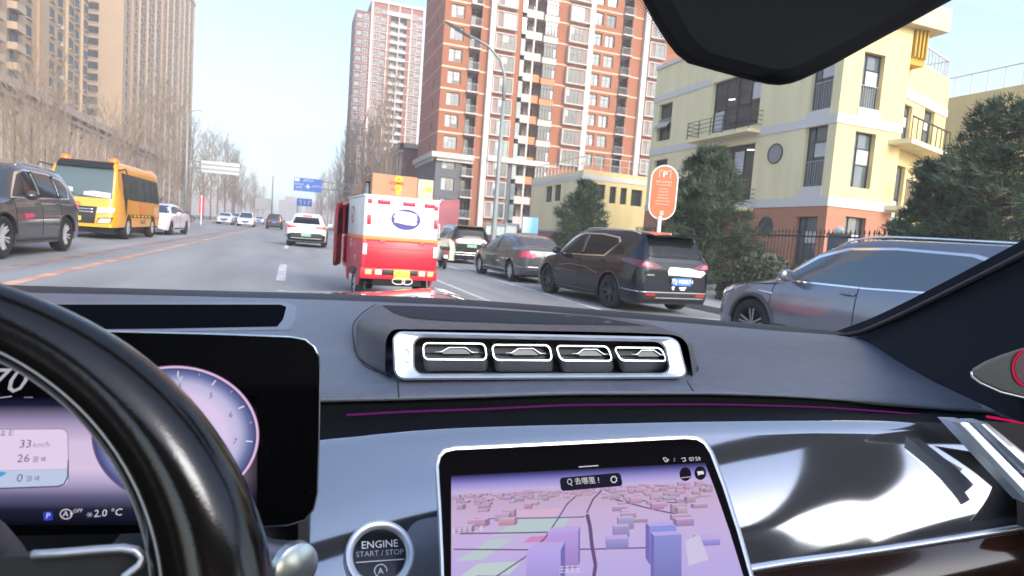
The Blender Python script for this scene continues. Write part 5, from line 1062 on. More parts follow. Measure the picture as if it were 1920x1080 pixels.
plant('pine_tree', 'pointed dark conifer in front of the low yellow wing', pine(3, 4.25, 4.9, .75, 620), *(at_y(1090, 480, 28)[:2]), 0, 1.0, 'conifers along the east pavement')
plant('pine_tree', 'broad dark pine directly right of the orange parking sign', pine(5, 4.5, 5.0, .65, 800), *(at_y(1314, 480, 17.2)[:2]), 1, 1.0, 'conifers along the east pavement')
plant('pine_tree', 'tallest pine whose crown hides the east end of the yellow school', pine(8, 5.7, 4.5, .45, 850), *(at_y(1850, 480, 10.6)[:2]), 2, 1.0, 'conifers along the east pavement')
plant('pine_tree', 'shorter loose pine leaning out beside the tallest pine', pine(9, 4.4, 3.4, .5, 560), *(at_y(1742, 480, 12.2)[:2]), 2.5, 1.0, 'conifers along the east pavement')
def bush(label, x, y, rx, h, seed):
    q = random.Random(seed); o = thing('round_bush', label, 'bush', (x, y, gz(9)+.12), 0, 'clipped round bushes'); b = MB()
    for i in range(5200):
        v = Vector((q.gauss(0, 1), q.gauss(0, 1), abs(q.gauss(0, 1))+.02)).normalized(); p = Vector((v.x*rx, v.y*rx, v.z*h))*q.uniform(.86, 1.02)
        t = v.cross(Vector((q.random(), q.random(), q.random()))).normalized()*.03; u = (v*q.uniform(.2, 1)+Vector((q.gauss(0, .5), q.gauss(0, .5), q.gauss(0, .5)))).normalized()*.07; b.add([p-t, p+t, p+u+t*.4, p+u-t*.4], [(0, 1, 2, 3)])
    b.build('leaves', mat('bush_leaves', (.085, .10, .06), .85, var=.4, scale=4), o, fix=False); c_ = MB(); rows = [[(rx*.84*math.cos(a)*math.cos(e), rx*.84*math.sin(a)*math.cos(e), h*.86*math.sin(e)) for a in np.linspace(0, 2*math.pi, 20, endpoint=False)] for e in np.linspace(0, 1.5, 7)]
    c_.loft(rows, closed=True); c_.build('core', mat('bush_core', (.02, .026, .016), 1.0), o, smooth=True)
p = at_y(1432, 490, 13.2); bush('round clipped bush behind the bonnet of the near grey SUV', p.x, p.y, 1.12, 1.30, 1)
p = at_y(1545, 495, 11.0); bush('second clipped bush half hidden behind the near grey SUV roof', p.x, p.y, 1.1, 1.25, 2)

# ================================================================== street furniture
M_pole = mat('pole_grey', (.26, .285, .28), .55, metal=.2); M_sblue = mat('sign_blue', (.025, .12, .50), .45); M_sback = mat('sign_back', (.45, .46, .46), .5, metal=.3)
# street lamp on the east side
o = thing('street_lamp', 'tall grey street lamp on the east pavement arching left over the road', 'street lamp', (at_y(926, 430, 26).x, 26, gz(9)+.12))
L0 = o.location; P3 = lambda x, y, Y=26: at_y(x, y, Y)-L0
b = MB(); tp = P3(944, 190); b.tube([(0, 0, 0), (0, 0, 1.0), P3(934, 330), tp], [.15, .13, .105, .08], 10); b.build('pole', M_pole, o, smooth=True)
b = MB(); b.tube([tp, P3(946, 140), P3(938, 112), P3(915, 86), P3(880, 66)], [.085, .075, .065, .055, .05], 8); b.build('arm', M_pole, o, smooth=True)
a0, a1 = P3(884, 72), P3(834, 40); dv = (a1-a0); b = MB(); rows = []
for t, w_, h_ in ((0, .05, .05), (.12, .15, .07), (.5, .20, .09), (.85, .18, .08), (1, .09, .04)):
    c_ = a0+dv*t; rows.append([c_+Vector((0, w_, 0)), c_+Vector((0, 0, h_)), c_+Vector((0, -w_, 0)), c_+Vector((0, 0, -h_*.8))])
b.loft(rows, closed=True); b.poly(rows[0]); b.poly(rows[-1]); b.build('lamp_head', mat('lamp_head_grey', (.36, .40, .39), .4, metal=.3), o, smooth=True, angle=50)
# thin lamp and gantries on the west side
def gantry(label, X, Y, zt, x0, x1, z0, z1, back, name='sign_gantry'):
    o = thing(name, label, 'road sign', (X, Y, gz(X)+.1)); b = MB(); b.tube([(0, 0, 0), (0, 0, zt)], [.2, .13], 10); b.build('pole', M_pole, o, smooth=True)
    b = MB()
    for z in (z0+.3*(z1-z0), z0+.85*(z1-z0)): b.tube([(0, 0, z), (x1-X if abs(x1-X) > abs(x0-X) else x0-X, 0, z)], .08, 6)
    b.build('arm', mat('arm_grey', (.25, .26, .27), .5, metal=.4), o); yy = -.12 if not back else -.14
    b = MB(); b.bb(x0-X, x1-X, yy-.06, yy, z0, z1); s_ = b.build('sign_panel', M_sback if back else M_sblue, o); return o, s_
Y = 82; a = at_y(378, 305, Y); c_ = at_y(449, 334, Y); pp = at_y(347, 400, Y)
g, s_ = gantry('grey back of a big road sign on a west side gantry pole', pp.x, Y, 12.5, a.x, c_.x, c_.z, a.z, True)
b = MB(); 
for t in (.25, .62): z = c_.z+(a.z-c_.z)*t; b.bb(a.x-pp.x-.1, c_.x-pp.x, -.24, -.20, z, z+.14)
b.build('stiffener', MATS['arm_grey'], g)
b = MB(); b.tube([(0, 0, 12.3), (.6, -.0, 12.9), (1.5, 0, 13.0)], .06, 6); b.build('lamp_arm', M_pole, g)
Y = 170; a = at_y(479, 372, Y); c_ = at_y(507, 396, Y); pp = at_y(509, 405, Y)
gantry('smaller far grey sign back on its own gantry pole', pp.x, Y, 12, a.x, c_.x, c_.z, a.z, True)
Y = 105; a = at_y(551.5, 331, Y); c_ = at_y(603, 360.5, Y)
g, s_ = gantry('large blue direction sign with white writing reaching out from the poplars', 9.6, Y, 9.0, a.x, c_.x, c_.z, a.z, False)
M_sw = mat('sign_white', (.66, .70, .80), .5); bl = mat('sign_pale_blue', (.10, .22, .58), .5)
wS, hS = c_.x-a.x, a.z-c_.z; MT = lambda u, v: frame_matrix((a.x-9.6+wS*u, -.19, c_.z+hS*v), (1, 0, 0), (0, 0, 1), (0, -1, 0))
glyphs(4, hS*.19, M_sw, MT(.52, .84), s_); glyphs(4, hS*.16, M_sw, MT(.19, .52), s_); glyphs(3, hS*.16, M_sw, MT(.20, .28), s_); glyphs(4, hS*.16, M_sw, MT(.82, .45), s_)
b = MB(); q0 = a.x-9.6
b.bb(q0+.02*wS, q0+.20*wS, -.20, -.185, c_.z+hS*.72, c_.z+hS*.96); b.build('sign_square', mat('sign_grey_white', (.55, .57, .56), .5), s_)
b = MB(); b.bb(q0+.41*wS, q0+.59*wS, -.20, -.185, c_.z+hS*.33, c_.z+hS*.40); b.bb(q0+.48*wS, q0+.52*wS, -.203, -.186, c_.z+hS*.22, c_.z+hS*.56); b.build('cross_arrow', M_sw, s_)
Y = 128; a = at_y(556.5, 372, Y); c_ = at_y(584.5, 388.5, Y); pp = at_y(557, 405, Y)
g, s_ = gantry('small blue lane arrow sign hanging below the large blue sign', pp.x, Y, c_.z+.4, a.x, c_.x, c_.z, a.z, False)
wS, hS = c_.x-a.x, a.z-c_.z; q0 = a.x-pp.x; b = MB()
for u in (.27, .52, .78): b.bb(q0+wS*(u-.02), q0+wS*(u+.02), -.20, -.185, c_.z+hS*.2, c_.z+hS*.72)
b.bb(q0+wS*.15, q0+wS*.27, -.203, -.186, c_.z+hS*.66, c_.z+hS*.76); b.bb(q0+wS*.78, q0+wS*.9, -.203, -.186, c_.z+hS*.62, c_.z+hS*.72); b.build('lane_arrow', M_sw, s_)
# orange parking sign
pY = 15.6; pp = at_y(1236, 420, pY); o = thing('parking_sign', 'orange oval parking sign with a white P on a white post', 'parking sign', (pp.x, pY, gz(9)+.12)); L0 = o.location
b = MB(); b.tube([(0, 0, 0), (0, 0, 2.2)], .055, 8); b.build('post', M_plateW, o, smooth=True)
cc = at_y(1244, 361, pY)-L0; hw_, hh = .40, .80
def stadium(w_, h_, n=14): return [(w_*math.cos(t), (h_-w_)+w_*math.sin(t)) for t in np.linspace(0, math.pi, n)]+[(w_*math.cos(t), -(h_-w_)+w_*math.sin(t)) for t in np.linspace(math.pi, 2*math.pi, n)]
dirv = Vector((math.cos(R(-22)), math.sin(R(-22)), 0)); nrm = Vector((dirv.y, -dirv.x, 0))
b = MB(); b.prism([cc+dirv*u+Vector((0, 0, v)) for u, v in stadium(hw_, hh)], -nrm*.05); b.build('sign_rim', M_plateW, o)
b = MB(); b.prism([cc+nrm*.002+dirv*u+Vector((0, 0, v)) for u, v in stadium(hw_-.035, hh-.035)], nrm*.006); fc = b.build('sign_face', mat('sign_orange', (.72, .14, .055), .5, var=.08, scale=3), o)
PT = lambda u, v: frame_matrix(cc+nrm*.011+dirv*u+Vector((0, 0, v)), dirv, (0, 0, 1), nrm)
M_sl = mat('sign_lettering', (.80, .55, .46), .5); text_mesh('P', .26, M_plateW, PT(.0, .52), fc, 'big_letter')
b = MB()
for x0, x1, z0, z1 in ((-.17, -.155, .42, .63), (.155, .17, .42, .63), (-.17, -.07, .63, .645), (.07, .17, .63, .645)): b.box(cc+nrm*.010+dirv*(x0+x1)/2+Vector((0, 0, (z0+z1)/2)), (x1-x0, .004, z1-z0), ax=(dirv, -nrm, Vector((0, 0, 1))))
b.build('letter_box', M_sl, fc)
for v, s, t in ((.31, .068, 7), (.22, .05, 9), (.10, .048, 5), (.02, .048, 6), (-.07, .048, 6), (-.16, .048, 7), (-.25, .045, 10), (-.34, .045, 9)): glyphs(t, s, M_sl, PT(.0, v), fc)
b = MB(); b.box(cc+nrm*.011+Vector((0, 0, -.60)), (.10, .004, .13), ax=(dirv, -nrm, Vector((0, 0, 1)))); b.build('green_mark', mat('sign_green', (.36, .50, .36), .5), fc)
# blue notice board
Y = 33; a = at_y(981, 407, Y); c_ = at_y(1007, 438, Y); o = thing('notice_board', 'blue and white notice board on posts behind the grey saloon', 'notice board', ((a.x+c_.x)/2, Y, gz(9)+.12)); w_ = c_.x-a.x; L0 = o.location
b = MB(); b.bb(-w_/2-.05, w_/2+.05, 0, .06, c_.z-L0.z-.05, a.z-L0.z+.05); b.build('frame', mat('board_frame', (.18, .24, .27), .5), o)
m = bpy.data.materials.new('board_print'); m.use_nodes = True; n = m.node_tree.nodes; l = m.node_tree.links; tcn = n.new('ShaderNodeTexCoord'); spn = n.new('ShaderNodeSeparateXYZ'); rpn = n.new('ShaderNodeValToRGB'); mp_ = n.new('ShaderNodeMapRange'); mp_.inputs[1].default_value = -w_/2; mp_.inputs[2].default_value = w_/2
l.new(tcn.outputs['Object'], spn.inputs[0]); l.new(spn.outputs[0], mp_.inputs[0]); l.new(mp_.outputs[0], rpn.inputs[0]); l.new(rpn.outputs[0], n['Principled BSDF'].inputs['Base Color']); e = rpn.color_ramp.elements; e[0].color = (.62, .74, .74, 1); e[1].color = (.16, .42, .72, 1); e[0].position = .15; e[1].position = .7
b = MB(); b.bb(-w_/2, w_/2, -.01, 0, c_.z-L0.z, a.z-L0.z); b.build('poster', m, o)
b = MB(); 
for x in (-w_/2, w_/2): b.tube([(x, .03, 0), (x, .03, a.z-L0.z+.1)], .04, 6)
b.build('post', MATS['board_frame'], o)
# more white boards further back, along the wall
for k, (x0, x1, y0, y1) in enumerate(((912, 945, 421, 442), (949, 968, 421, 441))):
    a = at_y(x0, y0, 40); c_ = at_y(x1, y1, 40); o = thing('notice_board', ['wide pale notice board beside the lamp post', 'narrow pale notice board left of the blue one'][k], 'notice board', ((a.x+c_.x)/2, 40, gz(9)+.12), 0); L0 = o.location; w_ = c_.x-a.x
    b = MB(); b.bb(-w_/2, w_/2, 0, .05, c_.z-L0.z, a.z-L0.z); b.build('panel', mat('board_pale', (.42, .48, .47), .4, var=.15, scale=2), o); b = MB(); b.bb(-w_/2-.1, w_/2+.1, -.1, .15, a.z-L0.z, a.z-L0.z+.12); b.tube([(-w_/2, .05, 0), (-w_/2, .05, a.z-L0.z)], .05, 6); b.tube([(w_/2, .05, 0), (w_/2, .05, a.z-L0.z)], .05, 6); b.build('frame', MATS['board_frame'], o)
# iron fence with a stone gate pier
org = Vector((16.3, 8, -.08)); o = thing('iron_fence', 'black iron fence with spear tips in front of the brick base', 'fence', org); b = MB(org); y = 8.0
while y < 27: b.tube([(16.3, y, -.05), (16.3, y, 2.02)], .016, 4); b.tube([(16.3, y, 2.02), (16.3, y, 2.09), (16.3, y, 2.2)], [.012, .04, .002], 4); y += .165
b.build('picket_bars', mat('fence_black', (.03, .032, .036), .5), o); b = MB(org)
for z in (.18, 1.92): b.bb(16.27, 16.33, 8, 27, z, z+.05)
b.build('rail', MATS['fence_black'], o); b = MB(org); b.bb(16.2, 16.4, 8, 27, -.3, .12); b.build('plinth', M_kerb, o)
p = at_x(1571, 455, 16.15); o = thing('gate_pier', 'grey stone gate pier with a white lamp on top in the iron fence', 'gate pier', (16.15, p.y, -.08)); b = MB(); b.bb(-.2, .2, -.2, .2, 0, 2.05); b.bb(-.25, .25, -.25, .25, 2.05, 2.13); b.build('pier', mat('pier_stone', (.13, .145, .16), .8, var=.1, scale=3), o); b = MB(); b.lathe((0, 0, 2.13), (0, 0, 1), [(0, .07), (.03, .11), (.12, .14), (.2, .1), (.24, 0)], 14); b.build('globe_lamp', mat('globe_white', (.8, .8, .78), .3), o, smooth=True)
# west pavement: red banner and parked bicycles
p = at_y(377, 410, 56); o = thing('banner_flag', 'narrow red banner on a white post at the west kerb', 'banner', (p.x, 56, gz(-9)+.12)); b = MB(); b.tube([(0, 0, 0), (0, 0, 2.4)], .04, 6); b.build('post', M_plateW, o); b = MB(); b.bb(-.16, .20, -.02, .02, .9, 2.3); b.build('banner', mat('banner_red', (.5, .04, .06), .6), o)
b = MB()
def bicycle():
    r_ = thing('bicycle', 'dark bicycle in the row parked under the west avenue trees', 'bicycle', (0, 0, 0), 0, 'bicycles parked on the west pavement'); 
    for y in (-.52, .52):
        b = MB(); b.tube([(0, y+.33*math.cos(t), .34+.33*math.sin(t)) for t in np.linspace(0, 2*math.pi, 16, endpoint=False)], .03, 5, closed=True); b.build('wheel', M_tyre, r_)
    b = MB(); b.tube([(0, -.52, .34), (0, -.1, .34), (0, .35, .78), (0, -.2, .8), (0, -.1, .34)], .028, 5); b.tube([(0, -.52, .34), (0, -.2, .8), (0, -.24, .95)], .026, 5); b.tube([(0, .52, .34), (0, .34, .95)], .026, 5); b.tube([(-.25, .3, 1.02), (0, .34, .98), (.25, .3, 1.02)], .02, 5); b.build('frame', mat('bike_teal', (.04, .10, .12), .4), r_); b = MB(); b.bb(-.08, .08, -.36, -.1, .93, 1.0); b.build('saddle', M_black, r_); return r_
proto = bicycle()
for i in range(16):
    o = proto if i == 0 else copy_tree(proto); x = -9.9-rnd.uniform(0, .4); o.location = (x, 50+i*1.3+rnd.uniform(-.3, .3), gz(-9)+.12); o.rotation_euler = (0, 0, R(70+rnd.uniform(-12, 12)))
# distant city at the end of the road
for i, (x0, x1, H, Y) in enumerate([(-60, -20, 22, 760), (-15, 12, 26, 820), (14, 40, 18, 700), (44, 70, 30, 860), (-110, -66, 26, 800)]):
    o = thing('distant_building', 'hazy pinkish building block, number unknown, at the far end of the road', 'building', ((x0+x1)/2, Y, 0), 0, 'hazy blocks at the end of the road'); o['label'] = 'hazy pinkish building block at the far end of the road'
    b = MB(); w_ = x1-x0; b.bb(-w_/2, w_/2, 0, 20, -1, H); b.bb(-w_/4, w_/5, 2, 12, H, H+5); b.build('wall', mat('far_pink', (.42, .30, .26), .9, var=.08, scale=.05), o); b = MB()
    for z in np.arange(3, H-2, 4): b.bb(-w_/2+1, w_/2-1, -.3, -.05, z, z+1.6)
    b.build('window_band', mat('far_window', (.22, .20, .21), .6), o)
# ================================================================== our own car, seen from the driver's shoulder
CYAW = R(2.4)
fC = Vector((math.sin(CYAW), math.cos(CYAW), 0)); rC = Vector((math.cos(CYAW), -math.sin(CYAW), 0)); UP = Vector((0, 0, 1))
OWN = thing('car_interior', 'interior of our own car with leather dashboard, screens and steering wheel', 'car', (0, 0, 0))
def K(px, py, yc): d = ray(px, py); return EYE+d*(yc/d.dot(fC))
def CC(x, y, z): return EYE*0+rC*x+fC*y+UP*z          # car coordinates, z above the road
class Pl:
    def __init__(s, a, b, c):
        s.o = a; s.n = (b-a).cross(c-a).normalized()
        if s.n.dot(EYE-a) < 0: s.n = -s.n
        s.x = (rC-s.n*rC.dot(s.n)).normalized(); s.y = s.n.cross(s.x)
    def p(s, px, py, off=0.0): d = ray(px, py); o = s.o+s.n*off; return EYE+d*((o-EYE).dot(s.n)/d.dot(s.n))
    def M(s, px, py, off=0.0): return frame_matrix(s.p(px, py, off), s.x, s.y, s.n)
def scr(c, k=1.0):
    f = lambda v: (v/255/12.92 if v <= 10 else ((v/255+.055)/1.055)**2.4)*k/(2**SC.view_settings.exposure)
    return tuple(f(v) for v in c)
class Screen:
    """flat picture on a lit screen: faces with corner colours in one mesh"""
    def __init__(s, pl, off): s.pl = pl; s.off = off; s.v = []; s.f = []; s.c = []; s.layer = 0
    def poly(s, pts, col, cols=None, up=True):
        b = len(s.v); 
        for p in pts: s.v.append(s.pl.p(p[0], p[1], s.off+s.layer*1.2e-5))
        s.f.append(tuple(range(b, b+len(pts)))); s.c += [scr(q) for q in (cols or [col]*len(pts))]
        if up: s.layer += 1
    def line(s, pts, w, col):
        for (a, b_) in zip(pts[:-1], pts[1:]):
            d = Vector((b_[0]-a[0], b_[1]-a[1])); 
            if d.length < 1e-6: continue
            n = Vector((-d.y, d.x)).normalized()*w/2; s.poly([(a[0]-n.x, a[1]-n.y), (b_[0]-n.x, b_[1]-n.y), (b_[0]+n.x, b_[1]+n.y), (a[0]+n.x, a[1]+n.y)], col, up=False)
        s.layer += 1
    def build(s, name, parent):
        me = bpy.data.meshes.new(name); me.from_pydata([tuple(v) for v in s.v], [], s.f)
        at = me.color_attributes.new('shown', 'FLOAT_COLOR', 'CORNER')
        for i, c in enumerate(s.c): at.data[i].color = (*c, 1)
        if 'screen_light' not in MATS:
            m = bpy.data.materials.new('screen_light'); m.use_nodes = True; n = m.node_tree.nodes; n.clear(); a = n.new('ShaderNodeVertexColor'); a.layer_name = 'shown'; e = n.new('ShaderNodeEmission'); o = n.new('ShaderNodeOutputMaterial')
            m.node_tree.links.new(a.outputs[0], e.inputs[0]); m.node_tree.links.new(e.outputs[0], o.inputs[0]); MATS['screen_light'] = m
        me.materials.append(MATS['screen_light']); o = bpy.data.objects.new(name, me); COL.objects.link(o); o.parent = parent; return o
def slit(name, rgb, k=1.0): return emis(name, scr(rgb, k), 1.0)
M_leather = mat('dash_leather', (.105, .119, .156), .46, bump=.2, bscale=420, scale=40, var=.10, spec=.45)
M_leath2 = mat('dash_leather_dark', (.062, .068, .080), .5, bump=.2, bscale=420, scale=40, var=.10, spec=.4)
M_insert = mat('speaker_cloth', (.040, .045, .052), .9, spec=0.1, bump=.2, bscale=900, scale=5)
M_piano = mat('piano_trim', (.48, .49, .52), .065, metal=.92)
M_satin = mat('satin_chrome', (.72, .76, .82), .36, metal=.75)
M_dark = mat('interior_black', (.010, .011, .014), .55); M_navy = mat('pillar_cloth', (.010, .014, .021), .9, spec=.2, bump=.1, bscale=300, scale=3)
M_scrglass = mat('screen_black', (.002, .002, .0025), .06, spec=.012)
M_lac = mat('lacquer_black', (.007, .006, .0055), .13, spec=.5, bump=.025, bscale=700, scale=4); M_lac.node_tree.nodes['Principled BSDF'].inputs['IOR'].default_value = 1.52
M_wood = mat('dark_wood', (.030, .012, .008), .12, coat=.5, var=.5, scale=2, stretch=(1, 12, 12))

# ---- dashboard leather
ROW0 = [(-320, 532, 1.34), (-150, 536, 1.36), (0, 547, 1.38), (300, 554, 1.40), (600, 562, 1.41), (750, 568, 1.41), (900, 575, 1.41), (1100, 591, 1.40), (1300, 607, 1.36), (1450, 620, 1.28), (1600, 633, 1.15), (1690, 680, .95), (1760, 720, .80), (1850, 757, .68), (1930, 790, .60)]
ROW2 = [(-320, 742, .69), (-150, 745, .70), (0, 747, .71), (300, 747, .72), (600, 744, .725), (750, 741, .725), (900, 737, .725), (1100, 732, .725), (1300, 732, .72), (1450, 736, .715), (1600, 746, .71), (1700, 756, .70), (1780, 763, .68), (1860, 770, .66), (1930, 796, .60)]
def dense(row, n=6):
    out = []
    for i in range(len(row)-1):
        for k in range(n): out.append(tuple(row[i][j]+(row[i+1][j]-row[i][j])*k/n for j in range(3)))
    return out+[row[-1]]
def smooth_row(row, n=90):
    t = np.linspace(0, 1, len(row)); fs = [pchip([(t[i], row[i][j]) for i in range(len(row))]) for j in range(3)]
    return [tuple(f(x) for f in fs) for x in np.linspace(0, 1, n)]
r0 = [K(*p) for p in smooth_row(ROW0)]; r2 = [K(*p) for p in smooth_row(ROW2)]
rows = []
for t in np.linspace(0, 1, 16):
    rows.append([a.lerp(b_, t)+UP*(.005*math.sin(math.pi*t)*min(1, (a-b_).length/.5)) for a, b_ in zip(r0, r2)])
lip = [p-fC*.004-UP*.002 for p in r2]; lip2 = [p-fC*.002-UP*.006 for p in r2]; lip3 = [p+fC*.03-UP*.004 for p in r2]
b = MB(); b.loft(rows+[lip, lip2, lip3]); DASH = b.build('dashboard', M_leather, OWN, smooth=True)
dash_bvh = BVHTree.FromPolygons([Vector(v) for v in b.v], b.f)
hump_bvh = None
def on_dash(px, py, lift=.002, bvh=None):
    d = ray(px, py).normalized(); p, n, i, dist = (bvh or dash_bvh).ray_cast(EYE, d)
    if bvh is hump_bvh and bvh is not None:
        q = dash_bvh.ray_cast(EYE, d)
        if q[0] is not None and (p is None or q[3] < dist): p, dist = q[0], q[3]
    return EYE+d*(dist-lift) if p is not None else K(px, py, .75)
def dash_patch(name, poly, m, lift=.003, step=18, bvh=None, parent=None):
    bm = bmesh.new(); bm.faces.new([bm.verts.new((u, v, 0)) for u, v in poly]); us = [p[0] for p in poly]; vs = [p[1] for p in poly]
    for k, (lo, hi) in enumerate(((min(us), max(us)), (min(vs), max(vs)))):
        st = step if k == 0 else step/2; c = lo+st
        while c < hi: bmesh.ops.bisect_plane(bm, geom=bm.verts[:]+bm.edges[:]+bm.faces[:], plane_co=(c, 0, 0) if k == 0 else (0, c, 0), plane_no=(1, 0, 0) if k == 0 else (0, 1, 0)); c += st
    bmesh.ops.triangulate(bm, faces=bm.faces)
    for v in bm.verts: v.co = on_dash(v.co.x, v.co.y, lift, bvh)
    for f in bm.faces: 
        f.normal_update()
        if f.normal.dot(EYE-f.calc_center_median()) < 0: f.normal_flip()
    me = bpy.data.meshes.new(name); bm.to_mesh(me); bm.free(); me.materials.append(m); me.polygons.foreach_set('use_smooth', [True]*len(me.polygons)); o = bpy.data.objects.new(name, me); COL.objects.link(o); o.parent = parent or DASH; return o
# head-up display opening on the left with its raised rim
dash_patch('display_recess', [(60, 566), (300, 566), (535, 567), (556, 574), (553, 600), (544, 618), (300, 622), (60, 624)], mat('recess_rim', (.11, .125, .165), .4), .0025)
dash_patch('recess_floor', [(70, 571), (300, 571), (525, 571), (537, 575), (531, 598), (520, 612), (300, 616), (70, 618)], mat('recess_black', (.004, .005, .007), 1.0, spec=0.0), .0045)
# windscreen seal
top_ = [(-320, 524, 1.40), (0, 536, 1.45), (300, 544, 1.47), (600, 552, 1.48), (850, 562, 1.48), (1100, 580, 1.46), (1350, 602, 1.40), (1500, 615, 1.31), (1603, 627, 1.18)]
bot_ = [(-320, 536, 1.38), (0, 549, 1.40), (300, 556, 1.415), (600, 563.5, 1.425), (850, 573, 1.425), (1100, 592, 1.415), (1350, 613, 1.36), (1500, 626, 1.27), (1603, 637, 1.15)]
b = MB(); A_ = [K(*p) for p in smooth_row(top_, 50)]; B2 = [K(*p) for p in smooth_row(bot_, 50)]; b.loft([[p+fC*.02 for p in A_], A_, [(p+q)/2-fC*.006 for p, q in zip(A_, B2)], B2]); b.build('windscreen_seal', M_dark, OWN, smooth=True)
# centre hump around the vents
hp = [[(735, 714, .79), (722, 692, .80), (724, 640, .815), (746, 617, .83), (1000, 620, .83), (1262, 628, .83), (1288, 645, .815), (1301, 714, .79)],
      [(712, 704, .83), (690, 680, .85), (690, 625, .90), (722, 603, .93), (1000, 610, .93), (1262, 622, .93), (1296, 648, .86), (1304, 708, .80)],
      [(690, 690, .86), (668, 660, .90), (668, 612, 1.0), (700, 588, 1.08), (1000, 597, 1.08), (1240, 615, 1.08), (1300, 650, .92), (1306, 702, .81)],
      [(684, 662, .94), (668, 632, 1.02), (680, 596, 1.17), (705, 578, 1.25), (1000, 589, 1.25), (1215, 607, 1.25), (1300, 652, .97), (1308, 696, .82)],
      [(690, 622, 1.12), (684, 600, 1.2), (695, 580, 1.32), (714, 571, 1.40), (1000, 584.5, 1.40), (1195, 601, 1.38), (1298, 654, 1.0), (1310, 690, .83)]]
b = MB(); hrows = [[K(*p) for p in smooth_row(r_, 60)] for r_ in hp]
fine = []
for i in range(len(hrows)-1):
    for t in (0, .34, .67): fine.append([a.lerp(c_, t) for a, c_ in zip(hrows[i], hrows[i+1])])
fine.append(hrows[-1]); b.loft(fine); HUMP = b.build('centre_console_hump', M_leath2, OWN, smooth=True); hump_bvh = BVHTree.FromPolygons([Vector(v) for v in b.v], b.f)
dash_patch('speaker_panel', [(716, 572), (850, 576), (1000, 585), (1120, 594), (1214, 611), (1000, 607), (830, 601), (770, 596), (738, 587)], M_insert, .010, bvh=hump_bvh, parent=HUMP)
def seam(name, pts, r_, m, lift=.001, parent=None, bvh=None):
    q = smooth_row([(x, y, 0) for x, y in pts], max(8, int(len(pts)*6))); b = MB(); b.tube([on_dash(x, y, lift, bvh) for x, y, _ in q], r_, 5); return b.build(name, m, parent or DASH, smooth=True)
seam('stitch_seam', [(705, 570), (676, 590), (661, 615), (664, 650), (684, 686), (735, 707)], .0011, M_dark); seam('stitch_seam', [(746, 716), (748, 745)], .0008, M_dark); seam('stitch_seam', [(1288, 714), (1300, 733)], .0008, M_dark)

# ---- silver air vent panel
VP = Pl(K(742, 712, .772), K(1288, 709, .772), K(1000, 622, .800))
VENT = None
def quad_rr(TL, TR, BR, BL, r_, n=6, asp=1.0):
    """rounded outline inside a picture quadrilateral; r_ as a share of the height"""
    out = []; h = abs(BL[1]-TL[1]); w_ = abs(TR[0]-TL[0]); ru, rv = r_*h/w_, r_
    def bil(u, v): 
        a = (TL[0]+(TR[0]-TL[0])*u, TL[1]+(TR[1]-TL[1])*u); c_ = (BL[0]+(BR[0]-BL[0])*u, BL[1]+(BR[1]-BL[1])*u); return (a[0]+(c_[0]-a[0])*v, a[1]+(c_[1]-a[1])*v)
    for cx, cy, a0 in ((1-ru, rv, -90), (1-ru, 1-rv, 0), (ru, 1-rv, 90), (ru, rv, 180)):
        for k in range(n+1): a = R(a0+90*k/n); out.append(bil(cx+ru*math.cos(a), cy+rv*math.sin(a)))
    return out
def loop(pl, pts, off): return [pl.p(x, y, off) for x, y in pts]
oq = ((735, 621), (1271, 632), (1291, 710), (739, 713)); iq = ((777, 633), (1243, 641), (1256, 699), (777, 701))
def shrink(q, d): cx = sum(p[0] for p in q)/4; cy = sum(p[1] for p in q)/4; return tuple((x+(d if x < cx else -d), y+(d if y < cy else -d)) for x, y in q)
O = quad_rr(*oq, .22); O2 = quad_rr(*shrink(oq, 4), .2); I1 = quad_rr(*shrink(iq, -4), .28); I0 = quad_rr(*iq, .26)
b = MB(); b.loft([loop(VP, O, -.02), loop(VP, O, .006), loop(VP, O2, .010), loop(VP, I1, .007), loop(VP, I0, .003), loop(VP, I0, -.05)], closed=True)
VENT = b.build('vent_panel', M_satin, OWN, smooth=True, angle=40)
b = MB(); b.poly(loop(VP, I0, -.045)); b.build('vent_well', M_dark, VENT)
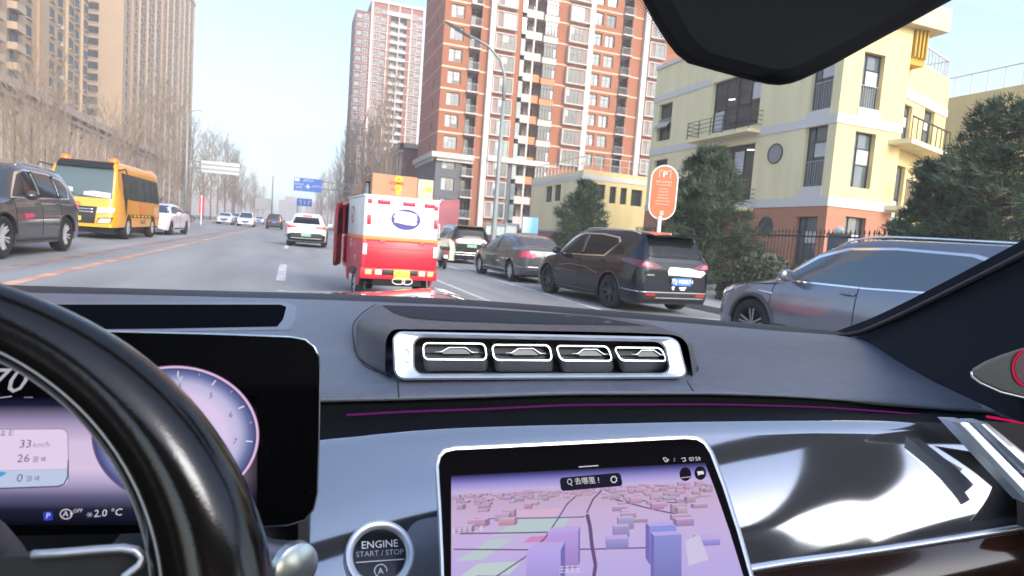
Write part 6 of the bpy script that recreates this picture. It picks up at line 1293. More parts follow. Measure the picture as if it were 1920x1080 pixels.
for (x0, y0, x1, y1, sl_) in ((792, 642, 912, 676, 2), (921, 645, 1035, 677, 6), (1041, 647, 1148, 678, 12), (1150, 650, 1250, 678, 16)):
    q = ((x0, y0), (x1-sl_*.6, y0+1), (x1+2, y1), (x0+sl_*.8, y1-1)); a_ = quad_rr(*q, .32); c_ = quad_rr(*shrink(q, 2.6), .30); lowq = ((x0+sl_*.3+2, y0+14), (x1, y0+14), (x1+4, y1+20), (x0+sl_*.8, y1+20))
    b = MB(); b.loft([loop(VP, quad_rr(*lowq, .3), -.030), loop(VP, quad_rr(*shrink(((x0, y0+2), (x1-sl_*.6, y0+3), (x1+4, y1+10), (x0+sl_*.8, y1+10)), 0), .32), -.012), loop(VP, a_, -.002)], closed=True)
    nz = b.build('air_nozzle', mat('nozzle_grey', (.14, .145, .155), .3, metal=.6), VENT, smooth=True, angle=60)
    b = MB(); b.loft([loop(VP, a_, -.002), loop(VP, a_, .002), loop(VP, c_, .002), loop(VP, c_, -.012)], closed=True); b.build('nozzle_rim', mat('rim_satin', (.50, .53, .57), .34, metal=.85), nz, smooth=True, angle=50)
    b = MB(); b.poly(loop(VP, c_, -.010)); b.build('nozzle_mouth', M_dark, nz)
    w_ = x1-x0; yy = y0+(y1-y0)*.52; pts = [(x0+w_*.18+sl_, yy), (x0+w_*.28+sl_, yy), (x0+w_*.40+sl_*.8, yy-8), (x0+w_*.66+sl_*.6, yy-8), (x0+w_*.76+sl_*.8, yy+1), (x0+w_*.86+sl_*.6, yy+1)]
    b = MB(); b.tube([VP.p(x, y, .001) for x, y in pts], .0011, 6); b.build('vane_tab', M_satin, nz, smooth=True); b = MB(); b.poly([VP.p(x, y, -.001) for x, y in pts[1:5]]+[VP.p(pts[4][0]-4, yy+4, -.001), VP.p(pts[1][0]+4, yy+4, -.001)]); b.build('tab_block', mat('tab_grey', (.06, .062, .066), .35), nz)
    b = MB(); b.tube([VP.p(x0+8, yy+1, -.006), VP.p(x1-4, yy+2, -.006)], .0012, 5); b.build('vane', mat('tab_grey', (.06, .062, .066), .35), nz)
bq = ((750, 653), (767, 654), (769, 682), (751, 681)); b = MB(); b.loft([loop(VP, quad_rr(*bq, .2), .004), loop(VP, quad_rr(*bq, .2), .0095), loop(VP, quad_rr(*shrink(bq, 2), .2), .0085)], closed=True); b.poly(loop(VP, quad_rr(*shrink(bq, 2), .2), .0085)); sw = b.build('vent_switch', mat('switch_grey', (.30, .32, .35), .3, metal=.6), VENT)
b = MB()
for y in (660, 667.5, 675): b.poly([VP.p(x, yy_, .0095) for x, yy_ in ((756, y-1.2), (763, y-1), (763, y+1.2), (756, y+1))])
b.build('switch_light', slit('switch_white', (235, 238, 245), 1.2), sw)
bq = ((1257, 661), (1271, 662), (1275, 683), (1260, 683)); b = MB(); b.tube([VP.p(x, y, .0075) for x, y in quad_rr(*bq, .2)], .0006, 5, closed=True); b.build('switch_outline', M_satin, VENT)

# ---- recess under the dash lip with the ambient light
band_t = [(560, 752, .735), (750, 749, .735), (900, 745, .735), (1100, 739, .735), (1300, 739, .73), (1500, 746, .72), (1700, 764, .71), (1850, 775, .665), (1930, 800, .60)]
TR_T = [(560, 832, .665), (640, 824, .668), (740, 814, .67), (850, 806, .67), (1000, 800.5, .67), (1150, 797, .67), (1310, 793.5, .668), (1480, 792, .655), (1600, 793, .635), (1700, 795, .612), (1800, 799, .585), (1930, 812, .535)]
a_ = [K(*p) for p in smooth_row(band_t, 60)]; c_ = [K(x, y, .674-.08e-6*max(0, x-1050)**2) for x, y, _ in smooth_row(TR_T, 60)]
b = MB(); b.loft([a_, [p.lerp(q, .5)+fC*.02 for p, q in zip(a_, c_)], c_]); BAND = b.build('dash_recess', mat('recess_gloss', (.006, .0065, .008), .6, spec=.08), OWN, smooth=True)
def glowline(name, pts, r_, m, par): b = MB(); b.tube([K(*p) for p in smooth_row(pts, 50)], r_, 6); return b.build(name, m, par, smooth=True)
M_amb = slit('ambient_purple', (96, 30, 96), 1.0); M_amb2 = slit('ambient_pink', (200, 20, 85), 1.0)
glowline('ambient_light', [(650, 778, .70), (760, 772, .70), (900, 767, .70), (1100, 759, .70), (1300, 758, .70), (1500, 762, .695), (1650, 771, .69), (1790, 783, .67)], .0012, M_amb, BAND)
glowline('ambient_light', [(1850, 781, .61), (1890, 788, .60), (1930, 797, .59)], .0018, M_amb2, BAND)
# ---- glossy trim
TR_B = [(560, 1110, .525), (640, 1110, .525), (740, 1110, .525), (850, 1110, .53), (1000, 1110, .535), (1150, 1110, .54), (1310, 1090, .55), (1480, 1052, .555), (1600, 1036, .545), (1700, 1021, .535), (1800, 1006, .52), (1930, 985, .49)]
tq = lambda x: .672-.08e-6*max(0, x-1050)**2; sst = lambda s: s*s*(3-2*s)
bq_ = lambda x: .535+.030*sst(min(1, max(0, (x-1000)/620)))-.05e-6*max(0, x-1350)**2
t0_ = [K(x, y, tq(x)) for x, y, _ in smooth_row(TR_T, 110)]; t1_ = [K(x, y, bq_(x)) for x, y, _ in smooth_row(TR_B, 110)]
b = MB(); b.loft([[p+fC*.012 for p in t0_]]+[[p.lerp(q, t)-fC*(.012*math.sin(math.pi*t)) for p, q in zip(t0_, t1_)] for t in np.linspace(0, 1, 12)]); TRIM = b.build('glossy_trim', M_piano, OWN, smooth=True); trim_bvh = BVHTree.FromPolygons([Vector(v) for v in b.v], b.f)
ch = [(1385, 1072, .545), (1480, 1056, .549), (1600, 1040, .539), (1700, 1025, .529), (1800, 1009, .514), (1930, 988, .484)]
b = MB(); pts = [K(x, y, bq_(x)-.006) for x, y, _ in smooth_row(ch, 24)]; b.loft([[p+UP*.0035+fC*.004 for p in pts], [p+UP*.002-fC*.002 for p in pts], [p-UP*.002-fC*.002 for p in pts], [p-UP*.0045+fC*.004 for p in pts]]); b.build('chrome_strip', M_satin, OWN, smooth=True)
lo = [(1370, 1085, .54), (1480, 1066, .546), (1600, 1049, .537), (1700, 1034, .527), (1800, 1018, .511), (1930, 997, .48)]
pts = [K(x, y, bq_(x)-.008) for x, y, _ in smooth_row(lo, 24)]; b = MB(); b.loft([[p+fC*.01 for p in pts], pts, [p-UP*.06-fC*.015 for p in pts], [p-UP*.16-fC*.02 for p in pts]]); b.build('wood_panel', M_wood, OWN, smooth=True)

# ---- central touch screen
SP = Pl(K(830, 835, .545), K(1310, 815, .545), K(1100, 1080, .455))
outl = [(826, 1120), (824, 1050), (820, 960), (816, 895), (815, 872), (820, 853), (832, 841), (852, 836), (1080, 825), (1285, 815), (1308, 817), (1325, 827), (1338, 847), (1362, 910), (1388, 990), (1425, 1120)]
def inset(pts, d):
    cx, cy = 1090, 990; out = []
    for i, p in enumerate(pts):
        a = pts[i-1] if i else p; c_ = pts[i+1] if i < len(pts)-1 else p; t = Vector((c_[0]-a[0], c_[1]-a[1])).normalized(); n = Vector((-t.y, t.x))
        if n.dot(Vector((cx-p[0], cy-p[1]))) < 0: n = -n
        out.append((p[0]+n.x*d, p[1]+n.y*d))
    return out
b = MB(); b.loft([loop(SP, outl, -.018), loop(SP, outl, -.001), loop(SP, inset(outl, 3), .0012), loop(SP, inset(outl, 8), .0005)]); b.poly(loop(SP, outl, -.018)); TS = b.build('touch_screen', M_satin, OWN, smooth=True, angle=40)
b = MB(); b.poly(loop(SP, inset(outl, 7.5), .0006)); b.build('screen_glass', mat('screen_bezel', (.004, .003, .0035), .08, spec=.03), TS)
S_ = Screen(SP, .0008)
act = [(848, 1115), (847, 1000), (846, 893), (1000, 884), (1150, 877), (1322, 868), (1345, 930), (1372, 1010), (1403, 1115)]
def edge_x(y, right): 
    q = [(868, 1322), (930, 1345), (1010, 1372), (1115, 1403)] if right else [(868, 846), (893, 846), (1000, 847), (1115, 848)]
    return float(np.interp(y, [a for a, _ in q], [c_ for _, c_ in q]))
def hor(x, y): return y-(x-846)*.052+12      # screen rows run slightly uphill
gr = [(880, (38, 34, 62)), (888, (96, 92, 160)), (900, (160, 150, 214)), (912, (196, 178, 222)), (930, (196, 170, 200)), (960, (200, 176, 214)), (1010, (196, 178, 224)), (1060, (188, 172, 226)), (1120, (180, 168, 228))]
for (y0, c0), (y1, c1) in zip(gr[:-1], gr[1:]):
    xs = [846, 960, 1080, 1200, None]
    L_ = lambda y, x: (x, hor(x, y)); xr0 = edge_x(hor(1330, y0), True); xr1 = edge_x(hor(1340, y1), True)
    S_.poly([L_(y0, 846), L_(y0, xr0), L_(y1, xr1), L_(y1, 846)], None, [c0, c0, c1, c1], up=False)
S_.layer += 1
def G(gx, gy, h=0.0): x = 1120+330*gx/gy; return (x, hor(x, 897)+330*(1-h)/gy)
def inside(p): return edge_x(p[1], False)-1 < p[0] < edge_x(p[1], True)+1 and p[1] < 1116 and p[1] > hor(p[0], 884)
def clipok(pts): return all(inside(p) for p in pts)
q_ = random.Random(4)
for (x0, y0, x1, y1, c_) in ((-2.6, 2.3, -1.5, 3.1, (186, 200, 205)), (-2.0, 3.3, -.7, 4.6, (184, 198, 206)), (-1.6, 1.9, -.95, 2.2, (190, 205, 205)), (-1.2, 1.55, -.5, 1.85, (172, 176, 236)), (-3.0, 4.9, -1.2, 6.0, (214, 178, 206)), (-1.2, 2.85, -.4, 3.15, (206, 140, 190)), (-1.7, 1.6, -1.3, 1.8, (190, 186, 236))):
    for i in range(6):
        u0 = x0+(x1-x0)*i/6; u1 = x0+(x1-x0)*(i+1)/6; pts = [G(u0, y0), G(u1, y0), G(u1, y1), G(u0, y1)]
        if clipok(pts): S_.poly(pts, c_, up=False)
S_.layer += 1
RC = (108, 84, 124)
for path, w_ in (([(-1.18, 1.52), (-.95, 2.3), (-.9, 3.0), (-1.0, 4.5), (-1.2, 7), (-1.2, 10)], 2.5), ([(-.05, 1.55), (-.02, 2.0), (-.08, 2.6), (-.15, 3.6), (-.3, 5)], 7), ([(-.3, 5), (-.2, 8), (.4, 14)], 3), ([(-2.4, 2.75), (-1, 2.55), (0, 2.45), (.8, 2.4)], 2.5), ([(-3, 3.6), (-1.4, 3.4), (-.2, 3.3)], 2.5), ([(-1.3, 1.9), (-.6, 1.8), (0, 1.75)], 2), ([(-3.5, 5), (-1.2, 4.6), (-.2, 4.5)], 2), ([(.5, 14), (1.5, 7), (3.1, 5.5)], 2), ([(.6, 8), (1.6, 5.0), (2.1, 3.9)], 2.5)):
    pts = []
    for (a, c_) in zip(path[:-1], path[1:]):
        for k in range(8): pts.append(G(a[0]+(c_[0]-a[0])*k/8, a[1]+(c_[1]-a[1])*k/8))
    for a, c_ in zip(pts[:-1], pts[1:]):
        if inside(a) and inside(c_): S_.line([a, c_], w_, RC); S_.layer -= 1
    S_.layer += 1
blk = []
for gy in np.arange(15, 1.3, -.42):
    n_ = int(4+gy*.85)
    for k in range(n_):
        gx = -3.5*gy/4+7.0*gy/4*(k+q_.random()*.6)/n_
        if gy < 9 and gx < -.1 and not (gy < 2.0 and -.75 < gx < -.2): 
            if not (gx < -2.0 and q_.random() < .5): continue
        if abs(gx+.05) < .14: continue
        blk.append((gx, gy*(1+q_.uniform(-.02, .02)), q_.uniform(.16, .34)*(1+gy*.05), q_.uniform(.1, .22), q_.uniform(.06, .22) if gy > 2.3 else q_.uniform(.25, .5)))
blk.append((-.55, 1.95, .34, .18, .42)); blk.sort(key=lambda t: -t[1])
def mixc(a, b_, t): return tuple(a[i]+(b_[i]-a[i])*t for i in range(3))
for gx, gy, w_, dp, h in blk:
    t = min(1, max(0, (gy-1.8)/2.2)); blue = gx > 0.15 or gx < -.3
    front = mixc((112, 112, 200) if gx > .1 else (150, 140, 205), (166, 136, 160), t); topc = mixc((176, 160, 226), (204, 176, 206), t); side = mixc((92, 84, 170), (128, 100, 130), t); front = tuple(v*q_.uniform(.9, 1.08) for v in front)
    front, topc, side = [mixc(v, (214, 196, 232), .22) for v in (front, topc, side)]
    a, c_, d_, e = G(gx, gy), G(gx+w_, gy), G(gx+w_, gy, h), G(gx, gy, h); f, g_ = G(gx+w_, gy+dp, h), G(gx, gy+dp, h); s0 = G(gx, gy+dp); s1 = G(gx+w_, gy+dp)
    if not clipok([a, c_, d_, e, f, g_]): continue
    if gx > 0: S_.poly([a, e, g_, s0], side, up=False)
    else: S_.poly([c_, d_, f, s1], side, up=False)
    S_.poly([e, d_, f, g_], topc, up=False); S_.poly([a, c_, d_, e], None, [tuple(v*.92 for v in front)]*2+[tuple(min(255, v*1.1) for v in front)]*2)
for (x, y, w_, h_, c0, c1) in ((1285, 1015, 26, 34, (206, 196, 228), (170, 180, 200)),): S_.poly([(x, y), (x+w_, y-14), (x+w_+18, y+h_), (x+6, y+h_+12)], c0)
# search bar, buttons
S_.layer += 6; bar_ = quad_rr((1049, 896), (1163, 886), (1168, 911), (1052, 921), .25); S_.poly(bar_, (34, 32, 50))
for (cx, cy) in ((1285, 889), (1313, 887)): S_.poly([(cx+11*math.cos(a), cy+13*math.sin(a)) for a in np.linspace(0, 2*math.pi, 24, endpoint=False)], (32, 28, 38))
S_.line([(1277, 896), (1294, 894)], 1.6, (206, 170, 190)); S_.line([(1085, 875.5), (1122, 873)], 1.6, (230, 226, 236)); S_.poly([(1307, 884), (1318, 883), (1320, 889), (1309, 890)], (226, 226, 236)); S_.line([(1309, 891), (1320, 885)], 1.4, (226, 226, 236))
S_.line([(1068+4*math.cos(a), 903+5*math.sin(a)) for a in np.linspace(0, 2*math.pi, 14)], 1.3, (214, 214, 226)); S_.line([(1070, 907), (1073, 911)], 1.3, (214, 214, 226)); gear = [(1151+(6.2 if k % 2 else 4.6)*math.cos(k*math.pi/8), 899+(6.6 if k % 2 else 5)*math.sin(k*math.pi/8)) for k in range(17)]; S_.line(gear, 1.6, (226, 226, 236))
S_.line([(1243, 859), (1248, 858), (1252, 863), (1248, 866), (1243, 859)], 1.3, (220, 216, 226)); S_.line([(1250, 866), (1254, 861)], 1.6, (220, 216, 226)); S_.line([(1263, 860), (1266, 860)], 1.2, (180, 176, 190)); S_.line([(1263, 864), (1266, 864)], 1.2, (180, 176, 190)); S_.line([(1277, 860), (1284, 858), (1286, 864), (1280, 865)], 1.3, (220, 216, 226))
def strokes(n, x, y, s, sk, col, step):
    """unreadable small map lettering: a few strokes per character"""
    for k in range(n):
        cx, cy = x+step[0]*k, y+step[1]*k
        for j in range(3): S_.line([(cx, cy+s*(j/2-.5)), (cx+s*.8, cy+s*(j/2-.5)-.4)], 1.0, col); S_.layer -= 1
        S_.line([(cx+s*.4, cy-s*.5), (cx+s*q_.uniform(.2, .6), cy+s*.5)], 1.0, col)
strokes(6, 847, 996, 8, 0, (230, 214, 230), (10.5, -1.0)); strokes(4, 1049, 1068, 11, 0, (226, 220, 240), (10, -.6))
MAP = S_.build('navigation_map', TS); top_off = .0008+S_.layer*1.2e-5+.0003
text_mesh('07:59', .0062, slit('txt_white', (228, 224, 232)), SP.M(1303, 861, top_off), TS, 'clock_digits'); text_mesh('去哪里 ?', .0072, MATS['txt_white'], SP.M(1101, 902, top_off), TS, 'search_text')

# ---- instrument display
IP = Pl(K(600, 632, .575), K(0, 618, .575), K(590, 985, .52))
co = [(-330, 618), (-330, 606), (180, 620), (400, 626), (545, 631), (572, 636), (590, 650), (598, 672), (600, 700), (598, 830), (595, 925), (588, 955), (572, 975), (540, 985), (480, 989), (250, 1000), (-330, 1012)]
b = MB(); b.loft([loop(IP, co, -.03), loop(IP, co, 0), loop(IP, [(x-(3 if x > 300 else 0), y+(4 if y < 800 else -4)) for x, y in co], .001)], closed=True); b.poly(loop(IP, [(x-(3 if x > 300 else 0), y+(4 if y < 800 else -4)) for x, y in co], .0008)); b.poly(loop(IP, co, -.03)); CL = b.build('instrument_display', M_scrglass, OWN, smooth=True, angle=40)
b = MB(); b.tube([IP.p(x, y, .001) for x, y in [(-300, 607), (180, 621), (400, 627), (545, 632), (572, 637), (590, 651), (598, 672)]], .0013, 6); b.build('chrome_edge', mat('edge_mint', (.62, .74, .76), .2, metal=1.0), CL, smooth=True)
b = MB(); b.tube([IP.p(x, y, .0005) for x, y in [(598, 672), (600, 700), (598, 830), (595, 925), (588, 955), (572, 975), (540, 985), (480, 989)]], .0007, 5); b.build('side_edge', mat('edge_dark', (.10, .11, .12), .3, metal=.8), CL, smooth=True)
D_ = Screen(IP, .0014); gr = [(742, (4, 5, 10)), (760, (30, 32, 58)), (790, (158, 144, 180)), (830, (214, 194, 226)), (880, (216, 196, 224)), (905, (176, 164, 200)), (930, (98, 94, 130)), (955, (34, 34, 56)), (985, (10, 11, 22))]
for (y0, c0), (y1, c1) in zip(gr[:-1], gr[1:]): D_.poly([(-330, y0), (300, y0), (300, y1), (-330, y1)], None, [c0, c0, c1, c1], up=False); D_.poly([(300, y0), (482, y0), (482, y1), (300, y1)], None, [c0, tuple(v*.25 for v in c0), tuple(v*.25 for v in c1), c1], up=False)
D_.layer += 2; ex, ey, ea, eb = 328, 816, 155, 128
def ell(t, k=1.0): return (ex+ea*k*math.cos(t), ey+eb*k*math.sin(t))
ts_ = np.linspace(0, 2*math.pi, 49)
for (k0, c0), (k1, c1) in zip([(0, (226, 204, 236)), (.6, (222, 202, 236)), (.78, (190, 186, 222)), (.9, (110, 118, 168)), (1.0, (58, 62, 104))][:-1], [(.6, (222, 202, 236)), (.78, (190, 186, 222)), (.9, (110, 118, 168)), (1.0, (58, 62, 104))]):
    for a, c_ in zip(ts_[:-1], ts_[1:]): D_.poly([ell(a, max(k0, .001)), ell(c_, max(k0, .001)), ell(c_, k1), ell(a, k1)], None, [c0, c0, c1, c1], up=False)
D_.layer += 2; D_.line([ell(t, 1.0) for t in np.linspace(-2.6, .75, 40)], 4.5, (226, 190, 222)); D_.line([ell(t, 1.02) for t in np.linspace(-2.6, .75, 40)], 1.5, (110, 80, 110)); D_.line([ell(t, 1.0) for t in np.linspace(2.2, 3.4, 20)], 3.5, (110, 88, 130))
for t in (-1.53, -1.02, -.47, .10): D_.line([ell(t, .86), ell(t, .94)], 2.2, (236, 232, 246))
for t in (-1.25, -.75, -.2): D_.line([ell(t, .92), ell(t, .95)], 1.4, (190, 184, 214))
D_.line([(338, 718), (337, 735)], 1.8, (70, 60, 90)); D_.line([(334, 705), (338, 713), (342, 705)], 1.6, (220, 214, 232))
card = quad_rr((-120, 806), (127, 804), (129, 912), (-120, 918), .12); D_.layer += 1; D_.poly(card, (226, 208, 234)); D_.poly([(-120, 884), (127, 879), (128, 900), (120, 911), (110, 913), (-120, 918)], (188, 200, 228)); D_.line(card+card[:1], 1.6, (150, 136, 170)); D_.line([(-60, 884), (126, 879)], 1.0, (186, 178, 206)); D_.line([(128, 862), (127, 894), (120, 908), (108, 912), (-60, 918)], 2.4, (74, 64, 98))
D_.poly([(-14, 884), (0, 884), (13, 886), (4, 893), (-6, 894)], (72, 160, 214)); D_.poly(quad_rr((81, 960), (98, 959), (99, 975), (82, 976), .1), (44, 66, 190))
D_.line([(124+11*math.cos(a), 964+9*math.sin(a)) for a in np.linspace(.3, 6.0, 20)], 1.8, (216, 206, 220)); D_.poly([(132, 960), (138, 963), (132, 968)], (216, 206, 220))
for k in range(3): a = k*math.pi/3; D_.line([(168+6*math.cos(a), 965+5*math.sin(a)), (168-6*math.cos(a), 965-5*math.sin(a))], 1.8, (150, 152, 176))
D_.line([(-10, 747), (22, 743)], 1.6, (190, 186, 200)); D_.line([(45, 745), (62, 745)], 1.4, (150, 146, 166))
D_.build('gauge_picture', CL); to_ = .0014+D_.layer*1.2e-5+.0004
Mi = lambda x, y: IP.M(x, y, to_); tg_ = slit('txt_grey', (112, 96, 128)); tw = slit('txt_pale', (216, 212, 226)); tg2 = slit('txt_grey2', (150, 140, 170))
for s_, x, y, h_, m_ in (('33', 48, 833, .0135, tg_), ('km/h', 78, 834, .009, tg2), ('26', 44, 860, .0135, tg_), ('::2', 76, 861, .0085, tg2), ('0', 37, 897, .0135, tg_), ('::2', 64, 897, .0085, tg2), ('5', 395, 742, .011, tg_), ('6', 432, 778, .011, tg_), ('7', 440, 828, .011, tg_), ('P', 90, 967.5, .009, tw), ('A', 123, 964, .0095, tw), ('OFF', 146, 958, .0058, tw), ('2.0 °C', 203, 962, .012, tw), ('::3', 8, 812, .0085, tg2)): glyphs(int(s_[2:]), h_*.6, m_, Mi(x, y), CL, 'dial_digits') if s_[:2] == '::' else text_mesh(s_, h_*.62, m_, Mi(x, y), CL, 'dial_digits', shear=.1 if s_ in '567' else 0)
text_mesh('70', .027, slit('txt_dim', (176, 174, 184)), Mi(8, 716), CL, 'dial_digits', shear=.25)
# ---- start button on the trim
bc = (711, 1043); bp_ = on_dash(*bc, 0, trim_bvh); bn = (on_dash(740, 1043, 0, trim_bvh)-bp_).cross(on_dash(711, 1010, 0, trim_bvh)-bp_).normalized(); bn = bn if bn.dot(EYE-bp_) > 0 else -bn
dist = (bp_-EYE).dot(CF); rO = 65/FPX*dist; ax_x = (rC-bn*rC.dot(bn)).normalized(); ax_y = bn.cross(ax_x)
b = MB(); b.lathe(bp_, bn, [(-.01, rO*.98), (.004, rO), (.008, rO*.96), (.0085, rO*.86), (.006, rO*.76), (.0, rO*.72)], 48); SB = b.build('start_button', M_satin, OWN, smooth=True, angle=50)
b = MB(); b.lathe(bp_, bn, [(.004, rO*.74), (.0046, rO*.5), (.0048, 0)], 40); b.build('button_cap', mat('button_black', (.012, .014, .017), .12, spec=.5), SB, smooth=True)
BM_ = lambda u, v, o_=.0056: frame_matrix(bp_+ax_x*u+ax_y*v+bn*o_, ax_x, ax_y, bn); M_bt = mat('button_lettering', (.70, .74, .80), .5)
text_mesh('ENGINE', rO*.30, M_bt, BM_(0, rO*.27), SB); text_mesh('START / STOP', rO*.22, mat('button_lettering_dim', (.36, .39, .45), .5), BM_(0, rO*.02), SB); text_mesh('A', rO*.24, M_bt, BM_(0, -rO*.48), SB)
b = MB(); b.tube([bp_+bn*.0055+ax_x*u*rO+ax_y*(-.19)*rO for u in (-.68, .68)], .0005, 5); b.tube([bp_+bn*.0055+ax_x*(.17*rO*math.cos(t))+ax_y*(-.46*rO+.17*rO*math.sin(t)) for t in np.linspace(-.2, 4.4, 18)], .0005, 5); b.build('button_line', M_bt, SB)

# ---- steering wheel
wc = EYE+rC*-.2275+fC*.34+UP*-.229; yo, tl, RW = R(.57), R(16.25), .185
f2 = fC*math.cos(yo)+rC*math.sin(yo); r2v = rC*math.cos(yo)-fC*math.sin(yo); vv = UP*math.cos(tl)+f2*math.sin(tl); nn = r2v.cross(vv); nn = nn if nn.dot(f2) < 0 else -nn
thick = pchip([(-180, .022), (-90, .022), (-40, .028), (0, .0310), (12, .0285), (25, .0258), (40, .0228), (52, .0204), (65, .0183), (80, .0175), (120, .0185), (180, .022)])
rows = []
for a in np.linspace(-math.pi, math.pi, 121):
    er = r2v*math.cos(a)+vv*math.sin(a); c_ = wc+er*RW; tr_ = thick(math.degrees(a)); rows.append([c_+(er*math.cos(t)*1.02+nn*math.sin(t)*1.0)*tr_ for t in np.linspace(0, 2*math.pi, 28, endpoint=False)])
b = MB(); b.loft(rows, closed=True); WHEEL = b.build('steering_wheel', M_lac, OWN, smooth=True)
for off, tt in ((2.35, .0006), (2.9, .0006)):
    b = MB(); b.tube([wc+(r2v*math.cos(a)+vv*math.sin(a))*(RW+math.cos(off)*thick(math.degrees(a))*1.03)+nn*(math.sin(off)*thick(math.degrees(a))*1.01) for a in np.linspace(-.6, math.pi*.9, 80)], tt, 5); b.build('rim_seam', mat('seam_grey', (.30, .31, .32), .4), WHEEL, smooth=True)
b = MB(); b.lathe(wc-nn*.03, nn, [(-.03, .085), (.0, .09), (.02, .08), (.032, .05), (.036, 0)], 32); b.build('airbag_cover', mat('airbag_grey', (.03, .032, .036), .5), WHEEL, smooth=True)
HPl = Pl(wc-nn*.005, wc-nn*.005+r2v, wc-nn*.005+vv); b = MB(); b.tube([HPl.p(x, y) for x, y in ((60, 1040), (110, 1037), (180, 1031), (230, 1028), (255, 1032), (268, 1045), (262, 1060), (235, 1080), (225, 1100))], .0022, 6); b.build('spoke_trim', M_satin, WHEEL, smooth=True)
b = MB(); b.prism([HPl.p(x, y, -.012) for x, y in ((-100, 1046), (110, 1042), (225, 1034), (300, 1050), (330, 1120), (300, 1220), (-100, 1220))], -nn*.012); b.build('spoke', M_dark, WHEEL)
# column stalk
b = MB(); a_, c_ = K(505, 1040, .47), K(552, 1062, .44); b.tube([a_+(a_-c_)*1.0, a_, a_.lerp(c_, .7), c_], [.010, .011, .015, .017], 16); b.lathe(c_, (c_-a_), [(-.002, .0175), (.004, .0165), (.006, .012), (.0065, 0)], 20); b.build('column_stalk', mat('stalk_silver', (.46, .52, .54), .28, metal=.85), OWN, smooth=True, angle=40)
b = MB(); b.lathe(K(380, 1150, .62), -fC*.5+UP*.2, [(-.2, .11), (0, .11), (.02, .08), (.02, 0)], 24); b.build('column_shroud', M_dark, OWN, smooth=True)

# ---- right pillar, tweeter, side vent, door
pu = [(1585, 627, 1.22), (1650, 604, 1.10), (1720, 573, .98), (1800, 534, .86), (1930, 468, .72), (2100, 380, .60)]; pl_ = [(1585, 640, 1.17), (1690, 684, .94), (1765, 724, .79), (1850, 762, .67), (1930, 798, .59), (2100, 860, .52)]
a_ = [K(*p) for p in smooth_row(pu, 30)]; c_ = [K(*p) for p in smooth_row(pl_, 30)]
b = MB(); b.loft([[p+fC*.05+rC*.02 for p in a_], a_, [p.lerp(q, .25)-fC*.012 for p, q in zip(a_, c_)], [p.lerp(q, .6)-fC*.010 for p, q in zip(a_, c_)], c_]); b.build('windscreen_pillar', M_navy, OWN, smooth=True, angle=50)
b = MB(); b.tube([K(x, y, yc-.008) for x, y, yc in smooth_row([(1570, 631, 1.22), (1610, 624, 1.15), (1660, 605, 1.07), (1720, 577, .97), (1800, 538, .85), (1930, 473, .71), (2100, 385, .59)], 40)], [.0065]*40, 6); b.build('pillar_seal', M_dark, OWN, smooth=True)
TP = Pl(K(1825, 700, .575), K(1930, 650, .578), K(1930, 745, .572)); tw_o = [(1819, 700), (1824, 691), (1845, 678), (1880, 664), (1930, 648), (2010, 640), (2010, 775), (1930, 748), (1875, 735), (1835, 717)]
b = MB(); b.loft([loop(TP, tw_o, -.05), loop(TP, tw_o, .002), loop(TP, [(x+(5 if x < 1900 else 0), y+(4 if y < 700 else -4)) for x, y in tw_o], .003)], closed=True); b.poly(loop(TP, [(x+(5 if x < 1900 else 0), y+(4 if y < 700 else -4)) for x, y in tw_o], .003)); TW = b.build('door_tweeter', mat('tweeter_grey', (.028, .033, .038), .5, metal=.1, spec=.3), OWN, smooth=True, angle=40)
b = MB(); b.tube([TP.p(x, y, .003) for x, y in ((1821, 697), (1822, 706), (1838, 718), (1876, 735), (1930, 748), (2010, 774))], .0013, 6); b.build('tweeter_edge', M_satin, TW, smooth=True)
b = MB(); b.loft([[TP.p(1926+k*26*math.cos(t), 690+k*33*math.sin(t), .0048) for t in np.linspace(0, 2*math.pi, 48, endpoint=False)] for k in (.93, 1.07)], closed=True); b.build('ring_light', slit('ring_red', (205, 28, 76)), TW)
b = MB(); b.poly([TP.p(1926+23*math.cos(t), 690+30*math.sin(t), .0045) for t in np.linspace(0, 2*math.pi, 36, endpoint=False)]); b.build('speaker_mesh', mat('mesh_maroon', (.06, .02, .03), .6, bump=.3, bscale=900), TW)
for q in ([(1784, 790, .590), (1816, 791, .584), (1930, 906, .530), (1930, 946, .518)], [(1826, 793, .574), (1851, 793, .568), (1930, 856, .538), (1930, 892, .528)]):
    A0, A1, B1, B0 = [K(*p) for p in q]; b = MB(); n_ = 10; rr_ = []
    for i in range(n_+1): t = i/n_; l_ = A0.lerp(B0, t); h_ = A1.lerp(B1, t); rr_.append([l_+fC*.02, l_, l_.lerp(h_, .22)-fC*.006, l_.lerp(h_, .5)-fC*.004, l_.lerp(h_, .78)-fC*.006, h_, h_+fC*.02])
    b.loft(rr_); b.poly(rr_[0]); b.build('side_vent_bar', M_satin, OWN, smooth=True, angle=35)
dp_ = [[(1838, 788, .588), (1930, 795, .570), (2100, 830, .52)], [(1862, 840, .575), (1930, 860, .560), (2100, 880, .51)], [(1905, 905, .556), (1930, 925, .545), (2100, 940, .49)], [(1908, 985, .525), (1930, 990, .515), (2100, 1000, .47)]]
b = MB(); b.loft([[K(*p) for p in r_] for r_ in dp_]); b.build('side_vent_well', mat('recess_gloss2', (.008, .008, .010), .5, spec=.15), OWN, smooth=True)

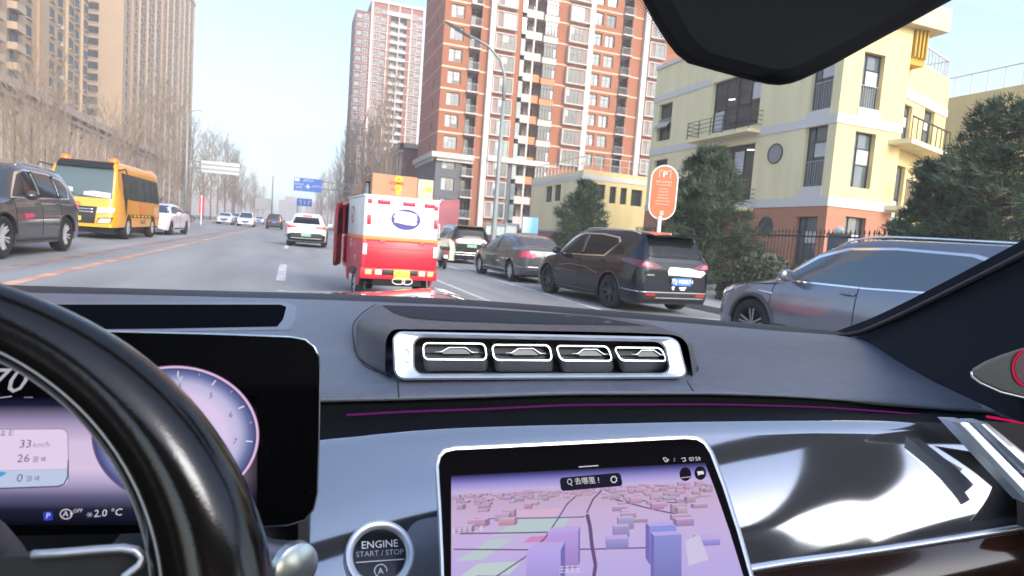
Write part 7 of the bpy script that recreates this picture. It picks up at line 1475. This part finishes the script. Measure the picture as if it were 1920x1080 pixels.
# ---- mirror housing and printed screen edge
mo = [(1196, -14), (1216, 22), (1236, 58), (1252, 82), (1268, 102), (1290, 119), (1340, 133), (1400, 149), (1440, 158.5), (1462, 160), (1482, 157), (1502, 150), (1560, 123), (1640, 79), (1720, 36), (1800, -8), (1850, -90), (1180, -90)]
def ring(yc, k, dy=0): cx, cy = 1480, 10; return [K(cx+(x-cx)*k, cy+(y-cy)*k+dy, yc) for x, y in mo]
b = MB(); b.loft([ring(.60, .80), ring(.575, .96), ring(.545, 1.0), ring(.52, .985), ring(.505, .93), ring(.50, .80)], closed=True); b.poly(ring(.60, .80)); b.poly(ring(.50, .80)); b.build('rear_view_mirror', mat('mirror_black', (.004, .0045, .0055), .85, spec=.15), OWN, smooth=True, angle=60)
W1 = [K(-500, 500, 1.40), K(0, 541, 1.43), K(600, 557, 1.46), K(1100, 585, 1.44), K(1500, 620, 1.29), K(1603, 631, 1.17)]; W2_ = [CC(-.52, .56, 1.50), CC(-.25, .57, 1.52), CC(.2, .58, 1.53), CC(.6, .57, 1.52), CC(.95, .55, 1.50), CC(1.06, .52, 1.48)]
mt = bpy.data.materials.new('clear_glass'); mt.use_nodes = True; n = mt.node_tree.nodes; n.clear(); tb_ = n.new('ShaderNodeBsdfTransparent'); tb_.inputs[0].default_value = (.97, .98, .98, 1); oo = n.new('ShaderNodeOutputMaterial'); mt.node_tree.links.new(tb_.outputs[0], oo.inputs[0]); MATS['clear_glass'] = mt
b = MB(); b.loft([W1, W2_]); WS = b.build('windscreen', mt, OWN, smooth=True)
b = MB(); yF = .60
b.poly([K(x, y, yF) for x, y in ((1203, -20), (1216, 12), (1232, 40), (1250, 66), (1268, 92), (1290, 110), (1320, 60), (1320, -20))])
for j in range(5):
    for i in range(26):
        t = i/25; x = 1199+70*t-j*4.6; y = -10+104*t+j*2.2; r_ = 1.9-.33*j; b.poly([K(x+r_*math.cos(a), y+r_*math.sin(a), yF) for a in np.linspace(0, 2*math.pi, 8, endpoint=False)])
b.build('printed_dot_edge', mat('frit_black', (.004, .004, .005), .4), WS)
# ---- bonnet
hb = [[(-260, 537.5, 2.7), (100, 540, 2.75), (330, 542, 2.8), (560, 545, 2.8), (690, 546.5, 2.8), (760, 542, 2.75), (800, 540.5, 2.7), (835, 546, 2.6), (862, 558, 2.45)], [(-260, 552, 1.55), (100, 556, 1.6), (330, 560, 1.6), (560, 566, 1.6), (690, 572, 1.6), (760, 574, 1.6), (800, 576, 1.6), (850, 578, 1.6), (905, 583, 1.6)]]
a_ = [K(*p) for p in smooth_row(hb[0], 50)]; c_ = [K(*p) for p in smooth_row(hb[1], 50)]; b = MB(); b.loft([[p+fC*.5-UP*.22 for p in a_], [p+fC*.3-UP*.06 for p in a_], a_]+[[p.lerp(q, t)+UP*.012*math.sin(math.pi*t) for p, q in zip(a_, c_)] for t in (.2, .4, .6, .8, 1)]); b.build('bonnet', mat('own_paint', (.16, .15, .165), .36, metal=.5, coat=1.0), OWN, smooth=True)
b = MB(); b.tube([K(x, y, 2.5) for x, y in ((815, 541), (832, 545), (848, 551), (862, 557))], .006, 6); b.build('bonnet_trim', M_satin, OWN, smooth=True)
# ---- the rest of the cabin, which the trim mirrors and which shades the dash
M_lin = mat('headliner', (.03, .03, .032), .9); XL, XR = -.56, 1.20
RF = [(.45, 1.535), (.34, 1.545), (-.5, 1.56), (-1.25, 1.50), (-1.9, 1.36)]; XS = (XL, XL+.2, XL+.42, (XL+XR)/2, XR-.42, XR-.2, XR); DZ = (-.06, 0, .008, .015, .008, 0, -.02)
b = MB(); pts = [CC(x+(sx_ if j_ >= 4 else 0), y, z+d) for (y, z), sx_ in zip(RF, (-.1, .12, .48, .48, .42)) for j_, (x, d) in enumerate(zip(XS, DZ))]; b.add(pts, [(i*7+j, i*7+j+1, i*7+j+8, i*7+j+7) for i in range(4) for j in range(6) if not (i == 1 and j in (1, 2, 3, 4))]); HLN = b.build('headliner', M_lin, OWN, smooth=True)
mr_ = bpy.data.materials.new('roof_glass'); mr_.use_nodes = True; n = mr_.node_tree.nodes; n.clear(); tb_ = n.new('ShaderNodeBsdfTransparent'); tb_.inputs[0].default_value = (.72, .76, .84, 1); oo = n.new('ShaderNodeOutputMaterial'); mr_.node_tree.links.new(tb_.outputs[0], oo.inputs[0])
b = MB(); b.add([p+UP*.004 for p in pts], [(i*7+j, i*7+j+1, i*7+j+8, i*7+j+7) for i in (1,) for j in (1, 2, 3, 4)]); b.build('sunroof', mr_, HLN, smooth=True)
for nm, X in (('left_door', XL), ('right_door', XR)):
    b = MB(); s_ = 1 if X > 0 else -1; b.prism([CC(X, y, z) for y, z in ((.75, .15), (-1.7, .15), (-1.7, 1.0), (.62, .97))], rC*.05*s_); b.prism([CC(X-.02*s_, y, z) for y, z in ((-.10, .95), (-.30, .95), (-.40, 1.52), (-.26, 1.52))], rC*.07*s_); b.prism([CC(X-.02*s_, y, z) for y, z in ((-1.25, .95), (-1.8, .95), (-1.8, 1.45), (-1.55, 1.48))], rC*.07*s_); b.build('door_panel', M_dark, OWN)
    b = MB(); b.poly([CC(X+.02*s_, y, z) for y, z in ((.60, .97), (-1.7, .97), (-1.6, 1.48), (.4, 1.48))]); b.build('door_glass', mt, OWN)
b = MB(); b.prism([CC(.96, .47, .15), CC(1.24, .40, .15), CC(1.24, 1.30, .15), CC(.96, 1.25, .15)], UP*.76); b.build('door_front_trim', M_dark, OWN)
b = MB(); b.prism([CC(XL, -2.0, .15), CC(XR, -2.0, .15), CC(XR, -1.9, 1.05), CC(XL, -1.9, 1.05)], -fC*.1); b.build('rear_bench', M_dark, OWN)
b = MB(); b.prism([CC(XL, 1.3, .12), CC(XR, 1.3, .12), CC(XR, -2.0, .12), CC(XL, -2.0, .12)], -UP*.05); b.build('cabin_floor', M_dark, OWN)
def seat(x):
    b = MB()
    for pr, w0, w1 in (([(-.05, .32), (-.05, .48), (-.55, .52), (-.55, .32)], .26, .26),): b.prism([CC(x-w0, y, z) for y, z in pr], rC*2*w0)
    pr = [(-.50, .48), (-.62, .95), (-.70, 1.08), (-.80, 1.06), (-.74, .9), (-.64, .45)]; b.prism([CC(x-.24, y, z) for y, z in pr], rC*.48); b.prism([CC(x-.12, y, z) for y, z in ((-.70, 1.10), (-.72, 1.32), (-.80, 1.34), (-.82, 1.1))], rC*.24); b.build('seat', M_dark, OWN)
seat(.82); seat(-.12)
b = MB(); b.loft([[CC(x, y, z) for x in (XL, XR)] for y, z in ((1.0, .15), (.95, .9))]); b.build('firewall', M_dark, OWN)

# ================================================================== the morning haze
b = MB(); b.bb(-420, 420, -70, 980, -1.6, 112); hz = b.build('haze', bpy.data.materials.new('morning_haze')); tag(hz, kind='stuff')
m = hz.data.materials[0]; m.use_nodes = True; n = m.node_tree.nodes; n.clear(); pv = n.new('ShaderNodeVolumePrincipled'); pv.inputs['Color'].default_value = (.97, .97, .97, 1); pv.inputs['Density'].default_value = 0.0014; pv.inputs['Anisotropy'].default_value = .2
oo = n.new('ShaderNodeOutputMaterial'); m.node_tree.links.new(pv.outputs[0], oo.inputs['Volume'])
